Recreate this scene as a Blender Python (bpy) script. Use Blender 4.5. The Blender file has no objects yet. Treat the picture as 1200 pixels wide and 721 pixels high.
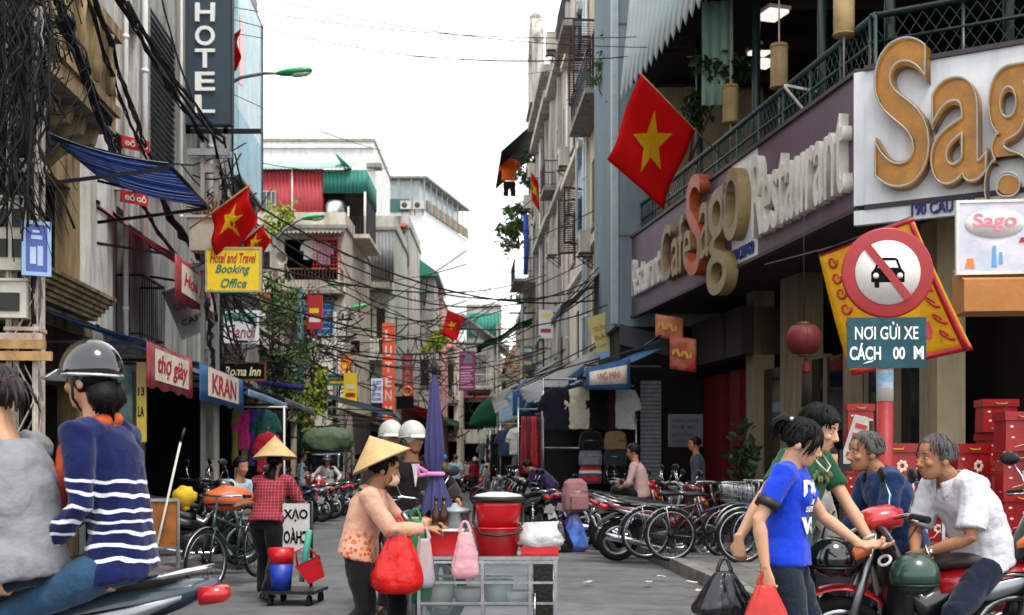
import bpy, math, random
from mathutils import Vector as V, Matrix, Euler
from mathutils import noise as mnoise
PI = math.pi
rnd = random.Random(7)
SC = bpy.context.scene
COL = SC.collection
# ---------------------------------------------------------------- camera, sky, sun, exposure
CAMH = 1.3
cam_d = bpy.data.cameras.new('camera')
cam = bpy.data.objects.new('camera', cam_d)
COL.objects.link(cam)
cam.location = (0, 0, CAMH)
cam.rotation_euler = (PI / 2, 0, 0)
cam_d.sensor_width = 36
cam_d.lens = 45
cam_d.shift_y = 186.5 / 1200
cam_d.clip_start = 0.1
cam_d.clip_end = 3000
SC.camera = cam
cam_d.dof.use_dof = True
cam_d.dof.focus_distance = 9
cam_d.dof.aperture_fstop = 4.0
SUN_EL, SUN_AZ = math.radians(62), math.radians(150)
world = bpy.data.worlds.new('World')
SC.world = world
world.use_nodes = True
wn, wl = world.node_tree.nodes, world.node_tree.links
wn.clear()
sky = wn.new('ShaderNodeTexSky')
sky.sky_type = 'NISHITA'
sky.sun_disc = False
sky.sun_elevation = SUN_EL
sky.sun_rotation = SUN_AZ
bg1 = wn.new('ShaderNodeBackground')
bg1.inputs[1].default_value = 0.05
wl.new(sky.outputs[0], bg1.inputs[0])
bg2 = wn.new('ShaderNodeBackground')            # the even white cloud layer of an overcast day
bg2.inputs[0].default_value = (1.0, 0.975, 0.94, 1)
bg2.inputs[1].default_value = 0.95
wadd = wn.new('ShaderNodeAddShader')
wout = wn.new('ShaderNodeOutputWorld')
wl.new(bg1.outputs[0], wadd.inputs[0])
wl.new(bg2.outputs[0], wadd.inputs[1])
wl.new(wadd.outputs[0], wout.inputs[0])
sun_d = bpy.data.lights.new('sun', 'SUN')
sun_d.energy = 1.5
sun_d.angle = math.radians(14)
sun_d.color = (1, 0.96, 0.9)
sun = bpy.data.objects.new('sun', sun_d)
COL.objects.link(sun)
_sd = V((math.sin(SUN_AZ) * math.cos(SUN_EL), math.cos(SUN_AZ) * math.cos(SUN_EL), math.sin(SUN_EL)))
sun.rotation_euler = _sd.to_track_quat('Z', 'Y').to_euler()
sun.location = (0, 0, 40)
SC.view_settings.view_transform = 'Standard'
SC.view_settings.look = 'None'
SC.view_settings.exposure = 0.95
SC.view_settings.gamma = 1
SC.cycles.max_bounces = 6
SC.cycles.transparent_max_bounces = 12
SC.cycles.use_denoising = True


# ---------------------------------------------------------------- helpers
def W(px, py, d):
    """the point seen at photo pixel (px, py) at depth d"""
    return V(((px - 600) / 1500 * d, d, CAMH + (547 - py) / 1500 * d))


def kl(y): return -.047 * y - 3.3          # left kerb line
def kr(y): return -.047 * y + 2.75         # right kerb line
def fl(y): return -.047 * y - 5.0          # left facades
def frx(y): return 2.65 - .047 * (y - 28)  # right facades


class MB:
    def __init__(s):
        s.v, s.f, s.m, s.s = [], [], [], []

    def add(s, vs, fs, mi=0, sm=False):
        b = len(s.v)
        s.v.extend(tuple(v) for v in vs)
        for f in fs:
            s.f.append([b + i for i in f]); s.m.append(mi); s.s.append(sm)
        return s

    def box(s, c, d, rz=0, mi=0, R=None):
        x, y, z = d[0] / 2, d[1] / 2, d[2] / 2
        vs = [V((a * x, b * y, e * z)) for e in (-1, 1) for a, b in ((-1, -1), (1, -1), (1, 1), (-1, 1))]
        m = R if R is not None else Matrix.Rotation(rz, 3, 'Z')
        c = V(c)
        return s.add([m @ v + c for v in vs], [(3, 2, 1, 0), (4, 5, 6, 7), (0, 1, 5, 4), (1, 2, 6, 5), (2, 3, 7, 6), (3, 0, 4, 7)], mi)

    def bx(s, x0, x1, y0, y1, z0, z1, mi=0):
        return s.box(((x0 + x1) / 2, (y0 + y1) / 2, (z0 + z1) / 2), (abs(x1 - x0), abs(y1 - y0), abs(z1 - z0)), 0, mi)

    def bar(s, a, b, w, h=None, mi=0, up=(0, 0, 1)):
        a, b = V(a), V(b); h = h or w
        d = b - a
        if d.length < 1e-6: return s
        z = d.normalized()
        u = V(up)
        if abs(z.dot(u)) > .98: u = V((1, 0, 0))
        x = u.cross(z).normalized(); y = z.cross(x)
        m = Matrix((x, y, z)).transposed()
        return s.box((a + b) / 2, (w, h, d.length), 0, mi, m)

    def tube(s, pts, r, n=8, mi=0, caps=True, sm=True, flat=1.0, up=None):
        pts = [V(p) for p in pts]
        k = len(pts)
        rs = r if isinstance(r, (list, tuple)) else [r] * k
        t0 = (pts[1] - pts[0]).normalized()
        u = V(up) if up is not None else (V((0, 0, 1)) if abs(t0.z) < .9 else V((1, 0, 0)))
        x = u.cross(t0).normalized()
        vs, fs = [], []
        for i, p in enumerate(pts):
            t = (pts[min(i + 1, k - 1)] - pts[max(i - 1, 0)])
            if t.length < 1e-9: t = t0
            t = t.normalized()
            x = (x - t * x.dot(t))
            x = x.normalized() if x.length > 1e-6 else t.orthogonal().normalized()
            y = t.cross(x)
            for j in range(n):
                a = 2 * PI * j / n
                vs.append(p + x * (math.cos(a) * rs[i]) + y * (math.sin(a) * rs[i] * flat))
        for i in range(k - 1):
            for j in range(n):
                j2 = (j + 1) % n
                fs.append((i * n + j, i * n + j2, (i + 1) * n + j2, (i + 1) * n + j))
        s.add(vs, fs, mi, sm)
        if caps:
            b = len(s.v) - len(vs)
            s.f.append([b + j for j in range(n)][::-1]); s.m.append(mi); s.s.append(False)
            s.f.append([b + (k - 1) * n + j for j in range(n)]); s.m.append(mi); s.s.append(False)
        return s

    def rings(s, rings, mi=0, sm=True, caps=True, close=True):
        n = len(rings[0]); k = len(rings)
        vs = [p for r in rings for p in r]
        fs = []
        for i in range(k - 1):
            for j in range(n if close else n - 1):
                j2 = (j + 1) % n
                fs.append((i * n + j, i * n + j2, (i + 1) * n + j2, (i + 1) * n + j))
        if caps:
            fs.append(tuple(range(n))[::-1]); fs.append(tuple((k - 1) * n + j for j in range(n)))
        return s.add(vs, fs, mi, sm)

    def loft(s, secs, n=12, mi=0, e=2.0, axis='X', sm=True):
        """secs: (along, centre_up, half_width, half_height[, lateral])"""
        R = []
        for q in secs:
            a, cz, hw, hh = q[:4]; ly = q[4] if len(q) > 4 else 0
            ring = []
            for j in range(n):
                t = 2 * PI * j / n
                c, si = math.cos(t), math.sin(t)
                p = math.copysign(abs(c) ** (2 / e), c) * hw + ly
                w = math.copysign(abs(si) ** (2 / e), si) * hh + cz
                ring.append((a, p, w) if axis == 'X' else ((p, -a, w) if axis == 'Y' else (p, w, a)))
            R.append(ring)
        return s.rings(R, mi, sm)

    def lathe(s, prof, c=(0, 0, 0), n=20, mi=0, M=None, sm=True, caps=True, a0=0, a1=2 * PI):
        c = V(c)
        M = M or Matrix.Identity(3)
        full = abs(a1 - a0 - 2 * PI) < 1e-6
        nn = n if full else n + 1
        R = [[c + M @ V((r * math.cos(a0 + (a1 - a0) * j / n), r * math.sin(a0 + (a1 - a0) * j / n), z)) for j in range(nn)] for r, z in prof]
        return s.rings(R, mi, sm, caps, full)

    def prism(s, poly, o, u, v, w, mi=0):
        """polygon in the (u, v) plane from o, extruded by vector w"""
        o, u, v, w = V(o), V(u), V(v), V(w)
        n = len(poly)
        vs = [o + u * a + v * b for a, b in poly] + [o + u * a + v * b + w for a, b in poly]
        fs = [tuple(range(n)), tuple(range(2 * n - 1, n - 1, -1))] + [(i, n + i, n + (i + 1) % n, (i + 1) % n) for i in range(n)]
        return s.add(vs, fs, mi)

    def sheet(s, fn, nu, nv, th=0.0, mi=0, sm=True):
        """fn(a, b) for a, b in 0..1; a thickness th along the normal"""
        P = [[V(fn(i / nu, j / nv)) for j in range(nv + 1)] for i in range(nu + 1)]
        if not th:
            return s.add([p for r in P for p in r], [(i * (nv + 1) + j, (i + 1) * (nv + 1) + j, (i + 1) * (nv + 1) + j + 1, i * (nv + 1) + j + 1) for i in range(nu) for j in range(nv)], mi, sm)
        N = []
        for i in range(nu + 1):
            r = []
            for j in range(nv + 1):
                a = P[min(i + 1, nu)][j] - P[max(i - 1, 0)][j]
                b = P[i][min(j + 1, nv)] - P[i][max(j - 1, 0)]
                q = a.cross(b)
                r.append(q.normalized() if q.length > 1e-9 else V((0, 0, 1)))
            N.append(r)
        k = (nu + 1) * (nv + 1)
        vs = [p for r in P for p in r] + [P[i][j] - N[i][j] * th for i in range(nu + 1) for j in range(nv + 1)]
        ix = lambda i, j: i * (nv + 1) + j
        fs = []
        for i in range(nu):
            for j in range(nv):
                f = (ix(i, j), ix(i + 1, j), ix(i + 1, j + 1), ix(i, j + 1))
                fs.append(f); fs.append(tuple(k + q for q in f[::-1]))
        for i in range(nu):
            fs.append((ix(i, 0), k + ix(i, 0), k + ix(i + 1, 0), ix(i + 1, 0)))
            fs.append((ix(i, nv), ix(i + 1, nv), k + ix(i + 1, nv), k + ix(i, nv)))
        for j in range(nv):
            fs.append((ix(0, j), ix(0, j + 1), k + ix(0, j + 1), k + ix(0, j)))
            fs.append((ix(nu, j), k + ix(nu, j), k + ix(nu, j + 1), ix(nu, j + 1)))
        return s.add(vs, fs, mi, sm)

    def ell(s, c, r, n=14, k=8, mi=0, M=None, fn=None):
        """ellipsoid; fn(direction) scales the radius"""
        c = V(c); r = (r, r, r) if not isinstance(r, (tuple, list)) else r
        M = M or Matrix.Identity(3)
        vs = []
        for i in range(1, k):
            th = PI * i / k
            for j in range(n):
                a = 2 * PI * j / n
                d = V((math.sin(th) * math.cos(a), math.sin(th) * math.sin(a), math.cos(th)))
                q = fn(d) if fn else 1
                vs.append(c + M @ V((d.x * r[0] * q, d.y * r[1] * q, d.z * r[2] * q)))
        q = fn(V((0, 0, 1))) if fn else 1
        vs.append(c + M @ V((0, 0, r[2] * q)))
        q = fn(V((0, 0, -1))) if fn else 1
        vs.append(c + M @ V((0, 0, -r[2] * q)))
        top, bot = len(vs) - 2, len(vs) - 1
        fs = [(i * n + j, (i + 1) * n + j, (i + 1) * n + (j + 1) % n, i * n + (j + 1) % n) for i in range(k - 2) for j in range(n)]
        fs += [(top, j, (j + 1) % n) for j in range(n)] + [(bot, (k - 2) * n + (j + 1) % n, (k - 2) * n + j) for j in range(n)]
        return s.add(vs, fs, mi, True)

    def torus(s, c, R, r, n=28, k=8, M=None, mi=0, flat=1.0):
        c = V(c); M = M or Matrix.Identity(3)
        vs = []
        for i in range(n):
            a = 2 * PI * i / n
            for j in range(k):
                b = 2 * PI * j / k
                q = R + r * math.cos(b)
                vs.append(c + M @ V((q * math.cos(a), q * math.sin(a), r * flat * math.sin(b))))
        fs = [(i * k + j, ((i + 1) % n) * k + j, ((i + 1) % n) * k + (j + 1) % k, i * k + (j + 1) % k) for i in range(n) for j in range(k)]
        return s.add(vs, fs, mi, True)

    def mesh(s, name):
        me = bpy.data.meshes.new(name)
        me.from_pydata(s.v, [], s.f)
        me.polygons.foreach_set('material_index', s.m)
        me.polygons.foreach_set('use_smooth', s.s)
        me.update()
        return me

    def islands(s):
        n = len(s.v); p = list(range(n))
        def find(a):
            while p[a] != a: p[a] = p[p[a]]; a = p[a]
            return a
        for f in s.f:
            r = find(f[0])
            for i in f[1:]: p[find(i)] = r
        return [find(i) for i in range(n)]

    def split(s):
        """the far-apart pieces of this shape, each as an MB of its own"""
        root = s.islands()
        ids = sorted(set(root))
        if len(ids) < 2 or len(ids) > 260: return [s]
        lo = {i: [1e9] * 3 for i in ids}; hi = {i: [-1e9] * 3 for i in ids}
        for r, v in zip(root, s.v):
            a, b = lo[r], hi[r]
            for k in range(3):
                if v[k] < a[k]: a[k] = v[k]
                if v[k] > b[k]: b[k] = v[k]
        size = {i: max(hi[i][k] - lo[i][k] for k in range(3)) for i in ids}
        grp = {i: i for i in ids}
        def find(a):
            while grp[a] != a: a = grp[a]
            return a
        for x, i in enumerate(ids):
            for j in ids[x + 1:]:
                ri, rj = find(i), find(j)
                if ri == rj: continue
                g = sum(max(0, lo[i][k] - hi[j][k], lo[j][k] - hi[i][k]) ** 2 for k in range(3)) ** .5
                if g <= max(.02, .48 * max(size[i], size[j])): grp[rj] = ri
        top = {i: find(i) for i in ids}
        gs = sorted(set(top.values()))
        if len(gs) < 2: return [s]
        out = {g: (MB(), {}) for g in gs}
        for f, m, sm in zip(s.f, s.m, s.s):
            q, mp = out[top[root[f[0]]]]
            nf = []
            for i in f:
                if i not in mp: mp[i] = len(q.v); q.v.append(s.v[i])
                nf.append(mp[i])
            q.f.append(nf); q.m.append(m); q.s.append(sm)
        return [out[g][0] for g in gs]

    def build(s, name, mats, parent=None, loc=None, rz=0):
        if parent is not None:
            ps = s.split()
            if len(ps) > 1:
                return [q.build1(name, mats, parent, loc, rz) for q in ps][0]
        return s.build1(name, mats, parent, loc, rz)

    def build1(s, name, mats, parent=None, loc=None, rz=0):
        me = s.mesh(name)
        for m in (mats if isinstance(mats, (list, tuple)) else [mats]): me.materials.append(m)
        return link(name, me, parent, loc, rz)


def link(name, me, parent=None, loc=None, rz=0):
    o = bpy.data.objects.new(name, me)
    COL.objects.link(o)
    if parent:
        o.parent = parent
        CH.setdefault(parent.name, []).append(o)
    if loc is not None: o.location = loc
    if rz: o.rotation_euler = (0, 0, rz)
    return o


def tag(o, label=None, cat=None, group=None, kind=None):
    if label: o['label'] = label
    if cat: o['category'] = cat
    if group: o['group'] = group
    if kind: o['kind'] = kind
    return o


def thing(name, label, cat, loc=(0, 0, 0), rz=0, group=None):
    o = bpy.data.objects.new(name, None)
    COL.objects.link(o)
    o.empty_display_size = .1
    o.location = loc
    o.rotation_euler = (0, 0, rz)
    return tag(o, label, cat, group)


CH = {}                                           # children by parent name, kept by hand because Object.children is slow


def clone(o, loc, rz, label=None, group=None, recol=None, tilt=None, scale=None):
    """copy a thing, its parts and sub-parts; recol maps a material name to another material on the copies"""
    def cp(q, par):
        c = q.copy()
        COL.objects.link(c)
        if par:
            c.parent = par
            CH.setdefault(par.name, []).append(c)
        if recol and c.type == 'MESH':
            for sl in c.material_slots:
                if sl.material and sl.material.name in recol:
                    m = recol[sl.material.name]
                    sl.link = 'OBJECT'
                    sl.material = m
        for ch in CH.get(q.name, ()): cp(ch, c)
        return c
    r = cp(o, None)
    r.location = loc
    r.rotation_euler = (tilt or 0, 0, rz)
    if scale: r.scale = (scale,) * 3
    if label: r['label'] = label
    if group: r['group'] = group
    return r


# ---------------------------------------------------------------- materials
def lin(h):
    if isinstance(h, str):
        h = h.lstrip('#')
        t = [int(h[i:i + 2], 16) / 255 for i in (0, 2, 4)]
        return tuple(x / 12.92 if x <= .04045 else ((x + .055) / 1.055) ** 2.4 for x in t)
    return tuple(h)


MATS = {}


def mat(name, col, rough=.7, var=.15, scale=5, metal=0, bump=.12, bscale=None, dirt=None, dirt_amt=.5, streak=False, spec=.35, stripes=None, alpha=None, coat=0, sheen=0, trans=0, transl=0):
    if name in MATS: return MATS[name]
    m = bpy.data.materials.new(name)
    m.use_nodes = True
    nt = m.node_tree; N, L = nt.nodes, nt.links
    b = N['Principled BSDF']
    c = lin(col)
    tc = N.new('ShaderNodeTexCoord')
    oi = N.new('ShaderNodeObjectInfo')
    nz = N.new('ShaderNodeTexNoise')
    nz.inputs['Scale'].default_value = scale
    nz.inputs['Detail'].default_value = 6
    nz.inputs['Roughness'].default_value = .65
    off = N.new('ShaderNodeVectorMath'); off.operation = 'ADD'
    sc = N.new('ShaderNodeVectorMath'); sc.operation = 'SCALE'; sc.inputs[3].default_value = 17
    cx = N.new('ShaderNodeCombineXYZ')
    for i in range(3): L.new(oi.outputs['Random'], cx.inputs[i])
    L.new(cx.outputs[0], sc.inputs[0])
    L.new(tc.outputs['Object'], off.inputs[0]); L.new(sc.outputs[0], off.inputs[1])
    L.new(off.outputs[0], nz.inputs['Vector'])
    ramp = N.new('ShaderNodeValToRGB')
    ramp.color_ramp.elements[0].position = .3
    ramp.color_ramp.elements[1].position = .7
    ramp.color_ramp.elements[0].color = (*[max(0, x * (1 - var)) for x in c], 1)
    ramp.color_ramp.elements[1].color = (*[min(1, x * (1 + var)) for x in c], 1)
    L.new(nz.outputs[0], ramp.inputs[0])
    out = ramp.outputs[0]
    if stripes:                                   # woven or printed stripes: (colour, direction, per metre, share)
        sx = N.new('ShaderNodeSeparateXYZ'); L.new(tc.outputs['Object'], sx.inputs[0])
        for scol, ax, per, share in stripes:
            mu = N.new('ShaderNodeMath'); mu.operation = 'MULTIPLY'; mu.inputs[1].default_value = per
            L.new(sx.outputs[ax], mu.inputs[0])
            fr = N.new('ShaderNodeMath'); fr.operation = 'FRACT'; L.new(mu.outputs[0], fr.inputs[0])
            lt = N.new('ShaderNodeMath'); lt.operation = 'LESS_THAN'; lt.inputs[1].default_value = share
            L.new(fr.outputs[0], lt.inputs[0])
            mx = N.new('ShaderNodeMix'); mx.data_type = 'RGBA'
            L.new(lt.outputs[0], mx.inputs[0]); L.new(out, mx.inputs[6])
            mx.inputs[7].default_value = (*lin(scol), 1)
            out = mx.outputs[2]
    if dirt:
        mp = N.new('ShaderNodeMapping')
        mp.inputs['Scale'].default_value = (3.2, 3.2, .35) if streak else (1, 1, 1)
        L.new(off.outputs[0], mp.inputs[0])
        n2 = N.new('ShaderNodeTexNoise')
        n2.inputs['Scale'].default_value = 1.1 if streak else 1.6
        n2.inputs['Detail'].default_value = 9; n2.inputs['Roughness'].default_value = .72
        L.new(mp.outputs[0], n2.inputs['Vector'])
        r2 = N.new('ShaderNodeValToRGB')
        r2.color_ramp.elements[0].position = .44
        r2.color_ramp.elements[1].position = .68
        r2.color_ramp.elements[0].color = (0, 0, 0, 1)
        r2.color_ramp.elements[1].color = (dirt_amt,) * 3 + (1,)
        L.new(n2.outputs[0], r2.inputs[0])
        mx = N.new('ShaderNodeMix'); mx.data_type = 'RGBA'
        L.new(r2.outputs[0], mx.inputs[0]); L.new(out, mx.inputs[6])
        mx.inputs[7].default_value = (*lin(dirt), 1)
        out = mx.outputs[2]
    L.new(out, b.inputs['Base Color'])
    b.inputs['Roughness'].default_value = rough
    b.inputs['Metallic'].default_value = metal
    b.inputs['Specular IOR Level'].default_value = spec
    if coat: b.inputs['Coat Weight'].default_value = coat; b.inputs['Coat Roughness'].default_value = .08
    if sheen: b.inputs['Sheen Weight'].default_value = sheen
    if trans: b.inputs['Transmission Weight'].default_value = trans
    if alpha is not None: b.inputs['Alpha'].default_value = alpha
    if rough > .12:
        rr = N.new('ShaderNodeMapRange')
        rr.inputs[3].default_value = max(.05, rough - .12); rr.inputs[4].default_value = min(1, rough + .12)
        L.new(nz.outputs[0], rr.inputs[0]); L.new(rr.outputs[0], b.inputs['Roughness'])
    if bump:
        n3 = N.new('ShaderNodeTexNoise')
        n3.inputs['Scale'].default_value = bscale or scale * 7
        n3.inputs['Detail'].default_value = 5
        L.new(off.outputs[0], n3.inputs['Vector'])
        bp = N.new('ShaderNodeBump')
        bp.inputs['Strength'].default_value = bump; bp.inputs['Distance'].default_value = .02
        L.new(n3.outputs[0], bp.inputs['Height']); L.new(bp.outputs[0], b.inputs['Normal'])
    if transl:
        tr = N.new('ShaderNodeBsdfTranslucent'); ms = N.new('ShaderNodeMixShader'); ms.inputs[0].default_value = transl
        L.new(out, tr.inputs[0]); L.new(b.outputs[0], ms.inputs[1]); L.new(tr.outputs[0], ms.inputs[2])
        L.new(ms.outputs[0], N['Material Output'].inputs[0])
    MATS[name] = m
    return m


def paint(name, col, rough=.35, coat=.4, var=.06): return mat(name, col, rough, var, 9, bump=.02, coat=coat, spec=.5)
def cloth(name, col, var=.12, **k): return mat(name, col, .9, var, 14, bump=.25, bscale=60, spec=.15, sheen=.15, **k)
def metalm(name, col, rough=.3, dirt=None): return mat(name, col, rough, .1, 12, metal=1, bump=.03, dirt=dirt, dirt_amt=.6)
def plast(name, col, rough=.45, var=.08, **k): return mat(name, col, rough, var, 8, bump=.03, spec=.45, **k)
def wall(name, col, dirt='#4a443c', amt=.75, var=.14): return mat(name, col, .88, var, 1.3, bump=.3, bscale=24, dirt=dirt, dirt_amt=amt, streak=True, spec=.15)


BLACK = plast('black_plastic', '#0b0b0c', .5)
RUBBER = mat('rubber', '#0c0c0c', .85, .2, 20, bump=.2)
CHROME = metalm('chrome', '#c9ccd0', .16)
STEEL = metalm('steel', '#a9adb0', .3, '#4b4640')
DKSTEEL = metalm('dark_steel', '#34353a', .45, '#2a1d14')
GLASS = mat('glass', '#0c1114', .06, .3, 2, bump=.01, spec=.8)
GALV = mat('galvanised', '#8e9497', .55, .2, 6, metal=.6, bump=.08, dirt='#5a4632', dirt_amt=.5)
CABLE = mat('cable_sheath', '#0a0a0b', .75, .25, 8, bump=.1)
CONC = mat('concrete', '#8d8a84', .9, .2, 2.5, bump=.4, bscale=40, dirt='#3d3a35', dirt_amt=.6, streak=True, spec=.15)
WOOD = mat('brown_wood', '#4a3120', .75, .35, 7, bump=.25, dirt='#1b130d', dirt_amt=.5, streak=True)
PALEWOOD = mat('pale_wood', '#a07c4f', .75, .3, 7, bump=.25, dirt='#3a2a1a', dirt_amt=.5, streak=True)
WHITEP = mat('white_paint', '#d4d2cb', .6, .08, 4, bump=.05, dirt='#6d675c', dirt_amt=.4, streak=True)
DARKIN = mat('interior_shade', '#17120f', .9, .3, 3, bump=.2)  # near-black colour standing in for the shade inside shops and rooms


# ---------------------------------------------------------------- lettering
def text_mesh(t, w, h, ex=.006, bold=0.0, shear=0.0, mirror=False, sp=1.0, align='FIT'):
    """text standing in the local XZ plane, facing -Y, its lower left corner at the origin, fitted to w x h"""
    cu = bpy.data.curves.new('lettering', 'FONT')
    cu.body = t; cu.size = 1; cu.offset = bold; cu.shear = shear; cu.resolution_u = 4 if ex < .1 else 9
    cu.space_character = sp
    cu.extrude = .5
    ob = bpy.data.objects.new('lettering', cu)
    me = bpy.data.meshes.new_from_object(ob)
    bpy.data.objects.remove(ob); bpy.data.curves.remove(cu)
    if not me.vertices: return me
    xs = [v.co.x for v in me.vertices]; ys = [v.co.y for v in me.vertices]
    x0, x1, y0, y1 = min(xs), max(xs), min(ys), max(ys)
    for v in me.vertices:
        a = (v.co.x - x0) / (x1 - x0) * w
        if mirror: a = w - a
        v.co = (a, -(v.co.z + .5) * ex, (v.co.y - y0) / (y1 - y0) * h)
    me.update()
    return me


def letter(t, parent, x, z, w, h, m, y=0, ex=.006, bold=0.0, shear=0.0, mirror=False, name='lettering', sp=1.0):
    me = text_mesh(t, w, h, ex, bold, shear, mirror, sp)
    me.materials.append(m)
    return link(name, me, parent, (x, y, z))


def vox(mb, size, smooth=2, disp=0, dscale=.12, crease=0):
    """weld overlapping closed shapes into one continuous skin"""
    me = mb.mesh('raw')
    ob = bpy.data.objects.new('raw', me)
    COL.objects.link(ob)
    r = ob.modifiers.new('r', 'REMESH'); r.mode = 'VOXEL'; r.voxel_size = size; r.use_smooth_shade = True
    if smooth:
        q = ob.modifiers.new('s', 'SMOOTH'); q.factor = .5; q.iterations = smooth
    if disp:
        tx = bpy.data.textures.get('folds%g' % dscale)
        if not tx:
            tx = bpy.data.textures.new('folds%g' % dscale, 'CLOUDS'); tx.noise_scale = dscale; tx.noise_depth = 2
        q = ob.modifiers.new('d', 'DISPLACE'); q.texture = tx; q.strength = disp; q.mid_level = .5; q.texture_coords = 'LOCAL'
        if crease:
            tx = bpy.data.textures.get('creases')
            if not tx:
                tx = bpy.data.textures.new('creases', 'MARBLE'); tx.marble_type = 'SHARPER'; tx.noise_scale = .16; tx.turbulence = 11; tx.noise_depth = 2
            q = ob.modifiers.new('c', 'DISPLACE'); q.texture = tx; q.strength = crease; q.mid_level = .4; q.texture_coords = 'LOCAL'
            q = ob.modifiers.new('s2', 'SMOOTH'); q.factor = .4; q.iterations = 1
    dg = bpy.context.evaluated_depsgraph_get()
    out = bpy.data.meshes.new_from_object(ob.evaluated_get(dg))
    bpy.data.objects.remove(ob); bpy.data.meshes.remove(me)
    out.materials.clear()
    out.polygons.foreach_set('use_smooth', [True] * len(out.polygons))
    return out
# ================================================================ the setting
GH = .12                                            # pavement height
ASPH = mat('asphalt', '#6d6d6e', .84, .32, .7, bump=.8, bscale=190, dirt='#434344', dirt_amt=.7, spec=.3)
PAVE = mat('pavement_slab', '#6b6a67', .85, .2, 3, bump=.4, bscale=50, dirt='#34322f', dirt_amt=.6, spec=.25)
KERB = mat('kerb_stone', '#7d7b76', .85, .2, 4, bump=.4, bscale=40, dirt='#35322e', dirt_amt=.6)
EARTH = mat('ground_earth', '#55524c', .95, .2, .5, bump=.3)
tag(MB().add([(-900, -60, -.02), (900, -60, -.02), (900, 1500, -.02), (-900, 1500, -.02)], [(0, 1, 2, 3)]).build('ground', EARTH), 'grey ground under the whole quarter', None, None, 'structure')


def road_fn(a, b):
    y = -8 + 190 * a
    x = kl(y) - .3 + (kr(y) - kl(y) + .6) * b
    return (x, y, .012 * mnoise.noise(V((x * .5, y * .25, 0))) - .012 + .05 * (1 - (2 * b - 1) ** 2))


tag(MB().sheet(road_fn, 150, 14).build('road', ASPH), 'worn grey asphalt street between the parked motorbikes', None, None, 'structure')
for side, nm, lab in ((-1, 'pavement', 'narrow left pavement in front of the shops'), (1, 'pavement', 'right pavement under the restaurant with bikes on it')):
    k = kl if side < 0 else kr
    m = MB()
    y0, y1 = -8, 182
    e = side * .16
    vs = [(k(y0) + e, y0, 0), (k(y0) + side * 14, y0, 0), (k(y1) + side * 14, y1, 0), (k(y1) + e, y1, 0)]
    m.add([V(v) + V((0, 0, -.2)) for v in vs] + [V(v) + V((0, 0, GH)) for v in vs], [(4, 5, 6, 7), (0, 1, 5, 4), (1, 2, 6, 5), (2, 3, 7, 6), (3, 0, 4, 7)])
    p = m.build(nm, PAVE, None)
    tag(p, lab, None, None, 'structure')
    ks = MB()
    ks.box((0, 0, 0), (.158, .985, .26))
    kme = ks.mesh('kerb_stone'); kme.materials.append(KERB)
    y = 3.0
    while y < 48:
        if not (side < 0 and 16.1 < y < 17.0):
            o = link('kerb_stone', kme, p, (k(y) + side * .08, y, .008 + rnd.uniform(-.008, .01)), math.atan(.047) + rnd.uniform(-.012, .012))
        y += 1.0
    # slabs of the pavement near the camera, each a little out of level
    sl = MB(); sl.box((0, 0, 0), (.488, .488, .05))
    sme = sl.mesh('slab'); sme.materials.append(PAVE)
    if side > 0:
        for i in range(22):
            for j in range(3):
                y = 12 + i * .5
                link('paving_slab', sme, p, (k(y) + .42 + j * .5, y, GH - .012 + rnd.uniform(-.004, .005)), math.atan(.047))


class Fr:
    """a facade line: local x along the wall (left to right as seen from the street), -y out into the street"""
    def __init__(s, x, y, dx, dy):
        l = math.hypot(dx, dy)
        s.p = V((x, y, 0)); s.d = V((dx / l, dy / l, 0)); s.o = V((s.d.y, -s.d.x, 0))
        s.rz = math.atan2(dy, dx)

    def pt(s, u, out=0, z=0): return s.p + s.d * u + s.o * out + V((0, 0, z))


FL = Fr(-5, 0, -.047, 1)                            # left row: u is about the depth y
def FRy(y1): return Fr(frx(y1), y1, .047, -1)       # right row, starting at its far end y1


def wall_cells(mb, w, h, t, ops, z0=0, y=0, mi=0):
    xs = sorted({0, w, *[min(w, max(0, q)) for o in ops for q in o[:2]]})
    zs = sorted({z0, h, *[min(h, max(z0, q)) for o in ops for q in o[2:4]]})
    isop = lambda x, z: any(o[0] < x < o[1] and o[2] < z < o[3] for o in ops)
    nx, nz = len(xs) - 1, len(zs) - 1
    g = [[isop((xs[i] + xs[i + 1]) / 2, (zs[j] + zs[j + 1]) / 2) for j in range(nz)] for i in range(nx)]
    for i in range(nx):
        for j in range(nz):
            a, b, c, d = xs[i], xs[i + 1], zs[j], zs[j + 1]
            if not g[i][j]:
                mb.add([(a, y, c), (b, y, c), (b, y, d), (a, y, d)], [(0, 1, 2, 3)], mi)
                mb.add([(a, y + t, c), (b, y + t, c), (b, y + t, d), (a, y + t, d)], [(3, 2, 1, 0)], mi)
            else:
                if i == 0 or not g[i - 1][j]: mb.add([(a, y, c), (a, y + t, c), (a, y + t, d), (a, y, d)], [(0, 1, 2, 3)], mi)
                if i == nx - 1 or not g[i + 1][j]: mb.add([(b, y, c), (b, y, d), (b, y + t, d), (b, y + t, c)], [(0, 1, 2, 3)], mi)
                if j == 0 or not g[i][j - 1]: mb.add([(a, y, c), (b, y, c), (b, y + t, c), (a, y + t, c)], [(0, 1, 2, 3)], mi)
                if j == nz - 1 or not g[i][j + 1]: mb.add([(a, y, d), (a, y + t, d), (b, y + t, d), (b, y, d)], [(0, 1, 2, 3)], mi)


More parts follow.
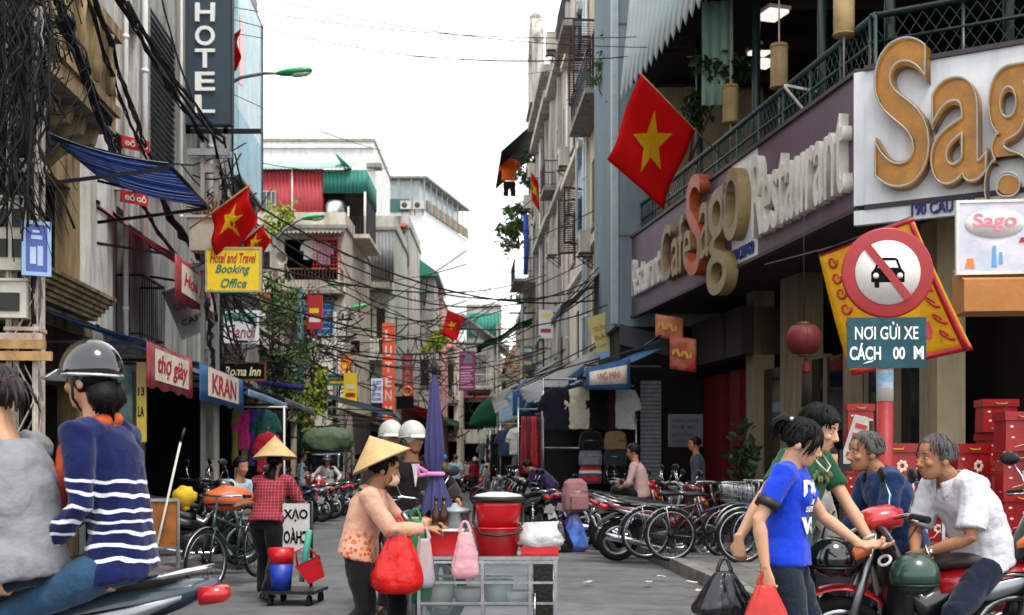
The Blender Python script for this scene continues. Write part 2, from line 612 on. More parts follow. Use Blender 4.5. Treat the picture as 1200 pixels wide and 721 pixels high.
def window(par, x0, x1, z0, z1, y=.08, fm=None, nx=2, nz=2, leaf=None, open_a=None, bars=None):
    fm = fm or WOOD
    f = MB(); t = .055
    for a, b in ((x0, x0 + t), (x1 - t, x1)): f.bx(a, b, y - .03, y + .03, z0, z1)
    for a, b in ((z0, z0 + t), (z1 - t, z1)): f.bx(x0 + t, x1 - t, y - .027, y + .027, a, b)
    for i in range(1, nx):
        c = x0 + (x1 - x0) * i / nx; f.bx(c - .02, c + .02, y - .023, y + .023, z0 + t, z1 - t)
    for i in range(1, nz):
        c = z0 + (z1 - z0) * i / nz; f.bx(x0 + t, x1 - t, y - .019, y + .019, c - .015, c + .015)
    o = f.build('window', fm, par)
    MB().bx(x0 + t, x1 - t, y + .001, y + .009, z0 + t, z1 - t).build('pane', GLASS, o)
    MB().bx(x0 - .08, x1 + .08, -.08, y - .035, z0 - .08, z0 - .003).build('sill', CONC, o)
    if leaf:
        w = (x1 - x0) / 2
        ang = open_a if open_a is not None else 1.9
        for sgn, hx in ((1, x0), (-1, x1)):
            s = MB()
            s.bx(0, .05, -.02, .02, 0, z1 - z0); s.bx(w - .05, w, -.02, .02, 0, z1 - z0)
            for q in (0, (z1 - z0) / 2 - .03, z1 - z0 - .06): s.bx(.05, w - .05, -.018, .018, q, q + .06)
            k = int((z1 - z0) / .07)
            for i in range(k):
                q = .07 + i * (z1 - z0 - .14) / k
                s.box((w / 2, 0, q), (w - .1, .035, .012), 0, 0, Matrix.Rotation(.6, 3, 'X'))
            if sgn < 0: s.v = [(-a, b, c) for a, b, c in s.v]; s.f = [f_[::-1] for f_ in s.f]
            c = s.build('shutter', leaf, o, (hx, -.025, z0))
            c.rotation_euler = (0, 0, -sgn * ang)
    if bars:
        s = MB(); k = int((x1 - x0) / .12)
        for i in range(k + 1): s.bar((x0 + i * (x1 - x0) / k, -.14, z0), (x0 + i * (x1 - x0) / k, -.14, z1), .012)
        for q in (z0, (z0 + z1) / 2, z1): s.bar((x0 - .02, -.152, q), (x1 + .02, -.152, q), .016)
        for q in (z0, z1):
            for e in (x0, x1): s.bar((e, -.16, q), (e, .02, q), .014)
        s.build('window_grille', bars, o)
    return o


def balcony(par, x0, x1, z, out=.9, rm=None, style='bars', slab=None, h=.95):
    b = MB().bx(x0, x1, -out, -.003, z - .14, z).build('balcony', slab or CONC, par)
    r = MB(); rm = rm or DKSTEEL
    P = [(x0 + .04, -.02), (x0 + .04, -out + .05), (x1 - .04, -out + .05), (x1 - .04, -.02)]
    for i in range(3):
        a, c = V((*P[i], 0)), V((*P[i + 1], 0))
        for q in (z + .08, z + h): r.bar((a.x, a.y, q), (c.x, c.y, q), .035 if q > z + .5 else .025)
        k = max(2, int((c - a).length / (.13 if style == 'bars' else .3)))
        for j in range(k + 1):
            p = a.lerp(c, j / k)
            if style == 'bars': r.bar((p.x, p.y, z), (p.x, p.y, z + h), .014)
            elif style == 'baluster': r.lathe([(.05, 0), (.03, .12), (.065, .35), (.03, .7), (.05, h - .02)], (p.x, p.y, z), 8)
            else:
                r.bar((p.x, p.y, z), (p.x, p.y, z + h), .018)
                if j < k:
                    q = a.lerp(c, (j + 1) / k)
                    r.bar((p.x, p.y, z + .1), (q.x, q.y, z + h), .01); r.bar((q.x, q.y, z + .1), (p.x, p.y, z + h), .01)
    r.build('railing', rm, b)
    return b


def building(name, label, fr, u0, w, h, depth, wm, ops=(), z0=0, roof=None, cat='building', bands=(), bandm=None, out=0, group=None, pil=(), parapet=.5, shop=None, fm=None):
    """ops: (x0, x1, z0, z1, kind[, options])"""
    t = thing(name, label, cat, fr.pt(u0, out, 0), fr.rz, group)
    m = MB()
    wall_cells(m, w, h, .22, ops, z0)
    for x in (0, w):                                # side walls, rear wall
        s = 1 if x == 0 else -1
        q = [(x, 0, z0), (x, depth, z0), (x, depth, h), (x, 0, h)]
        m.add(q, [(3, 2, 1, 0) if s > 0 else (0, 1, 2, 3)])
    m.add([(0, depth, z0), (w, depth, z0), (w, depth, h), (0, depth, h)], [(3, 2, 1, 0)])
    if z0: m.add([(0, 0, z0), (w, 0, z0), (w, depth, z0), (0, depth, z0)], [(3, 2, 1, 0)])
    m.build('wall', wm, t)
    MB().bx(-.06, w + .06, -.1, depth + .05, h, h + .14).build('roof', roof or CONC, t)
    if parapet:
        p = MB(); p.bx(0, w, 0, .18, h + .14, h + .14 + parapet); p.bx(0, .18, .18, depth, h + .14, h + .14 + parapet); p.bx(w - .18, w, .18, depth, h + .14, h + .14 + parapet)
        p.build('parapet', wm, t)
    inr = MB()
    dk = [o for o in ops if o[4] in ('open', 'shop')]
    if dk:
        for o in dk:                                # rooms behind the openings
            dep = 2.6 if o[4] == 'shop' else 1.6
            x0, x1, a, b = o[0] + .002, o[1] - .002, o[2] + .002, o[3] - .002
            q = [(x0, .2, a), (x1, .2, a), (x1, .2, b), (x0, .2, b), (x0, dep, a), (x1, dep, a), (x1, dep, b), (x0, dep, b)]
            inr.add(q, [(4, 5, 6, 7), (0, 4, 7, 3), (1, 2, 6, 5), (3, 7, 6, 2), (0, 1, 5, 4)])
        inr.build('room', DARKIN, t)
    for o in ops:
        k = o[4]; kw = o[5] if len(o) > 5 else {}
        if k == 'win': window(t, *o[:4], **{'fm': fm, **kw})
        if k == 'roller':
            s = MB(); n = int((o[3] - o[2]) / .09)
            for i in range(n):
                q = o[2] + i * .09
                s.bx(o[0], o[1], .05, .09, q, q + .07); s.bx(o[0], o[1], .065, .09, q + .07, q + .09)
            s.build('roller_shutter', kw.get('m', GALV), t)
    for z, hh, o_ in bands: MB().bx(-.02, w + .02, -o_, -.002, z, z + hh).build('cornice', bandm or wm, t)
    for x, ww, a, b in pil: MB().bx(x, x + ww, -.14, -.003, a, b).build('pilaster', bandm or wm, t)
    return t


def pipe(par, x, z0, z1, y=-.09, r=.05, m=None):
    p = MB(); p.tube([(x, y, z0), (x, y, z1)], r, 8)
    q = z0 + .6
    while q < z1: p.tube([(x, y, q), (x, y, q + .06)], r * 1.25, 8); q += 2
    return p.build('drain_pipe', m or WHITEP, par)


AIRW = plast('aircon_casing', '#b9b6aa', .5, dirt='#6b6250', dirt_amt=.5, streak=True)


def make_ac(label, loc, rz):
    t = thing('air_conditioner', label, 'air conditioner', loc, rz, 'air conditioners hung on the facades')
    c = MB(); c.bx(-.4, .4, -.42, -.12, 0, .56); c.bx(-.41, .41, -.43, -.11, .56, .6)
    c.build('casing', AIRW, t)
    g = MB()
    for r in (.09, .15, .21): g.torus((-.1, -.425, .28), r, .006, 20, 4, Matrix.Rotation(PI / 2, 3, 'X'))
    for i in range(8):
        a = i * PI / 4; g.bar((-.1, -.425, .28), (-.1 + .22 * math.cos(a), -.425, .28 + .22 * math.sin(a)), .006)
    g.build('fan_grille', plast('grey_plastic', '#6e6f70'), t)
    MB().lathe([(.215, 0), (.215, .004)], (-.1, -.421, .28), 20, 0, Matrix.Rotation(PI / 2, 3, 'X')).build('fan_opening', BLACK, t)
    b = MB()
    for x in (-.3, .3): b.bar((x, 0, -.03), (x, -.46, -.03), .035); b.bar((x, -.02, -.35), (x, -.42, -.04), .025); b.bar((x, -.005, -.4), (x, -.005, .02), .035)
    b.build('bracket', DKSTEEL, t)
    return t


AC0 = [None]


def ac(label, loc, rz):
    if AC0[0] is None: AC0[0] = make_ac(label, loc, rz); return AC0[0]
    return clone(AC0[0], loc, rz, label)


def sign(name, label, loc, rz, w, h, t, bg, lines=(), frame=None, group=None, cat='sign', y=0, both=False):
    """origin at the lower left corner of the board; lines: (text, x, z, w, h, material, bold, shear)"""
    s = thing(name, label, cat, loc, rz, group)
    MB().bx(0, w, 0, t, 0, h).build('board', bg, s)
    if frame:
        f = MB(); q = .03
        f.bx(-q, w + q, -.012, t + .012, -q, 0); f.bx(-q, w + q, -.012, t + .012, h, h + q); f.bx(-q, 0, -.012, t + .012, 0, h); f.bx(w, w + q, -.012, t + .012, 0, h)
        f.build('frame', frame, s)
    for l in lines:
        letter(l[0], s, l[1], l[2], l[3], l[4], l[5], -.002, .008, l[6] if len(l) > 6 else .02, l[7] if len(l) > 7 else 0)
    return s


def awning(name, label, fr, u0, u1, zw, zf, out, m, val=0, vm=None, arms=True, lines=(), sag=.06, inset=0, group='awnings over the shops', corr=False, side=False, cat='awning', tip=0):
    t = thing(name, label, cat, fr.pt(u0, inset, zf), fr.rz, group)
    w = u1 - u0; dz = zw - zf
    def fn(a, b):
        z = dz * (1 - b) - tip * (a if fr.d.y < 0 else 1 - a) - sag * math.sin(PI * b) * (1 + .3 * math.sin(a * 9)) + (.02 * math.sin(a * w * 40) if corr else 0)
        return (a * w, -out * b, z)
    MB().sheet(fn, int(w * 32) if corr else 12, 6, .006).build('canopy', m, t)
    if arms:
        f = MB()
        f.tube([(0, -out - .02, -.025), (w, -out - .02, -.025)], .022, 8)
        for x in (.06, w - .06): f.bar((x, 0, dz - .55 if dz > .3 else dz - .4), (x, -out, -.04), .035); f.bar((x, 0, dz - .05), (x, -out, -.03), .03)
        f.tube([(0, -.02, dz + .02), (w, -.02, dz + .02)], .03, 8)
        f.build('frame', DKSTEEL, t)
    if val:
        def vf(a, b): return (a * w, -out - .045 - .012 * math.sin(a * 14) * b, -.02 - val * b * (1 + .04 * math.sin(a * 22)))
        v = MB().sheet(vf, 24, 3, .004).build('valance', vm or m, t)
        for l in lines:
            if l[0] == '#':                          # a pale printed panel
                MB().bx(l[1], l[1] + l[3], -out - .068, -out - .06, -val + l[2], -val + l[2] + l[4]).build('printed_panel', l[5], t)
            else:
                letter(l[0], t, l[1], -val + l[2], l[3], l[4], l[5], -out - .069, .005, .02, l[6] if len(l) > 6 else .2)
    if side:
        def sf(a, b): return (-.004, -out * b, dz * (1 - b) * (1 - a) + a * -.02 - a * side)
        MB().sheet(sf, 3, 6, .004).build('side_flap', vm or m, t)
    return t


# leaves: a trunk with twigs and many small leaf faces with depth
LEAFM = mat('leaf_green', '#46602c', .6, .35, 9, bump=.1, spec=.3)
LEAFY = mat('leaf_yellow_green', '#8a9c2e', .6, .35, 9, bump=.1, spec=.3)
LEAFD = mat('leaf_dark', '#1c3418', .6, .35, 9, bump=.1, spec=.3)
BARK = mat('bark', '#3b3026', .9, .3, 12, bump=.5)


def plant(name, label, cat, loc, blobs, leafm, n=500, ls=.09, trunk=None, tr=.05, group=None, droop=.3):
    """blobs: (centre, radii) of the leaf clumps relative to loc"""
    t = thing(name, label, cat, loc, 0, group)
    tm = MB(); base = V(trunk or (0, 0, 0))
    for c, r in blobs:
        c = V(c)
        mid = base.lerp(c, .5) + V((rnd.uniform(-.1, .1), rnd.uniform(-.1, .1), .1 * c.length * .3))
        tm.tube([base, mid, c], [tr, tr * .7, tr * .3], 7)
        for k in range(5):
            d = V((rnd.gauss(0, 1), rnd.gauss(0, 1), rnd.gauss(0, 1))).normalized()
            tm.tube([mid.lerp(c, rnd.random()), c + V((d.x * r[0], d.y * r[1], d.z * r[2])) * .9], [tr * .3, tr * .08], 5)
    tm.build('trunk', BARK, t)
    lm = MB()
    tot = sum(r[0] * r[1] * r[2] for c, r in blobs)
    for c, r in blobs:
        c = V(c)
        sub = [(V((rnd.gauss(0, .5), rnd.gauss(0, .5), rnd.gauss(0, .5)))) for _ in range(9)]
        for i in range(int(n * r[0] * r[1] * r[2] / tot)):
            d = rnd.choice(sub) + V((rnd.gauss(0, .2), rnd.gauss(0, .2), rnd.gauss(0, .2)))
            p = c + V((d.x * r[0], d.y * r[1], d.z * r[2]))
            a = V((rnd.uniform(-1, 1), rnd.uniform(-1, 1), rnd.uniform(-1, .5) - droop)).normalized()
            b = a.orthogonal().normalized(); b.rotate(Matrix.Rotation(rnd.uniform(0, 6), 3, a))
            s = ls * rnd.uniform(.6, 1.4); nn = a.cross(b) * s * .12
            lm.add([p, p + a * s * .5 + b * s * .28 + nn, p + a * s, p + a * s * .5 - b * s * .28 + nn], [(0, 1, 2), (0, 2, 3)])
    lm.build('crown', leafm, t)
    return t
# ================================================================ left row
W_BEIGE = wall('wall_beige', '#94805e', '#2a2016', .9)
W_WHITE = wall('wall_white', '#c2c1bb', '#4f4a42', .85)
W_GREY = wall('wall_grey', '#a3a29c', '#45433d', .85)
W_PALE = wall('wall_pale', '#cbc2b2', '#6e6353', .7)
W_CREAM = wall('wall_cream', '#c9bda8', '#4a4034', .85)
W_STAIN = wall('wall_stained', '#b5b1a8', '#45413a', .9)
W_BLUEG = wall('wall_blue_grey', '#78888e', '#4a5457', .4, .08)
W_PINK = wall('wall_pink', '#b98a84', '#6b4a45', .6)
W_GREEN = wall('wall_green', '#9fc0a8', '#6f8073', .5)
W_FARW = wall('wall_far_white', '#d5d6d4', '#98978f', .5)
BURG = mat('burgundy_paint', '#3a1718', .6, .25, 6, bump=.1)
TEALW = mat('teal_paint', '#2f5a58', .5, .2, 6, bump=.06)
BLUEW = mat('blue_paint', '#2d7fc0', .5, .15, 6, bump=.06)
REDP = mat('red_painted_metal', '#a3202a', .5, .2, 5, bump=.06)
RUST = mat('rusty_white_steel', '#b5aea2', .7, .2, 6, bump=.2, dirt='#6a3a1c', dirt_amt=.8)

b = building('shophouse', 'beige old shophouse with corbelled balcony behind the cable tower', FL, 8.5, 8.7, 9.5, 8, W_BEIGE,
             [(.4, 4.2, GH, 2.95, 'shop'), (4.6, 8.4, GH, 2.95, 'shop'), (5.4, 8.3, 3.35, 4.95, 'open'), (1.2, 3.2, 3.6, 5, 'win')], cat='building',
             bands=[(3.02, .2, .18), (8.9, .3, .3)])
bal = MB().bx(1.5, 6.7, -1.0, -.003, 5.25, 5.45).build('balcony', W_BEIGE, b)
m = MB()
m.bx(1.5, 6.7, -1.0, -.9, 5.453, 6.35); m.bx(1.42, 6.78, -1.06, -.84, 6.353, 6.5); m.bx(1.46, 6.74, -1.05, -1.003, 5.45, 5.56)
for i in range(9): m.lathe([(.05, 0), (.09, .2), (.05, .5), (.07, .7)], (1.9 + i * .55, -1.02, 5.6), 8)
m.build('parapet', W_BEIGE, bal)
for i in range(11):
    q = MB(); x = 1.6 + i * .48
    q.prism([(0, 0), (-.85, 0), (-.8, -.18), (-.45, -.28), (-.2, -.5), (0, -.55)], (x, -.003, 5.247), (0, 1, 0), (0, 0, 1), (.14, 0, 0))
    q.build('corbel', W_BEIGE, bal)
wp = MB()
for i in range(4): wp.bx(6.9 + i * .38, 7.25 + i * .38, -.12, -.06, 2.3, 3.3 + .02 * i)
wp.build('wood_panelling', WOOD, b)
q = MB()
for i in range(6): q.bx(5.2, 8.5, -.3 - .05 * i, -.05, 3.02 + .05 * i + .21, 3.07 + .05 * i + .205)
q.build('moulding', W_BEIGE, b)

b = building('townhouse', 'narrow white townhouse with columns of triangular ventilation blocks', FL, 17.2, 3.4, 14, 8, W_WHITE,
             [(.3, 3.1, GH, 2.8, 'shop'), (1.9, 2.7, 3.3, 5.2, 'open'), (2.4, 3.2, 6.4, 8.2, 'open'), (.35, .75, 3.6, 13.5, 'open'), (1.25, 1.6, 3.6, 13.5, 'open')],
             bands=[(3.0, .15, .3)], pil=[(.02, .25, 3.2, 13.9), (.85, .3, 3.2, 13.9), (1.75, .12, 5.4, 13.9)])
for x0, x1 in ((.35, .75), (1.25, 1.6)):
    z = 3.62
    while z < 13.4:
        q = MB(); w = x1 - x0
        q.prism([(0, 0), (w, 0), (w, .1), (w * .15, .42), (0, .42)], (x0, .015, z), (1, 0, 0), (0, 0, 1), (0, .12, 0))
        q.build('ventilation_block', W_WHITE, b); z += .66
pipe(b, 3.3, 3, 13.8); pipe(b, 1.66, 3, 13.8, -.2, .04)
balcony(b, 1.8, 3.3, 3.2, .45, DKSTEEL)

b = building('hotel_annexe', 'tall blank grey building with steel louvre carrying the hotel sign', FL, 20.6, 6.4, 15.5, 9, W_GREY,
             [(.3, 6.1, GH, 2.9, 'shop'), (4.9, 5.5, 3.4, 9.5, 'open')], bands=[(3.05, .12, .25)], pil=[(4.55, .2, 3.2, 12), (5.65, .25, 3.2, 12)])
lv = MB(); lv.bx(.15, .22, -.1, -.003, 6.1, 8.9); lv.bx(2.1, 2.17, -.1, -.003, 6.1, 8.9)
for i in range(26): lv.box((1.16, -.06, 6.16 + i * .105), (1.88, .1, .015), 0, 0, Matrix.Rotation(.6, 3, 'X'))
lv.build('louvre', GALV, b); pipe(b, 4.75, 3, 15, -.22, .06); pipe(b, 2.6, 3.2, 15, -.1, .03)

b = building('hotel', 'grey concrete hotel with pale blue glass billboard on its upper wall', FL, 27, 6, 12.6, 9, W_GREY,
             [(.3, 5.7, GH, 2.9, 'shop'), (.6, 1.8, 3.5, 5.2, 'win', dict(bars=DKSTEEL)), (2.6, 3.8, 3.5, 5.2, 'win'), (.8, 1.8, 6, 7.6, 'win'), (2.8, 3.8, 6, 7.6, 'win')], bands=[(3.05, .12, .25), (5.5, .12, .1)])
BB = mat('billboard_print', '#8fb9c0', .3, .25, .7, bump=.02, dirt='#d6e6e4', dirt_amt=.8)
t = thing('billboard', 'pale blue billboard panel with a red strip beside the HOTEL sign', 'billboard', FL.pt(29.0, .06, 7.9), FL.rz)
MB().bx(0, 3.6, -.1, 0, 0, 4.6).build('panel', BB, t)
MB().bx(.02, 3.58, -.108, -.103, 0, 1.5).build('lower_print', mat('billboard_blue', '#2b93b3', .3, .4, 1.2, dirt='#123c4c', dirt_amt=.7), t)
MB().prism([(0, 0), (.5, .1), (.75, .8), (.5, 1.5), (.1, 1.6)], (.1, -.104, 2.1), (1, 0, 0), (0, 0, 1), (0, -.006, 0)).build('red_print', paint('bright_red', '#d0201c'), t)
q = MB(); q.bx(-.1, 3.75, -.16, -.1, -.08, -.003); q.bx(3.6, 3.68, -.13, 0, 0, 4.65); q.build('frame', DKSTEEL, t)

# the lane with the tree, the house with the orange tiles
b = building('low_house', 'dark low house behind the street tree', FL, 33.2, 4, 4.3, 7, W_STAIN, [(.4, 3.6, GH, 2.8, 'shop')], roof=DKSTEEL, parapet=0)
b = building('tiled_house', 'small old house under an orange clay tile roof', FL, 37.4, 7, 5.5, 8, W_CREAM,
             [(.4, 3.2, GH, 2.7, 'shop'), (3.7, 6.6, GH, 2.7, 'shop'), (1, 2.2, 3.3, 4.8, 'win'), (4, 5.2, 3.3, 4.8, 'win')], roof=CONC, parapet=0, out=.1)
TILE = mat('clay_tile', '#a4532f', .85, .35, 6, bump=.3, dirt='#4a2d1f', dirt_amt=.7)
rf = MB().prism([(-.3, .1), (4, 2.3), (8.6, 0), (8.6, -.08), (4, 2.2), (-.3, .02)], (-.3, 0, 5.66), (0, 1, 0), (0, 0, 1), (7.6, 0, 0)).build('tiled_roof', TILE, b)
tl = MB(); tl.tube([(0, 0, 0), (0, -.42, -.21)], [.085, .1], 6)
tme = tl.mesh('tile'); tme.materials.append(TILE)
for i in range(27):
    for j in range(10):
        o = link('tile', tme, rf, (-.2 + i * .275, 3.9 - j * .41 + .02, 5.66 + 2.27 - j * .205 + rnd.uniform(-.015, .02)))

# ---------------------------------------------------------------- far left: houses that face us where the street bends
CORR_T = mat('corrugated_teal', '#2f7a6c', .5, .15, 3, bump=.05, dirt='#1d4840', dirt_amt=.4, streak=True)
CORR_P = mat('corrugated_pale_green', '#8db3a3', .5, .12, 3, bump=.05, dirt='#5c7468', dirt_amt=.4, streak=True)
CORR_R = mat('corrugated_red', '#a23a40', .5, .15, 3, bump=.05, dirt='#6b2428', dirt_amt=.4, streak=True)
CORR_G = mat('corrugated_grey', '#7e8484', .55, .15, 3, metal=.4, bump=.05, dirt='#4b4038', dirt_amt=.6, streak=True)


def corr(name, par, p, u, v, w, h, m, pitch=.16, amp=.03):
    p, u, v = V(p), V(u).normalized(), V(v).normalized(); n = u.cross(v)
    def fn(a, b): return p + u * (a * w) + v * (b * h) + n * (amp * math.sin(2 * PI * a * w / pitch))
    return MB().sheet(fn, max(4, int(w / pitch * 6)), 1, .008).build(name, m, par)


F = lambda x, y: Fr(x, y, 1, 0)
b = building('apartment_house', 'beige house with open laundry balcony and blue shutter facing down the street', F(-11.2, 50), 0, 4.7, 10.6, 9, W_PALE,
             [(.4, 4.3, GH, 2.9, 'shop'), (1.25, 1.75, 9.0, 9.7, 'win'), (2.3, 4.4, 8.6, 10.2, 'open'), (3.1, 4.25, 6.5, 7.75, 'open'), (.8, 2, 3.6, 5.2, 'win'), (2.8, 4, 3.6, 5.2, 'win', dict(bars=DKSTEEL))], bands=[(8.1, .15, .12), (5.8, .12, .1)])
sh = MB()
for i in range(17): sh.box((3.68, -.03, 6.54 + i * .072), (1.15, .06, .05), 0, 0, Matrix.Rotation(.3, 3, 'X'))
sh.build('shutter', mat('blue_slat', '#2a86c6', .5, .1, 6, stripes=[('#bcd6e4', 2, 4.2, .16)]), b)
MB().bx(2.95, 4.4, -.35, -.003, 7.8, 7.9).build('canopy', DKSTEEL, b)
balcony(b, 2.0, 4.65, 8.1, .9, mat('rust_rail', '#6e4a3a', .7), 'bars', None, .8)
scr = MB()
for i in range(9): scr.bar((3.55 + i * .13, -.7, 8.95), (3.55 + i * .13, -.7, 10.3), .02)
for i in range(11): scr.bar((3.52, -.72, 8.95 + i * .135), (4.62, -.72, 8.95 + i * .135), .02)
scr.build('lattice_screen', REDP, b)
corr('canopy', b, (2.1, -1.1, 10.25), (1, 0, 0), (0, 1, .25), 2.6, 1.1, CORR_G)
t = thing('rooftop_shed', 'red and teal corrugated metal rooms on top of the beige house', 'building', (-10.6, 52.5, 10.75))
q = MB(); q.bx(0, 2.85, 0, 4, 0, 2.75)
q.build('wall', CORR_R, t)
corr('red_cladding', t, (0, -.06, 0), (1, 0, 0), (0, 0, 1), 2.85, 2.75, CORR_R)
corr('teal_cladding', t, (2.86, -.1, 1.75), (1, 0, 0), (0, 0, 1), 1.75, .95, CORR_T)
corr('teal_cladding', t, (4.62, -.1, 1.75), (0, 1, 0), (0, 0, 1), 4, .95, CORR_T)
corr('roof', t, (-.4, -.35, 2.72), (1, 0, 0), (0, 1, .33), 4.4, 2.6, CORR_P)
corr('roof', t, (4.0, -.25, 2.76), (0, 1, 0), (-.72, .1, .7), 4.4, .85, CORR_T)
window(t, .35, .95, 1.0, 1.85, -.1, W_GREY, 3, 1)
MB().bx(2.87, 4.6, .5, 3.9, 0, 2.6).build('room', DARKIN, t)
q = MB(); q.tube([(4.58, -.08, 0), (4.58, -.08, 1.8)], .05); q.tube([(1.6, -.12, .1), (1.6, -.12, 2.7)], .035); q.tube([(3.9, -.08, -.6), (3.9, -.08, 1.2)], .04); q.build('post', WHITEP, t)
MB().lathe([(.0, 0), (.42, 0), (.42, .95), (.3, 1.1), (0, 1.12)], (3.35, .05, .35), 16).build('water_tank', metalm('tank_steel', '#b9bec2', .35), t)
r_ = MB()
for i in range(12): r_.bar((2.9 + i * .15, -.25, -.1), (2.9 + i * .15, -.25, .75), .02)
r_.bar((2.88, -.25, .75), (4.6, -.25, .75), .03); r_.build('railing', DKSTEEL, t)
MB().bx(-.1, 4.8, -.5, 4, -.16, -.003).build('floor_slab', W_PALE, t)

b = building('white_block', 'plain white building rising behind the red and teal rooms', F(-15.5, 76), 0, 7.3, 20.6, 10, W_FARW, [(1, 2, 16, 17.5, 'win'), (3, 4, 16, 17.5, 'win')], bands=[(20.2, .2, .15)])
MB().bx(6.9, 7.75, -.4, .6, 19, 19.25).build('ledge', CONC, b)
b = building('terrace_house', 'pale grey green house with tall french windows over a white balcony', F(-8.1, 59), 0, 2.7, 12.2, 8, wall('wall_grey_green', '#b3b8aa', '#77766a', .6),
             [(.2, 2.5, GH, 2.9, 'shop'), (.95, 1.65, 6.5, 8.6, 'open'), (1.85, 2.25, 6.5, 8.6, 'win'), (.4, 2.3, 9.9, 12, 'open'), (.3, .85, 6.6, 8.4, 'win'), (.6, 1.2, 3.6, 5.3, 'win'), (1.6, 2.2, 3.6, 5.3, 'win')], bands=[(6.1, .14, .1), (9.2, .14, .1)])
balcony(b, .7, 2.68, 6.3, .9, WHITEP, 'baluster', WHITEP, .8); balcony(b, .1, 2.6, 9.5, .8, mat('rust_rail', '#6e4a3a'), 'bars')
balcony(b, .4, 2.6, 3.4, .8, DKSTEEL, 'bars')
corr('cladding', b, (1.5, -.06, 9.9), (1, 0, 0), (0, 0, 1), 1.15, 2.2, CORR_G)
b = building('metal_clad_house', 'narrow house with corrugated grey upper floors and red tin canopies', F(-7.3, 66), 0, 2.0, 13.6, 8, W_STAIN,
             [(.2, 1.8, GH, 2.9, 'shop'), (.7, 1.5, 8, 9.4, 'open'), (.5, 1.5, 5, 6.6, 'win')], bands=[(7.3, .15, .3), (10.3, .15, .3)])
corr('cladding', b, (.3, -.08, 11.6), (1, 0, 0), (0, 0, 1), 1.7, 1.6, CORR_G); corr('cladding', b, (.2, -.08, 13.25), (1, 0, 0), (0, 0, 1), 1.6, .5, CORR_G)
corr('canopy', b, (-.4, -1, 13.5), (1, 0, 0), (0, 1, .35), 2.3, 1, CORR_R); corr('canopy', b, (-.9, -.9, 12.3), (1, 0, 0), (0, 1, .35), 1.9, .9, mat('pink_tin', '#a86a6a', .6))
b = building('green_roofed_house', 'house with a teal gable roof and grey upper wall', F(-7.6, 74), 0, 3.1, 12.2, 9, W_GREY, [(.3, 1.1, 9, 10.2, 'open'), (.5, 1.5, 6, 7.5, 'win'), (2, 2.8, 6, 7.5, 'win'), (.2, 2.9, GH, 3, 'shop')], parapet=0)
MB().prism([(-.5, 0), (1.2, 1.6), (3.4, 0), (3.4, -.15), (-.5, -.15)], (0, -.6, 12.4), (1, 0, 0), (0, 0, 1), (0, 8, 0)).build('gable_roof', CORR_T, b)
corr('awning_roof', b, (.3, -1.2, 11.2), (1, 0, 0), (0, 1, .3), 2.4, 1.2, CORR_T)
b = building('pink_house', 'pink house with a small curved pagoda style tin roof', F(-5.9, 79), 0, 1.6, 11.6, 9, W_PINK, [(.3, .7, 8.6, 10.6, 'open'), (.9, 1.3, 8.6, 10.6, 'open'), (.3, 1.3, 5, 7, 'win'), (.1, 1.5, GH, 3, 'shop')], parapet=0)
def pag(a, c): 
    q = 1 - c; return ((a - .5) * (.3 + 1.9 * c) + .8, -.5 - .7 * c + q * 1.2, 13.6 - 2.0 * c ** .6 + .12 * abs(a - .5) * c)
MB().sheet(pag, 14, 8, .05).build('pagoda_roof', CORR_R, b)
balcony(b, .05, 1.55, 8.4, .8, REDP, 'bars', W_PINK)
b = building('light_green_tower', 'very narrow light green house front with climbing plants', F(-6.25, 71), 0, .75, 11.6, 6, mat('mint_paint', '#a8d4b8', .7, .1, 2, dirt='#6f9480', dirt_amt=.6, streak=True), [(.15, .6, 9, 10.6, 'win'), (.15, .6, 5.6, 7.4, 'win')], bands=[(10.9, .1, .15), (8.4, .1, .12)])
# white tower with the glazed roof terrace
ft = Fr(-6.5, 95, 2.7, 12)
t = thing('tower_block', 'white tower with a glazed teal roof terrace lined with flower boxes', 'building', (-9.4, 95, 0))
q = MB(); tz = 20.3
q.prism([(0, 0), (2.9, 0), (5.6, 12), (2.7, 12)], (0, 0, 0), (1, 0, 0), (0, 1, 0), (0, 0, tz)); q.build('wall', mat('tower_white', '#d8d9d8', .85, .05, 1, dirt='#bdbcb6', dirt_amt=.4, streak=True), t)
window(t, .6, 1.5, 16.0, 17.6, -.03, W_GREY, 2, 1)
MB().prism([(-.2, -.3), (3.1, -.3), (5.9, 12.3), (2.6, 12.3)], (0, 0, 22.7), (1, 0, 0), (0, 1, 0), (0, 0, .15)).build('terrace_roof', W_GREY, t)
MB().prism([(.3, .5), (2.5, .5), (5.0, 11.6), (2.7, 11.6)], (0, 0, tz + .01), (1, 0, 0), (0, 1, 0), (0, 0, 2.35)).build('glazing', mat('pale_glass', '#a9b4b4', .15, .2, 3), t)
q = MB(); q.bx(-.05, 1.75, -.15, .1, tz - .1, tz + .85); q.build('teal_panel', TEALW, t)
q = MB()
for x in (0, 1, 1.95, 2.9): q.bx(x - .05, x + .05, -.12, -.02, tz, 22.7)
for i in range(1, 9):
    x, y = 2.9 + 2.7 * i / 8, 12 * i / 8; q.bx(x, x + .1, y - .05, y + .05, tz, 22.7)
q.build('post', GALV, t)
for i in range(14):
    fx, fy = 2.95 + 2.7 * (i + .2) / 14, 12 * (i + .2) / 14
    MB().prism([(0, 0), (.12, 0), (.28, .75), (.16, .75)], (fx, fy, tz + .05), (1, 0, 0), (0, 1, 0), (0, 0, .75)).build('flower_box' if i % 2 else 'balustrade', PALEWOOD if i % 2 else TEALW, t)
for i in range(2): ac('aircon unit at the foot of the white tower terrace, %s one' % ('left' if i == 0 else 'right'), (-6.9 - .0 + i * .0 - (1 - i) * 0.95, 94.99, 20.35), 0)

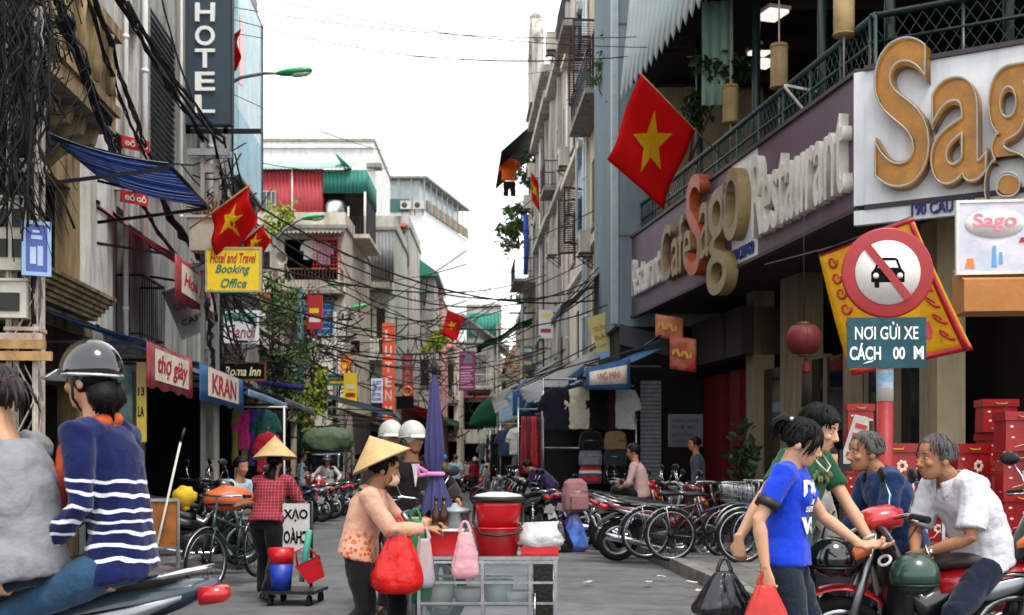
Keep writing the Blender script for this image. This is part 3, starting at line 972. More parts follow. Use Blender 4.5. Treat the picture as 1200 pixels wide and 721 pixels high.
# houses farther along on the left and the end of the street
b = building('house', 'house with a peach tin awning roof past the pink house', F(-6.1, 86), 0, 2.6, 9.6, 8, W_PALE, [(.4, 1.2, 6, 8.2, 'open'), (1.5, 2.2, 6, 8.2, 'win'), (.2, 2.4, GH, 3, 'shop'), (.4, 2.2, 3.6, 5.4, 'open')], parapet=0)
corr('awning_roof', b, (-.3, -1.6, 9.2), (1, 0, 0), (0, 1, .6), 2.7, 2, mat('peach_tin', '#b98a72', .6, .15, 3)); balcony(b, .2, 2.5, 5.7, .8, WHITEP, 'cross')
b = building('house', 'grey roofed house with dark wooden upper windows at the bend', F(-4.3, 93), 0, 3.0, 10.2, 9, W_STAIN, [(.3, 1.2, 7.4, 9.4, 'win'), (1.5, 2.4, 7.4, 9.4, 'win'), (.3, 2.6, GH, 3, 'shop'), (.4, 2.2, 4, 6, 'open')], parapet=0)
MB().prism([(-.5, 1.5), (.8, 1.7), (4.1, -.7), (4.1, -.85), (.8, 1.5), (-.5, 1.3)], (0, -1, 10.6), (1, 0, 0), (0, 0, 1), (0, 9, 0)).build('lean_roof', CORR_G, b)
balcony(b, .2, 2.9, 7, .9, WHITEP, 'bars')
b = building('house', 'building with a broad teal corrugated upper storey closing the street', F(-5.0, 112), 0, 4.0, 15.2, 9, W_STAIN, [(.4, 1.6, 8.5, 10.5, 'open'), (2.2, 3.5, 8.5, 10.5, 'win'), (.3, 3.6, GH, 3, 'shop'), (.5, 3.4, 4.5, 6.5, 'open')], parapet=.2)
corr('cladding', b, (-.1, -.3, 12.6), (1, 0, 0), (0, 0, 1), 4.1, 2.1, CORR_T, .3, .05); corr('lower_roof', b, (-.4, -1.8, 11.2), (1, 0, 0), (0, 1, .5), 5.2, 1.8, CORR_G, .3, .05)
balcony(b, .3, 2.6, 8.2, 1, WHITEP, 'bars', WHITEP)
b = building('house', 'cluttered cream house front at the far end of the street', F(-7.2, 124), 0, 4.6, 13, 9, W_CREAM, [(.4, 4.2, GH, 3, 'shop'), (.5, 1.6, 5, 7, 'open'), (2.2, 3.8, 5, 7, 'win'), (.5, 1.6, 9, 11, 'win'), (2.2, 3.8, 9, 11, 'open')], bands=[(4, .2, .4), (8, .2, .4)])
b = building('house', 'yellowish house front at the far end, right of the cream one', F(-2.5, 127), 0, 4.6, 11.5, 9, wall('wall_ochre', '#b49a6a'), [(.4, 4.2, GH, 3, 'shop'), (.5, 1.6, 5, 7, 'win'), (2.2, 3.8, 5, 7, 'open'), (.5, 3.6, 8.4, 10.4, 'win')], bands=[(4, .2, .4)])
for i, (x, y, w, h, wm, lab) in enumerate([(-12.5, 68, 5.3, 12, W_STAIN, 'stained house wall between the balcony houses'), (-22, 60, 12, 9, W_PALE, 'pale house behind the tiled house'), (-12, 84, 5.6, 9.5, W_CREAM, 'cream house hidden behind the narrow green tower'), (-9, 102, 4.4, 11, W_GREY, 'grey house below the white tower')]):
    building('house', lab, F(x, y), 0, w, h, 8, wm, [(w - 2, w - .8, 4.5, 6.2, 'win'), (w - 2, w - .8, 7.4, 8.8, 'win'), (w - 3, w - .2, GH, 3, 'shop')])

# ================================================================ right row, from the restaurant outwards
b = building('corner_tower', 'smooth blue grey corner building rising from the restaurant roof', FRy(31.9), 0, 4.1, 14.5, 3, W_BLUEG, [], z0=4.35, out=.42, parapet=0)
q = MB(); q.bx(3.95, 4.16, -.08, -.003, 4.4, 14.4); q.bx(4.103, 4.16, 0, .06, 4.4, 14.4); q.build('corner_strip', mat('pale_strip', '#9aa8ab', .5), b)
q = MB()
for z in (6.3, 8.6, 10.9, 13.2): q.bx(4.103, 4.12, .07, 2.9, z, z + .04)
q.build('panel_joint', mat('joint_grey', '#59676b'), b)
MB().bx(.1, 4.08, .1, 7, GH, 4.34).build('shop_shade_block', DARKIN, b)  # solid block, its dark colour stands in for the shade of the passage
q = MB()
for i in range(34): z = GH + i * .09; q.bx(4.09, 4.12, .55, 1.0, z, z + .075)
q.build('roller_shutter', GALV, b)
MB().prism([(0, 0), (2.2, -.55), (2.2, -.95), (0, -.45)], (4.11, .1, 4.4), (0, 1, 0), (0, 0, 1), (-.35, 0, 0)).build('underside_beam', mat('dark_beam', '#3c4347', .6), b)
LOUV = mat('brown_shutter', '#3f2517', .6, .3, 8, bump=.15)
b = building('shophouse', 'cream shophouse with burgundy shutters next to the blue grey tower', FRy(37.2), 0, 5.3, 15.5, 8, W_CREAM,
             [(.3, 5, GH, 3, 'shop'), (1.0, 2.3, 11.5, 13.5, 'open'), (2.9, 4.1, 11.5, 13.5, 'win'), (.9, 2.0, 8.0, 9.9, 'win'), (2.8, 4.2, 8.0, 9.9, 'win'), (1, 2, 5, 6.6, 'open')], bands=[(7.3, .2, .2), (10.9, .2, .25)], fm=BURG)
window(b, 1.0, 2.3, 11.5, 13.5, .02, BURG, 2, 3, BURG, 1.6)
balcony(b, .4, 4.8, 10.9, .6, DKSTEEL, 'cross'); pipe(b, .15, 3, 15, -.12, .06, mat('sky_blue_pipe', '#8fb0c4', .5)); pipe(b, .45, 3, 15, -.1, .04)
b = building('shophouse', 'old cream shophouse with brown louvred shutters standing open', FRy(43.2), 0, 6, 17, 8, W_PALE,
             [(.3, 5.7, GH, 3, 'shop'), (3.6, 5.0, 7.9, 9.6, 'open'), (1, 2.2, 7.9, 9.6, 'win'), (3.6, 5, 11.6, 13.4, 'win'), (1, 2.2, 11.6, 13.4, 'win'), (2.4, 3.3, 4.4, 6.2, 'win')], bands=[(7.1, .15, .15), (10.6, .2, .3), (14.6, .2, .3)], fm=LOUV)
window(b, 3.6, 5.0, 7.9, 9.6, .02, LOUV, 2, 2, LOUV, 2.0)
balcony(b, 3, 5.6, 14.4, .7, DKSTEEL); pipe(b, .2, 3, 16); pipe(b, 5.85, 3, 16, -.1, .07, mat('sky_blue_pipe', '#8fb0c4'))
q = MB(); q.bx(5.2, 5.5, -.3, -.25, 8, 15); q.build('blue_board', mat('pale_blue_board', '#8aa3b4', .6), b)
b = building('shophouse', 'grey stained shophouse with tall pilasters and aircon units', FRy(49.6), 0, 6.4, 17.5, 8, W_STAIN,
             [(.3, 6.1, GH, 3, 'shop'), (1, 2.2, 7.5, 9.5, 'win'), (4, 5.2, 7.5, 9.5, 'win'), (1, 2.2, 12, 14, 'open'), (4, 5.2, 12, 14, 'win'), (2.6, 3.7, 4.2, 6, 'win')], bands=[(6.8, .2, .2), (11, .2, .25), (15.5, .3, .35)], pil=[(.1, .3, 3.2, 15.4), (3, .3, 3.2, 15.4), (6, .3, 3.2, 15.4)], fm=LOUV)
balcony(b, .6, 2.6, 11.6, .6, DKSTEEL)
b = building('shophouse', 'tall weathered grey shophouse with an old arched ornamental gable', FRy(58.5), 0, 8.9, 17, 9, W_STAIN,
             [(.3, 8.6, GH, 3, 'shop'), (1, 2.2, 7.5, 9.6, 'win'), (3.8, 5, 7.5, 9.6, 'win'), (6.6, 7.8, 7.5, 9.6, 'win'), (1, 2.2, 12, 14.2, 'win'), (3.8, 5, 12, 14.2, 'win'), (6.6, 7.8, 12, 14.2, 'win'), (2, 3, 4.2, 6, 'win')], bands=[(6.8, .2, .2), (11, .25, .3), (15.6, .3, .4), (16.6, .3, .5)], pil=[(.05, .4, 3.2, 15.5), (2.8, .4, 3.2, 15.5), (5.6, .4, 3.2, 15.5), (8.4, .4, 3.2, 15.5)], fm=LOUV)
gb = MB()
gp = [(0, 0)] + [(1.6 + 1.6 * -math.cos(a * PI / 10), 2.6 + 1.3 * math.sin(a * PI / 10)) for a in range(11)] + [(3.2, 0), (2.8, 0), (2.7, 1.6)] + [(1.6 + 1.1 * math.cos(a * PI / 8), 1.8 + 1.1 * math.sin(a * PI / 8)) for a in range(9)] + [(.4, 0)]
gb.prism(gp, (.2, -.5, 17.15), (1, 0, 0), (0, 0, 1), (0, .5, 0)); gb.bx(.1, 3.4, -.6, .1, 17.0, 17.14)
gb.lathe([(.2, 0), (.3, .2), (.12, .4), (0, .5)], (1.8, -.25, 21.0), 10)
for x in (0.35, 3.25): gb.lathe([(.2, 0), (.3, .2), (.12, .5), (0, .8)], (x, -.25, 19.6), 10)
gb.build('gable', W_STAIN, b); pipe(b, 2.3, 3, 15.5); pipe(b, 5.2, 3, 15.5, -.1, .08, mat('dark_pipe', '#2a2c30'))
b = building('terrace_building', 'narrow building with dark sloping roof and laundry balcony beyond the old gable', FRy(66.5), 0, 7.6, 15.8, 8, W_STAIN,
             [(.3, 7.3, GH, 3, 'shop'), (4, 6.4, 10.4, 13, 'open'), (1, 2.2, 10.4, 13, 'open'), (3.8, 5.2, 6.6, 9, 'open')], parapet=0, bands=[(9.8, .2, .6), (6, .2, .3)])
corr('lean_roof', b, (0, -1.7, 15.7), (1, 0, 0), (0, 1, .9), 8, 3.2, mat('black_roofing', '#15171a', .7)); balcony(b, 3.4, 7.4, 10, 1.1, DKSTEEL)
b = building('house', 'pale house with open balcony behind the rooftop bushes', FRy(80), 0, 12, 9.8, 8, W_PALE, [(.4, 11.5, GH, 3, 'shop'), (1, 2.4, 5, 7, 'win'), (8, 10, 5, 7, 'open'), (4, 6, 5, 7, 'open')], bands=[(3.8, .2, .3)])
b = building('house', 'yellowish low house far down the right side', FRy(100), 0, 18, 8.5, 8, wall('wall_ochre', '#b49a6a'), [(.4, 17, GH, 3, 'shop'), (1, 2.4, 5, 7, 'win'), (8, 10, 5, 7, 'open'), (13, 15, 5, 7, 'win')], bands=[(3.8, .2, .5)])
for px, py, y in ((694, 298, 35.3), (664, 197, 42.0), (660, 62, 44.5), (634, 246, 58.6), (668, 300, 44.0), (640, 210, 55.5)):
    o_ = .5 if y > 50 else .12
    u = V((frx(y), y, 0)); f = FRy(y)
    ac('grey aircon unit on the right facades at %s' % {35.3: 'the foot of the burgundy shutters', 42.0: 'the left of the open brown shutters', 44.5: 'the very top of the picture', 58.6: 'the bottom of the old gable wall', 44.0: 'the wall under the brown shutters', 55.5: 'the old pilastered wall'}[y],
       f.pt(0, .06 + (.2 if y > 43 else 0), CAMH + (547 - py) / 1500 * y), f.rz)

# ---------------------------------------------------------------- restaurant
RA, RB, RCc = (2.7, 27.6), (4.45, 16.0), (7.3, 14.16)
R1 = Fr(*RA, RB[0] - RA[0], RB[1] - RA[1]); L1 = math.hypot(RB[0] - RA[0], RB[1] - RA[1])
R2 = Fr(*RB, RCc[0] - RB[0], RCc[1] - RB[1]); L2 = math.hypot(RCc[0] - RB[0], RCc[1] - RB[1])
W_REST = wall('wall_restaurant', '#8f8268', '#5a5040', .7)
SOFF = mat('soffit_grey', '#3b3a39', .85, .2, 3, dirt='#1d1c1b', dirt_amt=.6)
GREENP = mat('dark_green_paint', '#0b211e', .45, .2, 6, bump=.05, coat=.2)
t = thing('restaurant', 'corner restaurant with open upper terrace over a dark ground floor', 'restaurant', (2.7, 27.6, 0))
tw = lambda p: (p[0] - 2.7, p[1] - 27.6)
poly = [tw(p) for p in (RA, RB, RCc, (13, 14.16), (13, 27.6))]
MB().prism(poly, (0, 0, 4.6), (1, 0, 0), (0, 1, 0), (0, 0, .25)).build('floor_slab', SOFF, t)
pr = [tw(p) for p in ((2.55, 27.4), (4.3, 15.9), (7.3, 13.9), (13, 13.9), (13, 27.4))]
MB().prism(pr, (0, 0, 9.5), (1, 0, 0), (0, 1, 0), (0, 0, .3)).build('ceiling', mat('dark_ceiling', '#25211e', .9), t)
MB().prism([tw(p) for p in ((2.9, 27.6), (4.6, 16.4), (13, 16.4), (13, 27.6))], (0, 0, 9.82), (1, 0, 0), (0, 1, 0), (0, 0, 4.5)).build('upper_wall', W_STAIN, t)
wl_ = MB(); wl_.bx(10, 10.3, -13.4, 0, 4.86, 9.49); wl_.bx(.4, 10, -.25, -.02, 4.86, 9.49)
wl_.build('terrace_rear_wall', mat('terrace_wall', '#4a3b2e', .9, .3, 1.5), t)
MB().bx(.35, 2.6, -.6, -.27, 6.2, 9.3).build('beige_end_wall', W_REST, t)
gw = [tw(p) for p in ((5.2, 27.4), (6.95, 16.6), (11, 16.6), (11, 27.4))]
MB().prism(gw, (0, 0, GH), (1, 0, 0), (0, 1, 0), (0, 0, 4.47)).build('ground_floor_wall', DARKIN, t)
A2, B2 = V((4.2, 27.3, 0)), V((5.95, 16.2, 0))
G = Fr(4.2, 27.3, 1.75, -11.1); LG = (B2 - A2).length
def gpt(f): return A2.lerp(B2, f) - V((2.7, 27.6, 0))
def gcol(nm, f0, f1, m, z0=GH, z1=4.595, th=.4):
    a, c = gpt(f0), gpt(f1)
    q = MB(); mid = (a + c) / 2
    q.box((mid.x, mid.y, (z0 + z1) / 2), ((c - a).length, th, z1 - z0), G.rz)
    return q.build(nm, m, t)
REDL = mat('dark_red_lacquer', '#6a0f14', .45, .2, 5, coat=.3)
for f0, f1, m in ((.26, .30, W_REST), (.42, .505, W_REST), (.66, .683, W_REST), (.78, .80, W_REST), (.885, .93, W_REST)): gcol('column', f0, f1, m)
for f0, f1 in ((0, .10), (.15, .2)): gcol('red_door', f0, f1, REDL, GH, 3.2, .2)
for f0, f1 in ((.305, .415), (.51, .655), (.69, .775), (.805, .88)): gcol('glazed_door', f0, f1, GLASS, GH, 3.1, .05)
for f in (.56, .65, .70, .77): gcol('door_frame', f, f + .008, mat('pale_frame', '#6f6a58'), GH, 3.15, .12)
for f0, f1 in ((.02, .2), (.22, .3)): gcol('overhead_box', f0, f1, mat('grey_brown_box', '#3a352f', .8, .2), 3.4, 4.3, .9)
# terrace posts, rails, wire mesh
for fr, L_, us in ((R1, L1, [.2, 3.4, 6.6, 9.4, 11.6]), (R2, L2, [1.6, 3.2])):
    for u in us:
        p = fr.pt(u, -.35) - t.location
        MB().tube([(p.x, p.y, 4.86), (p.x, p.y, 9.49)], .07, 10).build('terrace_post', GREENP, t)
    r = MB()
    a, c = fr.pt(0, -.1) - t.location, fr.pt(L_, -.1) - t.location
    for z, w in ((6.95, .09), (6.62, .05), (6.28, .05)): r.tube([a + V((0, 0, z)), c + V((0, 0, z))], w / 2, 8)
    k = int(L_ / 1.0)
    for i in range(k + 1):
        p = a.lerp(c, i / k); r.tube([p + V((0, 0, 4.86)), p + V((0, 0, 6.95))], .025, 6)
    r.build('terrace_rail', GREENP if fr is R2 else mat('worn_green_rail', '#263c3a', .5, .2), t)
    n = MB(); k = int(L_ / .16)
    for i in range(k):
        p, q_ = a.lerp(c, i / k), a.lerp(c, min(1, (i + 3) / k))
        n.bar(p + V((0, 0, 6.2)), q_ + V((0, 0, 6.9)), .008); n.bar(q_ + V((0, 0, 6.2)), p + V((0, 0, 6.9)), .008)
    n.build('wire_mesh', mat('green_wire', '#0f2b23', .5), t)
tb = MB()
for i in range(5):
    p = R1.pt(1.5 + i * 2.1, -1.3) - t.location; tb.bx(p.x - .03, p.x + 5, p.y - .04, p.y + .04, 9.2, 9.49)
tb.build('ceiling_beam', mat('dark_timber', '#1f1813', .8, .3), t)
fx = mat('lit_tube', '#f2f4ea', .3)
fx.node_tree.nodes['Principled BSDF'].inputs['Emission Color'].default_value = (1, .98, .9, 1)
fx.node_tree.nodes['Principled BSDF'].inputs['Emission Strength'].default_value = .5
for i, (px, py, d) in enumerate(((905, 18, 22), (893, 60, 24.5), (895, 75, 25.5))):
    p = W(px, py, d)
    q = thing('ceiling_light', 'lit fluorescent ceiling light above the restaurant terrace, %s' % ('nearest' if i == 0 else 'middle one' if i == 1 else 'deepest'), 'light', p)
    MB().box((0, 0, 0), (.36, .5, .05), .3).build('tube', fx, q); MB().box((0, 0, .06), (.42, .56, .06), .3).build('housing', WHITEP, q)
    MB().bar((0, 0, .09), (0, 0, 9.49 - p.z), .02).build('hanger', DKSTEEL, q)
# ================================================================ signs
def matT(*a, **k): return mat(*a, transl=.45, **k)


GOLD = mat('gold_letter', '#92600f', .35, .3, 5, metal=.25, bump=.1, dirt='#5a3a12', dirt_amt=.5, coat=.3)
DULLGOLD = mat('dull_gold_letter', '#8e7a52', .5, .25, 5, dirt='#4a3c24', dirt_amt=.5)
OFFW = mat('offwhite_letter', '#d3cfc4', .6, .1, 4, dirt='#8a8272', dirt_amt=.5)
PURP = mat('purple_board', '#5e4a56', .55, .12, 2, bump=.05, dirt='#4a3b44', dirt_amt=.5, streak=True)
WBOARD = mat('white_board', '#cdd2d6', .4, .06, 2, bump=.03, dirt='#8c9094', dirt_amt=.35, streak=True)
NAVY = mat('navy_letter', '#1f2a6b', .5, .1)
RED = paint('sign_red', '#a00e16', .5, .1)
YEL = paint('sign_yellow', '#d8b81e', .45)
TEAL = paint('sign_teal', '#0f6a70', .4)
SLATE = paint('slate_board', '#2c3b47', .4)
WHT = paint('letter_white', '#dcdcd8', .45)
BLK = mat('sign_black', '#0a0a0b', .8, spec=.1)
BLUE = paint('sign_blue', '#1c4fa3', .45)
MAROON = paint('maroon', '#7c1f3c', .5)
PINKR = mat('faded_red_cloth', '#b23a44', .85, .25, 6, bump=.2, dirt='#d69a98', dirt_amt=.6, transl=.45)
CREAMP = mat('cream_print', '#cfc6b6', .8, .15, 8, dirt='#9a8e80', dirt_amt=.5)

s = sign('hotel_sign', 'tall slate blue sign reading HOTEL in white letters down its face', W(211, 145, 24), 0, .95, 2.65, .16, SLATE, frame=metalm('sign_edge', '#3a4048', .5))
for ch, y0, y1 in (('H', 4, 26), ('O', 31, 54), ('T', 58, 80), ('E', 85, 107), ('L', 112, 133)):
    letter(ch, s, .29, (145 - y1) / 62.5, .37, (y1 - y0) / 62.5, WHT, -.002, .045, .02)
q = MB(); q.bx(-.35, 1.5, .05, .13, -.16, -.08); q.bx(.1, .18, .05, .13, -.16, -.04); q.bx(.8, .88, .05, .13, -.16, -.04); q.build('bracket', DKSTEEL, s)
sign('booking_sign', 'yellow sign with red and teal script below the flags', W(243, 340, 18.8), 0, .77, .6, .06, YEL,
     [('Hotel and Travel', .04, .4, .68, .145, RED, .01, .3), ('Booking', .12, .215, .51, .16, TEAL, .01, .35), ('Office', .2, .035, .38, .135, TEAL, .01, .35)], frame=metalm('pale_edge', '#b9b48a', .5))
s = sign('shop_sign', 'white sign with a green band and red word behind the hanging cables', W(262, 402, 27.5), .25, .75, .72, .06, WBOARD,
         [('Hanoi', .06, .12, .62, .26, RED, .01, .2)])
MB().bx(.05, .7, -.01, -.003, .48, .66).build('green_band', paint('sign_green', '#2c7a5c'), s)
sign('inn_sign', 'black sign with cream script above the blue rolled awning', W(258, 444, 25), .15, .85, .3, .08, BLK, [('Roma Inn', .08, .06, .7, .18, mat('cream_letter', '#d2c79a', .5), .01, .3)], frame=metalm('gilt_edge', '#7a4a2a', .5))
s = sign('street_plaque', 'small blue enamel plaque fixed to the rusty cable tower', W(30, 318, 9.75), .5, .155, .36, .012, paint('enamel_blue', '#1f3f8e'), frame=metalm('pale_blue_edge', '#8aa0c0', .5))
for x, z, w, h in ((.03, .06, .045, .13), (.085, .05, .04, .15), (.04, .25, .08, .03), (.05, .3, .05, .02)): MB().bx(x, x + w, -.005, -.001, z, z + h).build('printed_panel', mat('pale_blue_print', '#9fb0cf', .5), s)
t = thing('hanging_board', 'grey translucent signboard hanging aslant beside the red valance', 'sign', W(214, 398, 21.5), .55)
q = MB(); R_ = Matrix.Rotation(-.42, 3, 'Y'); q.box(R_ @ V((.3, 0, .42)), (.6, .03, .85), 0, 0, R_); q.build('board', mat('grey_board', '#8d9090', .5, .12, 3, dirt='#5a5c5c', dirt_amt=.5), t)
for tx, z, hh, m in (('KARAOKE', .46, .14, RED), ('CAFE', .2, .1, BLK)):
    o = letter(tx, t, 0, 0, .42, hh, m); p = R_ @ V((.09, -.02, z)); o.location = p; o.rotation_euler = (0, -.42, 0)
s = sign('shop_sign', 'narrow yellow upright sign by the helmeted rider', W(160, 518, 15.2), .1, .11, .95, .05, YEL, [('LA', .02, .3, .07, .12, BLK), ('13', .02, .55, .07, .1, BLK)])
MB().bx(-.42, -.05, 0, .03, .1, .9).build('blue_print_panel', mat('green_blue_print', '#2a6a6a', .5, .5, 6, dirt='#b5c0b0', dirt_amt=.6), s)
for i, (px, py, w, h, y) in enumerate(((143, 172, .45, .16, 17.6), (143, 236, .42, .16, 17.3))):
    sign('wall_sign', 'small red wall sign on the white townhouse, %s the blue awning' % ('above' if i == 0 else 'below'), W(px, py, y), .9, w, h, .04, RED, [('ĐỒ GỖ', .04, .03, w - .08, h - .06, CREAMP)])
s = sign('banner', 'tall orange red banner with pale letters hanging over the far street', W(448, 497, 52), 0, .5, 4.1, .03, mat('orange_red_cloth', '#d1472c', .8, .15, 3, dirt='#e08a60', dirt_amt=.4))
for ch, z in (('L', 3.4), ('U', 2.75), ('T', 2.1), ('E', 1.5), ('N', .95), ('M', .3)): letter(ch, s, .12, z, .26, .42, OFFW, -.002, .01, .02)
s = sign('banner', 'maroon banner with dull gold letters between the balconies', W(471, 465, 58), 0, .5, 1.95, .03, MAROON)
for ch, z in (('C', 1.45), ('A', 1.0), ('F', .55), ('E', .1)): letter(ch, s, .14, z, .22, .32, DULLGOLD, -.002, .01, .02)
MB().torus((.25, -.03, .25), .2, .045, 16, 6, Matrix.Rotation(PI / 2, 3, 'X')).build('orange_ring', paint('orange', '#d9701c'), s)
s = sign('poster', 'purple red poster with pale lines of print over the street end', W(538, 458, 50), 0, .62, 1.55, .03, mat('purple_print', '#7d2f58', .6, .25, 2))
for i in range(8): MB().bx(.06, .56 - .06 * (i % 3), -.008, -.001, .12 + i * .11, .17 + i * .11).build('print_line', mat('pink_print', '#c99ab0', .6), s)
MB().bx(.1, .52, -.008, -.001, 1.08, 1.45).build('picture', mat('grey_print', '#6b6878', .6, .5, 6), s)
sign('guest_house_sign', 'white and blue guest house sign above the far left stalls', W(435, 472, 50), 0, .45, .95, .05, paint('sign_pale', '#c3cbd8'), [('GUEST', .05, .7, .35, .16, BLUE), ('HOUSE', .05, .48, .35, .16, BLUE), ('HOTEL', .05, .26, .35, .12, BLUE), ('ROOMS', .05, .08, .35, .12, BLUE)])
sign('dark_board', 'plain black signboard hanging under the far wires', W(465, 479, 55), 0, .7, .5, .05, BLK, frame=DKSTEEL)
t = thing('tilted_sign', 'tilted yellow sign with red lettering and a blue foot over the awnings', 'sign', W(705, 421, 29.6), -.1)
R_ = Matrix.Rotation(-.32, 3, 'Y'); q = MB(); q.box(R_ @ V((.2, 0, .5)), (.46, .07, 1.0), 0, 0, R_); q.build('board', mat('pale_yellow_board', '#c9bb6e', .5, .12, 3), t)
q = MB(); q.box(R_ @ V((.2, -.04, .08)), (.46, .012, .16), 0, 0, R_); q.build('blue_foot', paint('sky_blue', '#4a8cc4'), t)
for tx, z, hh, m in (('TRƯNG', .62, .15, RED), ('BÀY', .44, .14, RED), ('KHÁCH SẠN', .24, .1, TEAL)):
    o = letter(tx, t, 0, 0, .36, hh, m); o.location = R_ @ V((.02, -.04, z)); o.rotation_euler = (0, -.32, 0)

# the restaurant's sign bands
def band(name, label, fr, L_, m, parts):
    t = thing(name, label, 'sign', fr.pt(0, .02, 4.55), fr.rz)
    for x0, x1, mm in parts: MB().bx(x0, x1, -.1, 0, 0, 1.66).build('board', mm, t)
    q = MB(); q.bx(0, L_, -.14, 0, 1.663, 1.72); q.bx(0, L_, -.13, 0, -.06, -.003); q.build('edge_trim', mat('dark_trim', '#3a3034', .6), t)
    return t


# local x on the left band from a photo column: solve the ray through px with the facade line
def ux(fr, px):
    k = (px - 600) / 1500
    return (k * fr.p.y - fr.p.x) / (fr.d.x - k * fr.d.y)


c0, c1, c2, c3 = (ux(R1, p) for p in (822, 866, 897, 1016))
s = band('fascia_sign', 'long purple fascia of the restaurant with gold and white raised letters', R1, L1, PURP, [(0, c1 - .01, PURP), (c1, c2 - .01, WBOARD), (c2, L1 - .12, PURP)])
letter('Restaurant', s, ux(R1, 752), .35, ux(R1, 785) - ux(R1, 752), .78, OFFW, -.1, .1, .005)
letter('Cafe', s, ux(R1, 788), .3, ux(R1, 824) - ux(R1, 788), 1.05, DULLGOLD, -.1, .12, .005)
for ch, a, b_, z, h, m in (('S', 824, 842, .1, 1.75, mat('red_letter_face', '#a8552f', .5, .35, 4, dirt='#a3101a', dirt_amt=.8)), ('a', 840, 852, .3, .95, DULLGOLD), ('g', 849, 874, -.42, 1.75, DULLGOLD), ('o', 868, 889, .35, 1.15, DULLGOLD)):
    letter(ch, s, ux(R1, a), z, ux(R1, b_) - ux(R1, a), h, m, -.1, .2, .0)
letter('Restaurant', s, ux(R1, 899), .22, ux(R1, 1010) - ux(R1, 899), 1.25, OFFW, -.1, .13, .008)
letter('190 CAU GO', s, ux(R1, 868), .06, ux(R1, 893) - ux(R1, 868), .2, NAVY, -.1, .03)
s = band('fascia_sign', 'white fascia with giant gold letters above the street corner', R2, L2, WBOARD, [(0, L2, WBOARD)])
q = MB(); q.bx(-.14, .0, -.105, 0, 0, 1.66); q.build('corner_strip', WBOARD, s)
NEON = mat('neon_glass', '#8f8b80', .2, .1)
LET = [('S', 1034, 1098, 53, 226), ('a', 1099, 1164, 97, 222), ('g', 1161, 1217, 84, 262), ('o', 1217, 1280, 90, 215)]
for ch, a, b_, y0, y1 in LET:
    x0, x1 = ux(R2, a), ux(R2, b_)
    d = R2.pt((x0 + x1) / 2).y
    z0, z1 = CAMH + (547 - y1) / 1500 * d - 4.55, CAMH + (547 - y0) / 1500 * d - 4.55
    letter(ch, s, x0, z0, x1 - x0, z1 - z0, GOLD, -.1, .18, .024)
    me = text_mesh(ch, x1 - x0 + .05, z1 - z0 + .05, .02, .0)      # the neon tube that follows the letter's edge
    cu = bpy.data.curves.new('neon', 'FONT'); cu.body = ch; cu.size = 1; cu.offset = .012; cu.bevel_depth = .006; cu.fill_mode = 'NONE'; cu.resolution_u = 9
    ob = bpy.data.objects.new('neon', cu); ne = bpy.data.meshes.new_from_object(ob); bpy.data.objects.remove(ob); bpy.data.meshes.remove(me)
    if ne.vertices:
        xs = [v.co.x for v in ne.vertices]; ys = [v.co.y for v in ne.vertices]
        ax, bx_, ay, by_ = min(xs), max(xs), min(ys), max(ys)
        for v in ne.vertices: v.co = ((v.co.x - ax) / (bx_ - ax) * (x1 - x0), -.335 + v.co.z, (v.co.y - ay) / (by_ - ay) * (z1 - z0))
        ne.materials.append(NEON); link('neon_tube', ne, s, (x0, 0, z0))
MB().bx(-.14, L2, -.1, 0, -.24, -.062).build('lower_board', WBOARD, s)
letter('190 CAU GO', s, ux(R2, 1072), -.2, ux(R2, 1146) - ux(R2, 1072), .15, NAVY, -.1, .05, .01)

s = sign('picture_sign', 'pink and white printed sign hanging under the giant gold letters', W(1124, 319, 13.4), -.12, 1.0, .72, .05, mat('pink_white_print', '#c8c2cc', .5, .2, 3, dirt='#8db4cc', dirt_amt=.7), frame=WHITEP)
MB().lathe([(.3, 0), (.3, .006)], (.36, -.004, .5), 24, 0, Matrix.Rotation(PI / 2, 3, 'X') @ Matrix.Diagonal((1, .5, 1))).build('oval', WHT, s)
letter('Sago', s, .14, .42, .44, .19, mat('pink_letter', '#d27a8c', .5), -.012, .006, .02)
for x, z, w, h, m in ((.06, .04, .1, .1, 'orange'), (.33, .05, .05, .22, 'sky_blue'), (.4, .08, .04, .12, 'sky_blue'), (.75, .2, .1, .2, 'sky_blue'), (.6, .3, .1, .05, 'sign_red')):
    MB().prism([(0, 0), (w, 0), (w * .8, h), (w * .2, h)], (x, -.002, z), (1, 0, 0), (0, 0, 1), (0, -.006, 0)).build('printed_shape', MATS[m], s)
q = MB(); q.bar((.3, .02, .72), (.3, .02, 1.0), .02); q.bar((.8, .02, .72), (.8, .02, 1.0), .02); q.build('hanger', DKSTEEL, s)
t = thing('box_awning', 'tan cloth awning box over the gift shop corner', 'awning', W(1130, 365, 13.3), -.1)
MB().prism([(0, 0), (0, .33), (.5, .5), (.5, .0)], (0, 0, 0), (0, 1, 0), (0, 0, 1), (1.6, 0, 0)).build('cover', mat('tan_cloth', '#a8703e', .85, .15, 3, bump=.2), t)
MB().bx(-.02, 1.62, .25, .3, .43, .9).build('back_board', BLK, t)

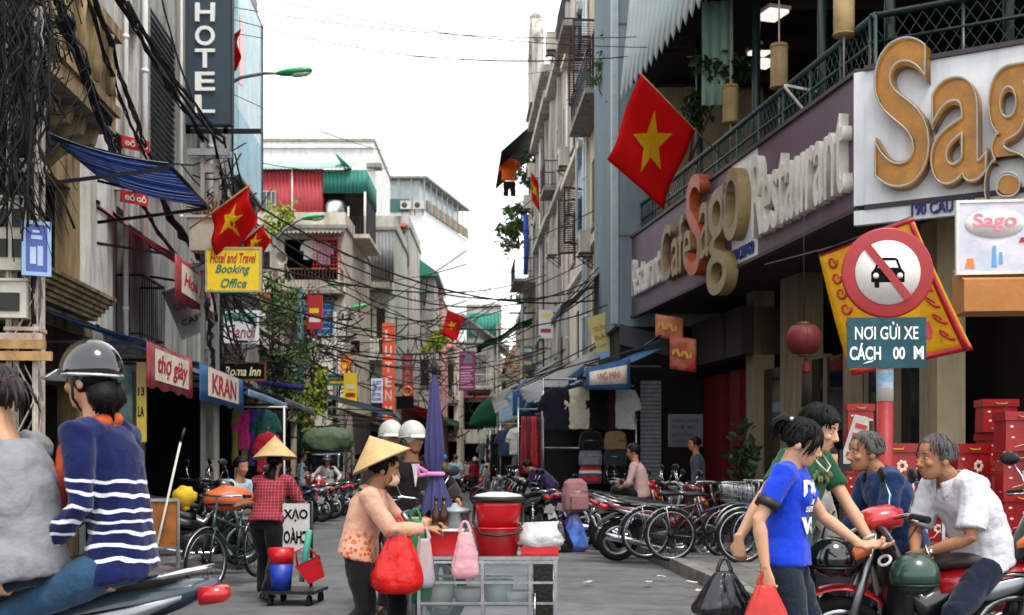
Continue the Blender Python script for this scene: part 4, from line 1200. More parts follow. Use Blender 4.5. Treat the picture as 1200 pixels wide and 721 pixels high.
# the round traffic sign on its striped pole
PD = 9.8
p0 = W(1038, 547, PD); p0.z = GH
t = thing('traffic_sign', 'round red ringed sign barring cars on a red and white pole', 'traffic sign', p0, -.06)
zc = CAMH + (547 - 321) / 1500 * PD - GH
q = MB()
q.tube([(0, 0.03, 0), (0, .03, 1.68)], .062, 16, 0); q.build('pole', mat('red_pole', '#8f1a1c', .5, .2, 4, dirt='#3a1512', dirt_amt=.5), t)
MB().tube([(0, .03, 1.68), (0, .03, 2.02)], .064, 16).build('white_band', mat('pole_white', '#c6c2b8', .6, .1, 4, dirt='#7a6a5a', dirt_amt=.5), t)
MB().tube([(0, .03, 2.023), (0, .03, zc + .2)], .05, 12).build('pole', GALV, t)
MB().tube([(0, .03, .0), (0, .03, .5)], .065, 16).build('white_band', WHITEP, t)
MB().lathe([(.0655, 0), (.0655, .12)], (0, .03, 1.78), 14, 0, None, True, False, PI * 1.1, PI * 1.8).build('sticker', mat('blue_pink_sticker', '#6fa9c4', .5, .5, 14, dirt='#c46a86', dirt_amt=.8), t)
RX = Matrix.Rotation(PI / 2, 3, 'X')
MB().lathe([(.345, 0), (.345, .02), (.33, .024)], (0, -.04, zc), 48, 0, RX).build('disc', paint('signal_red', '#8e0a10', .5, .1), t)
MB().lathe([(.245, 0), (.245, .004)], (0, -.066, zc), 40, 0, RX).build('white_field', paint('signal_white', '#cfcac4', .5, .2), t)
car = [(-.125, -.075), (-.125, .0), (-.1, .03), (-.075, .1), (-.05, .112), (.05, .112), (.075, .1), (.1, .03), (.125, .0), (.125, -.075), (.1, -.075), (.1, -.115), (.065, -.115), (.065, -.075), (-.065, -.075), (-.065, -.115), (-.1, -.115), (-.1, -.075)]
MB().prism(car, (0, -.0705, zc), (1, 0, 0), (0, 0, 1), (0, -.002, 0)).build('car_symbol', BLK, t)
MB().prism([(-.078, .035), (.078, .035), (.058, .09), (-.058, .09)], (0, -.073, zc), (1, 0, 0), (0, 0, 1), (0, -.002, 0)).build('car_windscreen', MATS['signal_white'], t)
for x in (-.09, .09): MB().lathe([(.022, 0), (.022, .002)], (x, -.073, zc - .025), 14, 0, RX).build('car_headlamp', MATS['signal_white'], t)
q = MB(); q.box((0, -.077, zc), (.06, .004, .5), 0, 0, Matrix.Rotation(-PI / 4 * .85, 3, 'Y')); q.build('red_bar', MATS['signal_red'], t)
zp = CAMH + (547 - 432) / 1500 * PD - GH
PLT = mat('worn_teal_plate', '#124650', .6, .35, 7, bump=.1, dirt='#0a1e24', dirt_amt=.85)
MB().bx(-.305, .29, -.06, -.045, zp, zp + .385).build('plate', PLT, t)
letter('NOI GỬI XE', t, -.245, zp + .215, .475, .135, WHT, -.06, .004, .012)
MB().prism([(0, 0), (.012, .002), (.017, .02), (.008, .018)], (-.127, -.061, zp + .298), (1, 0, 0), (0, 0, 1), (0, -.003, 0)).build('horn_stroke', WHT, t)
letter('CÁCH', t, -.285, zp + .06, .235, .13, WHT, -.06, .004, .025); letter('00', t, .04, zp + .065, .09, .095, WHT, -.06, .004, .025); letter('M', t, .195, zp + .065, .075, .1, WHT, -.06, .004, .025)
MB().prism([(-.19, .03), (-.12, .045), (-.1, .06), (-.15, .05)], (0, -.061, zp), (1, 0, 0), (0, 0, 1), (0, -.003, 0)).build('torn_sticker', WHT, t)
q = MB()
for z in (zc - .2, zc + .2, zp + .1, zp + .3): q.box((0, -.005, z), (.16, .07, .025))
q.build('clamp', GALV, t)
# yellow printed banner behind it
BANY = mat('yellow_banner', '#e6b51c', .6, .12, 4, bump=.15, dirt='#8a5f10', dirt_amt=.3, transl=.45)
cs = [W(959, 297, 12.6), W(1071, 254, 12.0), W(1139, 410, 12.0), W(998, 441, 12.6)]
t = thing('banner', 'yellow banner with red dragon scrolls behind the round traffic sign', 'banner', cs[3])
def bf(a, b):
    top = cs[0].lerp(cs[1], a); bot = cs[3].lerp(cs[2], a)
    return top.lerp(bot, b) - cs[3] + V((0, .05 * math.sin(a * 7 + b * 3), 0))
MB().sheet(bf, 16, 12, .006).build('cloth', BANY, t)
def bp(a, b): return bf(a, b) + V((0, -.012, 0))
q = MB()
for a0, a1, b0, b1 in ((0, 1, .955, 1.0), (0, 1, 0, .03)): q.sheet(lambda a, b: bp(a0 + (a1 - a0) * a, b0 + (b1 - b0) * b), 12, 1, .004)
q.sheet(lambda a, b: bp(.93 + .05 * a, b), 1, 10, .004)
q.build('red_border', RED, t)
for side, ph in ((.12, 0), (.86, 1)):
    for k in range(7):
        q = MB(); c = .1 + k * .125
        pts = [bp(side + .05 * math.cos(w * .7) * (1 - w / 14), c + .055 * math.sin(w * .7 + ph) * (1 - w / 14)) + V((0, -.006, 0)) for w in range(12)]
        q.tube(pts, [.015 - .001 * w for w in range(12)], 5); q.build('dragon_scroll', RED, t)
for k in range(5):
    q = MB(); q.box(bp(.35 + k * .1, .79) + V((0, -.008, 0)), (.07, .006, .16), 0, 0, Matrix.Rotation(.2 * (-1) ** k, 3, 'Y')); q.build('red_mark', RED, t)
o = letter('1999', t, 0, 0, .14, .05, RED); o.location = bp(.8, .9)
q = MB(); q.tube([bf(0, 0), bf(1, 0)], .018, 6); q.build('rod', DKSTEEL, t)
MB().bar(bf(.3, 0), V((bf(.3, 0).x + .25, bf(.3, 0).y + 5.2, 1.9)), .015).build('tie_wire', DKSTEEL, t)
# red and gold posters and notice at the restaurant's far end
for i, (px, py, w, h, d, m) in enumerate(((768, 395, .55, .45, 25, 'red_gold'), (785, 432, .5, .62, 24, 'red'))):
    mm = mat('poster_' + m, '#9c1f2a' if i else '#a8583a', .5, .35, 5, dirt='#d8a060', dirt_amt=.6)
    t = thing('hanging_poster', 'festive red poster hanging under the restaurant corner, %s' % ('upper gold tinted one' if i == 0 else 'lower brighter one'), 'poster', W(px, py, d), -.3)
    MB().sheet(lambda a, b: (a * w, .03 * math.sin(a * 5), h * b - .18 * a * w), 8, 6, .01).build('sheet', mm, t)
    q = MB()
    for k in range(5): q.box((.08 + k * .08, -.02, h * .5 - .02 * k), (.05, .008, .1 + .05 * (k % 2)), 0, 0, Matrix.Rotation(.4 * (-1) ** k, 3, 'Y'))
    q.build('gold_print', mat('gold_print', '#c99a3a', .5), t)
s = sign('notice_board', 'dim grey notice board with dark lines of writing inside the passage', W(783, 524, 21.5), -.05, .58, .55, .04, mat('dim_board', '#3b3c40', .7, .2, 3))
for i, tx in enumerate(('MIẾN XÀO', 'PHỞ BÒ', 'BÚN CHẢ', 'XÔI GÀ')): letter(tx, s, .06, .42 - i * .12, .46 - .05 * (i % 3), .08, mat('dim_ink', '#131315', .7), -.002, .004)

# ================================================================ awnings
STRIPE = matT('blue_striped_cloth', '#2a66ae', .8, .3, 5, bump=.2, stripes=[('#d4dce4', 0, 5.3, .12), ('#143c80', 0, 3.1, .2), ('#a9b4ba', 0, 7.7, .08)])
SKYC = mat('sky_blue_sheet', '#8fb4cc', .6, .12, 3, bump=.1, dirt='#5b6f78', dirt_amt=.5, transl=.45)
BLUEC = mat('blue_sheet', '#3f76a8', .7, .15, 3, bump=.1, dirt='#27455e', dirt_amt=.4, transl=.45)
WSHEET = mat('white_sheet', '#b9bcbc', .7, .1, 3, bump=.1, dirt='#6e6a60', dirt_amt=.6, transl=.45)
GREYC = mat('grey_canvas', '#5d5f60', .8, .2, 3, bump=.2, dirt='#2b2a28', dirt_amt=.6)
awning('awning', 'blue striped fold-out awning beneath the corbelled balcony', FL, 13.2, 15.4, 4.78, 4.45, 1.3, STRIPE, inset=.75)
awning('awning', 'red awning with a pale printed valance on the white townhouse', FL, 18, 21.3, 5.0, 4.33, 1.05, PINKR, .62, PINKR, lines=[('#', .4, .1, 2.4, .42, CREAMP), ('Hoa giấy', .55, .16, 2.1, .32, RED)], group='awnings over the shops')
awning('awning', 'low awning with faded red valance above the helmeted rider', FL, 14.2, 16.7, 3.25, 2.72, 1.55, BLUEC, .5, PINKR, lines=[('#', .35, .07, 1.85, .36, CREAMP), ('thợ giày', .45, .1, 1.65, .28, RED)])
awning('awning', 'low awning whose blue valance has red letters on white', FL, 17.2, 20.8, 3.25, 2.72, 1.55, SKYC, .5, BLUEC, lines=[('#', .55, .07, 2.5, .4, CREAMP), ('KRAN', .8, .12, 2.0, .28, RED, 0)])
awning('awning', 'pale blue low awning over the clothes hanging by the pole', FL, 21, 26, 3.1, 2.6, 1.6, SKYC, .12)
awning('awning', 'dark canvas awning behind the concrete pole', FL, 26.4, 32, 3.3, 2.75, 1.5, GREYC, .15)
awning('awning', 'blue and white striped awning beyond the tiled house', FL, 38, 43.5, 3.6, 3.0, 2.3, matT('pale_striped_cloth', '#aab6bc', .8, .1, 3, stripes=[('#54788f', 0, 2.2, .35)]), .15, inset=.9)
awning('awning', 'brown sheet awning near the apartment house corner', FL, 44.5, 50, 3.5, 2.9, 2.2, mat('brown_sheet', '#6b4d3c', .8, .2, 3), .15, inset=.6)
awning('awning', 'white and red awning below the guest house sign', FL, 52, 60, 3.5, 2.7, 2.4, WSHEET, .4, PINKR, inset=.9)
awning('awning', 'bright red awning sloping over the far stalls', FL, 62, 74, 4.8, 3.9, 2.9, matT('red_sheet', '#b2262e', .7, .15, 3), .5, inset=1.6)
awning('awning', 'pale green awning at the far bend', FL, 76, 88, 4.8, 4.0, 2.4, matT('pale_green_sheet', '#8fb09a', .7, .12, 3), .3, inset=3)
f = FRy(27.5)
t = awning('awning', 'blue awning with a lettered end flap above the hanging shirts', f, 0, 3.3, 3.75, 3.25, 1.42, BLUEC, .2, BLUEC, tip=.22)
def endflap(a, b): return (3.312 + .02 * math.sin(9 * a), -1.44 + .84 * a, -.1 - .4 * b + .2 * a * (1 - b))
MB().sheet(endflap, 8, 3, .006).build('end_flap', BLUEC, t)
MB().sheet(lambda a, b: V(endflap(.08 + .84 * a, .2 + .6 * b)) + V((.012, 0, 0)), 6, 2, .004).build('printed_panel', CREAMP, t)
o = letter('TRANG MINH', t, 0, 0, .62, .14, RED); o.location = (3.335, -1.36, -.34); o.rotation_euler = (0, -.1, PI / 2)
awning('awning', 'thin white and blue sheet awning sloping from the cream shophouse', FRy(36.5), 0, 5.2, 4.6, 3.5, 2.1, WSHEET, .1, SKYC, tip=.65)
t = awning('awning', 'pale sheet awning with a hanging blue number flap', FRy(42.5), 0, 5.2, 4.6, 3.6, 2.2, SKYC, .1, WSHEET, tip=.7)
MB().sheet(lambda a, b: (5.22, -2.2 + .62 * a, -.1 - .72 * b), 4, 4, .006).build('number_flap', BLUEC, t)
o = letter('12', t, 0, 0, .3, .4, OFFW); o.location = (5.24, -2.05, -.68); o.rotation_euler = (0, 0, PI / 2)
awning('awning', 'long grey sheet awning under the pilastered shophouse', FRy(49), 0, 5.8, 5.4, 4.0, 2.5, WSHEET, .12, tip=.9)
awning('awning', 'white and pale blue awning next to the green dome awning', FRy(56), 0, 5.2, 4.7, 3.6, 2.6, SKYC, .2, WSHEET, tip=.8)
awning('awning', 'tin lean-to awning under the old gable', FRy(64), 0, 6.5, 5.6, 4.2, 2.2, CORR_G, corr=True)
awning('awning', 'dark awning over the farthest stalls on the restaurant side', FRy(76), 0, 9, 4.6, 3.6, 2.4, GREYC, .3)
awning('awning', 'black ragged tarpaulin slung over the cream shophouse doorway', FRy(33.8), 0, 3.0, 6.6, 5.2, 1.3, mat('black_tarp', '#1b1c20', .6, .3, 4, bump=.3), .2, sag=.18)
t = thing('dome_awning', 'rounded dark green canvas awning over a stall', 'awning', W(550, 500, 50))
GRC = mat('green_canvas', '#0f4a34', .8, .15, 4, bump=.2)
MB().sheet(lambda a, b: (1.1 * a, 1.7 * b - .3, 1.25 * math.sin(PI / 2 * (a * .96 + .04)) ** .7), 12, 6, .01).build('canopy', GRC, t)
MB().sheet(lambda a, b: (1.1 * a, -.3, 1.25 * math.sin(PI / 2 * (a * .96 + .04)) ** .7 * b), 12, 3, .01).build('end_panel', GRC, t)
q = MB(); q.bar((.05, -.25, 0), (1.1, -.25, 0), .03); q.bar((.05, 1.4, 0), (1.1, 1.4, 0), .03); q.bar((1.1, -.25, 0), (1.1, 1.4, 0), .03); q.bar((1.12, .5, -3.4), (1.12, .5, 1.2), .05); q.build('frame', DKSTEEL, t)
t = thing('scaffold_canopy', 'green net stretched over a rusty white scaffold frame', 'scaffold', W(583, 445, 46))
q = MB(); pts = [(0, 0, 0), (.95, 0, 0), (0, 0, 2.0), (.95, 0, 2.0)]
for y in (0, 1.6):
    for x in (0, .85):
        q.tube([(x, y, -4.2), (x, y, 2.0)], .035, 6)
    for z in (0, .7, 1.35, 2.0): q.tube([(0, y, z), (.85, y, z)], .025, 6)
    for z in (0, .7, 1.35): q.tube([(0, y, z), (.85, y, z + .65)], .02, 6); q.tube([(.85, y, z), (0, y, z + .65)], .02, 6)
for x in (0, .85):
    for z in (0, 1.35, 2.0): q.tube([(x, 0, z), (x, 1.6, z)], .025, 6)
q.build('frame', RUST, t)
MB().sheet(lambda a, b: (-.75 + 2.0 * a, 1.8 * b - .2, 1.15 + 1.1 * a - .12 * math.sin(PI * b) + .05 * math.sin(a * 11)), 14, 6, .01).build('net', matT('green_net', '#12522e', .85, .25, 5, bump=.3), t)
# tin valance above the restaurant terrace
t = thing('tin_valance', 'streaked pale blue tin valance with a jagged lower edge over the terrace', 'awning', R1.pt(2.2, .35, 8.4), R1.rz)
def tv(a, b):
    x = a * 6.2; zig = .22 * abs(((a * 17) % 1) - .5) * 2
    return (x + .03 * b, -.3 - .25 * b, 2.3 * (1 - b) + .3 - b * (.25 - zig) + .012 * math.sin(x * 52) * 0)
MB().sheet(tv, 136, 3, .01).build('tin_sheet', mat('pale_blue_tin', '#7f9aa0', .5, .15, 3, dirt='#b08a4a', dirt_amt=.6, streak=True), t)
q = MB()
for i in range(8): q.bar((.1 + i * .85, -.3, 2.5), (.1 + i * .85, .3, 2.6), .04)
q.bar((0, -.32, 2.62), (6.2, -.32, 2.62), .06); q.build('support', DKSTEEL, t)
t = thing('tin_screen', 'narrow blue green tin panel hanging at the end of the terrace', 'panel', W(822, 124, 22.6), -.2)
corr('sheet', t, (0, 0, 0), (1, 0, 0), (0, 0, 1), .55, 2.2, CORR_P); MB().bx(-.02, .6, .04, .09, 2.2, 2.26).build('rail', GREENP, t)
t = thing('rolled_awning', 'rolled up dark blue awning on a pole across the lane', 'awning', W(300, 450, 33))
MB().tube([(0, 0, .05), (1.25, -.2, -.12)], .075, 10).build('roll', mat('navy_canvas', '#1b2160', .8, .15, 5, bump=.2), t)
MB().tube([(-.4, .05, .1), (1.4, -.23, -.14)], .03, 8).build('pole', DKSTEEL, t)
t = thing('rolled_awning', 'rolled blue tarpaulin standing upright against the stained shophouse', 'awning', W(616, 322, 47))
MB().tube([(0, 0, 0), (.03, 0, 1), (0, .02, 2.2)], [.09, .11, .1], 10).build('roll', mat('blue_canvas', '#26408c', .8, .15, 5, bump=.2), t)
q = MB(); q.torus((.02, 0, .6), .115, .012, 14, 5); q.torus((.02, 0, 1.6), .115, .012, 14, 5); q.build('tie', BLACK, t)

# ================================================================ flags
FRED = mat('flag_red', '#c8120f', .75, .06, 3, bump=.05, spec=.2, transl=.45)
FYEL = mat('flag_yellow', '#e0b21a', .75, .06, 3, bump=.05, spec=.2, transl=.45)


def flag(label, base, tip, hoist0, hoist1, fly, w, ripple=.05, droop=0, name='flag'):
    """a star flag: pole from base to tip; its hoist lies along the pole between two fractions; fly is the direction it hangs"""
    base, tip, fly = V(base), V(tip), V(fly).normalized()
    t = thing(name, label, 'flag', base, 0, 'star flags')
    MB().tube([(0, 0, 0), (tip - base) * .5 + V((0, 0, -.01)), tip - base], .014, 8).build('pole', PALEWOOD, t)
    a0, a1 = (tip - base) * hoist0, (tip - base) * hoist1
    nrm = (a1 - a0).cross(fly).normalized()
    def fn(u, v): return a0.lerp(a1, u) + fly * (w * v) + nrm * (ripple * math.sin(v * 7 + u * 2.5) * (.2 + v)) + V((0, 0, -droop * v * v * (1 - u)))
    MB().sheet(fn, 12, 18, .006).build('cloth', FRED, t)
    h = (a1 - a0).length; r = h * .3
    q = []
    for i in range(10):
        a = PI / 2 + i * PI / 5; rr = r if i % 2 == 0 else r * .4
        q.append((.5 + rr * math.sin(a - .2) / h, .5 + rr * math.cos(a - .2) / w))
    for s_ in (-1, 1):
        star = MB(); N_ = []
        tri = [(0.5, 0.5)] + q
        def P_(c): return V(fn(*c)) + nrm * (.012 * s_)
        vs = [P_(c) for c in tri] + [P_(((c[0] + .5) / 2, (c[1] + .5) / 2)) for c in q]
        fs = []
        for i in range(10):
            j = (i + 1) % 10
            fs += [(0, 11 + i, 11 + j), (11 + i, 1 + i, 1 + j, 11 + j)]
        b = len(vs); vs += [v + nrm * (.004 * s_) for v in vs]; fs += [tuple(b + k for k in f_[::-1]) for f_ in fs]
        star.add(vs, fs); star.build('star', FYEL, t)
    return t


flag('large red star flag on a bamboo pole leaning from the restaurant terrace', W(858, 196, 22.4), W(750, 86, 20.3), .43, .995, W(714, 187, 20.6) - W(752, 89, 20.3), 1.42, .05)
flag('red star flag draped above the yellow booking sign, upper of two', W(222, 268, 18.9), W(294, 216, 18.6), .35, .97, V((.15, .0, -1)), .6, .12, .1)
flag('red star flag drooping half behind the yellow booking sign', W(258, 302, 19.2), W(310, 262, 19), .5, .98, V((.3, 0, -1)), .3, .09, .1)
flag('red flag hanging among the balcony plants of the far terrace building', W(624, 250, 55), W(622, 200, 55), .3, .98, V((.55, .1, -.75)), .6, .05, .1)
flag('orange red flag lit from behind, hanging low over the far street', W(545, 372, 43), W(524, 363, 43), .1, .98, V((-.25, 0, -1)), .85, .05)
flag('red star flag limp beside the HOTEL billboard', W(268, 45, 26.5), W(282, 35, 26), .3, .98, V((-.1, 0, -1)), .7, .08, .05)
# ================================================================ poles, lamps, cables
# rusty white lattice tower with meter boxes
base = W(30, 547, 10); base.z = GH
t = thing('cable_tower', 'rusty white lattice cable tower wrapped in black cables', 'utility pole', base, .1)
for x in (-.1, .1):
    for y in (-.1, .1):
        q = MB(); q.bx(x - .022, x + .022, y - .005, y + .005, 0, 6.6); q.bx(x - .005, x + .005, y - .022, y + .022, 0, 6.6)
        q.build('leg', RUST, t)
q = MB()
for i in range(16):
    z = .1 + i * .4; s = 1 if i % 2 else -1
    for y in (-.112, .112): q.bar((-.1 * s, y, z), (.1 * s, y, z + .4), .028, .008)
    for x in (-.112, .112): q.bar((x, -.1 * s, z), (x, .1 * s, z + .4), .008, .028)
q.build('lacing', RUST, t)
q = MB()
for z in (2.15, 2.9, 3.45, 4.8): q.bx(-.9, .16, -.15, -.11, z, z + .06); q.bx(-.13, .13, -.13, .13, z + .08, z + .11)
q.build('cross_arm', RUST, t)
t = thing('wooden_plank', 'two short wooden planks tied across the cable tower', 'plank', base + V((0, -.17, 2.03)), .1)
for i in range(2): MB().box((-.1, 0, i * .09), (.72 - .1 * i, .045, .07), .02 * i).build('plank', PALEWOOD, t)
METER = plast('meter_casing', '#b0ac9c', .55, dirt='#6a5a44', dirt_amt=.5, streak=True)


def meter(label, loc, w, h, n, rz=0):
    t = thing('meter_box', label, 'meter box', loc, rz, 'electricity meter boxes')
    MB().bx(0, w, 0, .18, 0, h).build('casing', METER, t)
    for k in range(n):
        z = .08 * h + k * h * .84 / n
        for x0, x1 in ((.12, .44), (.56, .88)) if w < h * 1.2 and n > 1 else ((.2, .8),):
            MB().bx(w * x0, w * x1, -.012, -.002, z + h * .1, z + h * .1 + h * .5 / n).build('window', BLACK, t)
    MB().bx(-.015, w + .015, -.02, .19, h, h + .02).build('lid', METER, t)
    return t


meter('large two windowed meter box on the rusty cable tower', W(-8, 316, 9.8), .25, .55, 2, .1)
meter('small blank box below the large meter box on the tower', W(-8, 372, 9.8), .245, .28, 1, .1)
# concrete ladder pole with the transformer drum
base = W(246, 547, 19.5); base.z = GH
t = thing('concrete_pole', 'concrete ladder pole with square openings by the blue valance', 'utility pole', base)
for x in (-.1, .1): MB().bx(x - .03, x + .03, -.06, .06, 0, 6.1).build('leg', CONC, t)
q = MB()
for i in range(7): q.bx(-.069, .069, -.055, .055, .25 + i * .9, .38 + i * .9)
q.build('rung', CONC, t)
q = MB(); q.bx(-.32, .32, -.12, -.065, 5.9, 6.0); q.bx(-.32, .32, .065, .12, 5.9, 6.0); q.bx(-.25, .25, -.12, -.065, 4.15, 4.25); q.build('cross_arm', GALV, t)
t = thing('transformer_box', 'dirty white junction box mounted on the concrete ladder pole', 'junction box', base + V((.02, -.14, 4.4)))
MB().bx(-.22, .22, -.32, -.02, 0, .48).build('casing', METER, t); MB().bx(-.27, .27, -.36, -.0, .483, .52).build('lid', METER, t)
q = MB()
for x in (-.12, 0, .12): q.lathe([(.03, .52), (.05, .6), (.03, .66), (.05, .72), (.02, .82)], (x, -.17, 0), 8)
q.build('insulator', mat('brown_insulator', '#5c3a22', .3), t)
MB().bx(-.2, .2, -.01, .06, .1, .4).build('mount', DKSTEEL, t)
# mast farther down the street with meter boxes and horn loudspeaker
for i, (px, d, h, lab) in enumerate(((352, 36, 6.2, 'green cable mast behind the street tree'), (393, 44, 6.5, 'thin grey cable mast in front of the apartment house'), (612, 58, 9, 'grey pole with insulators at the far roof terrace'), (505, 70, 6.5, 'thin pole hung with cables at the street bend'))):
    base = W(px, 547, d); base.z = GH
    t = thing('utility_pole', lab, 'utility pole', base)
    MB().tube([(0, 0, 0), (0, 0, h)], [.11, .085], 10).build('pole', TEALW if i == 0 else GALV, t)
    q = MB()
    for z in (h - .3, h - .9): q.bx(-.6, .6, -.04, .04, z, z + .08)
    q.build('cross_arm', DKSTEEL, t)
    for x in (-.5, -.25, .25, .5): MB().lathe([(.03, 0), (.06, .05), (.035, .09), (.06, .14), (.02, .2)], (x, 0, h - .22), 8).build('insulator', MATS['brown_insulator'], t)
meter('white meter box with four dark windows on the green mast', W(343, 486, 35.8), .32, .5, 2)
meter('white meter box with four dark windows on the grey mast', W(383, 490, 43.8), .36, .68, 2)
meter('lower white meter box on the grey mast above the tarpaulin load', W(387, 509, 43.7), .33, .32, 2)


def lamp(label, base, head, tip_dir=(1, -.2, .1), hl=.75):
    t = thing('street_lamp', label, 'street lamp', base, 0, 'green street lamps')
    v = V(head) - V(base)
    MB().tube([(0, 0, 0), v * .35 + V((0, 0, .12)), v * .75 + V((0, 0, .08)), v], [.04, .04, .035, .03], 8).build('arm', GALV, t)
    d = V(tip_dir).normalized()
    q = MB(); P_ = [v + d * (hl * k) for k in (-.1, .05, .3, .7, .95, 1.0)]
    q.tube(P_, [.05, .1, .13, .14, .09, .02], 12, 0, True, True, .6, (0, 0, 1)); q.build('lamp_housing', paint('lamp_green', '#1e9c5a', .4), t)
    q = MB(); q.tube([v + d * (hl * k) - V((0, 0, .06)) for k in (.3, .5, .8, .95)], [.04, .1, .09, .03], 10, 0, True, True, .6, (0, 0, 1)); q.build('lens', mat('lamp_lens', '#c3c7c2', .2, .05), t)
    q = MB(); q.box((0, 0, 0), (.12, .12, .3)); q.build('clamp', GALV, t)
    return t


lamp('nearest green headed street lamp reaching out beside the HOTEL sign', W(258, 104, 27), W(328, 86, 26.5), (1, 0, .1), .68)
lamp('green headed street lamp in front of the red rooftop rooms', W(322, 283, 38), W(356, 256, 37.5), (1, 0, .12), .62)
lamp('small green headed street lamp above the blue slatted shutter', W(352, 352, 46), W(384, 334, 45.5), (1, 0, .15), .55)
lamp('small green headed street lamp beside the tall french windows', W(393, 372, 50), W(412, 361, 49.5), (1, 0, .2), .6)
t = thing('loudspeaker', 'grey horn loudspeaker facing down the street among the wires', 'loudspeaker', W(329, 303, 35.5))
MB().lathe([(.02, .32), (.06, .2), (.12, .08), (.21, 0), (.2, .0), (.1, .09), (.03, .25)], (0, 0, 0), 18, 0, Matrix.Rotation(-PI / 2, 3, 'X') @ Matrix.Rotation(.4, 3, 'Y')).build('horn', METER, t)
MB().box((0, .4, 0), (.16, .2, .16)).build('driver', METER, t); MB().bar((0, .42, 0), (.6, .5, -1.2), .04).build('bracket', GALV, t)

CABG = 'overhead cables across the street'


def cable(a, b, sag, r=.012, label='thin black overhead cable sagging across the street', group=CABG, m=None, n=14, wob=0, name='cable'):
    a, b = V(a), V(b)
    pts = []
    for i in range(n + 1):
        k = i / n
        p = a.lerp(b, k); p.z -= sag * 4 * k * (1 - k)
        if wob and 0 < i < n: p += V((rnd.uniform(-wob, wob), rnd.uniform(-wob, wob), rnd.uniform(-wob, wob)))
        pts.append(p - a)
    q = MB()
    if r >= .03:                                     # a bundle: several strands lashed together
        for k in range(6):
            f = [V((rnd.gauss(0, .5), rnd.gauss(0, .5), rnd.gauss(0, .5))) * r for _ in pts]
            q.tube([p + d for p, d in zip(pts, f)], r * rnd.choice((.22, .3, .4)), 5)
    else: q.tube(pts, r, 6)
    o = q.build(name, m or CABLE, None, a)
    return tag(o, label, 'cable', group)


SEEN_C = [0]
def ORDN(n): return '%d%s' % (n, 'th' if 10 < n % 100 < 20 else {1: 'st', 2: 'nd', 3: 'rd'}.get(n % 10, 'th'))


for (x0, y0, d0, x1, y1, d1, sag, r) in [
    (262, 215, 28, 700, 352, 33, .9, .022), (262, 228, 28, 720, 330, 32, 1.2, .018), (300, 262, 31, 690, 330, 36, 1.3, .02), (305, 275, 31, 745, 342, 29, 1.5, .016),
    (262, 300, 24, 640, 322, 50, .7, .022), (300, 320, 33, 620, 352, 48, 1.0, .018), (255, 335, 20, 640, 392, 46, .6, .02), (310, 385, 36, 632, 380, 46, .9, .03),
    (360, 408, 36, 560, 420, 60, .5, .022), (352, 398, 36, 612, 390, 58, .9, .035), (352, 404, 36, 640, 412, 44, .7, .018), (393, 400, 44, 612, 330, 58, .9, .02),
    (393, 385, 44, 700, 300, 36, .6, .015), (300, 345, 33, 590, 350, 60, 1.5, .02), (280, 370, 30, 505, 470, 70, .6, .025), (352, 415, 36, 505, 430, 70, 1.0, .04),
    (420, 372, 46, 640, 220, 50, .3, .018), (430, 350, 50, 600, 318, 60, 1.0, .02), (440, 330, 55, 745, 222, 30, .5, .014), (300, 190, 33, 490, 182, 80, .6, .012),
    (250, 100, 25, 560, 178, 70, .8, .008), (270, 8, 25, 1000, 20, 24, .5, .008), (270, 22, 25, 900, 38, 25, .7, .008), (280, 40, 26, 860, 55, 26, .4, .007),
    (285, -10, 26, 1040, 40, 22, .6, .008), (560, 90, 60, 860, 30, 27, .3, .01), (330, 300, 36, 640, 470, 40, -.2, .014), (352, 392, 36, 640, 420, 38, 1.1, .014),
    (505, 420, 70, 640, 408, 44, .4, .03), (393, 408, 44, 505, 455, 70, .5, .05), (310, 408, 33, 393, 430, 44, .5, .04), (300, 390, 30, 360, 430, 36, .6, .03)]:
    SEEN_C[0] += 1
    cable(W(x0, y0, d0), W(x1, y1, d1), sag, r, '%s overhead cable from %s to %s, %s counted down' % ('thick black' if r > .024 else 'black' if r > .013 else 'thin', 'the HOTEL wall' if x0 < 290 else 'the tree lane' if x0 < 340 else 'the green mast' if x0 < 380 else 'the grey mast' if x0 < 410 else 'the far houses', 'the far houses' if x1 < 610 else 'the stained facade' if x1 < 650 else 'the cream facade' if x1 < 760 else 'the terrace', ORDN(SEEN_C[0])))
# thick bundles running along the left facades
for i, (x0, y0, d0, x1, y1, d1, sag, r) in enumerate([
    (60, -30, 10, 142, 178, 17, .1, .05), (72, 20, 10, 165, 230, 18.4, .2, .045), (108, -20, 13.5, 176, 185, 18.4, .1, .04), (98, -10, 13, 182, 205, 18.5, .15, .03),
    (132, -15, 16, 240, 165, 18.5, .05, .045), (142, -5, 16, 262, 162, 20, .1, .035), (150, 2, 16.5, 262, 168, 21, .2, .025), (188, -10, 18, 250, 158, 18.6, .3, .015),
    (176, 205, 18.5, 262, 330, 24, .2, .06), (165, 235, 18.5, 262, 345, 24, .3, .04), (250, 158, 18.6, 305, 330, 33, .6, .03), (262, 330, 24, 352, 400, 36, .5, .05),
    (262, 345, 24, 300, 470, 30, .1, .035), (248, 340, 18.8, 272, 470, 22, .15, .03), (242, 350, 18.7, 250, 430, 19, .05, .05), (38, 90, 9.9, 40, 380, 9.9, .0, .02), (22, 200, 9.9, 26, 520, 9.95, 0, .018),
    (275, 180, 27, 292, 240, 28, .1, .02), (262, 160, 20, 278, 250, 22, -.1, .018), (258, 340, 22.5, 300, 345, 30, 1.3, .018), (560, 330, 62, 610, 290, 58, .1, .02), (300, 480, 30, 352, 470, 36, .4, .03), (352, 440, 36, 393, 470, 44, .5, .03)]):
    cable(W(x0, y0, d0), W(x1, y1, d1), sag, r, 'thick black cable bundle along the left shop fronts, %s counted from the tower' % ORDN(i + 1), 'cable bundles along the left facades', None, 12, r * .5)
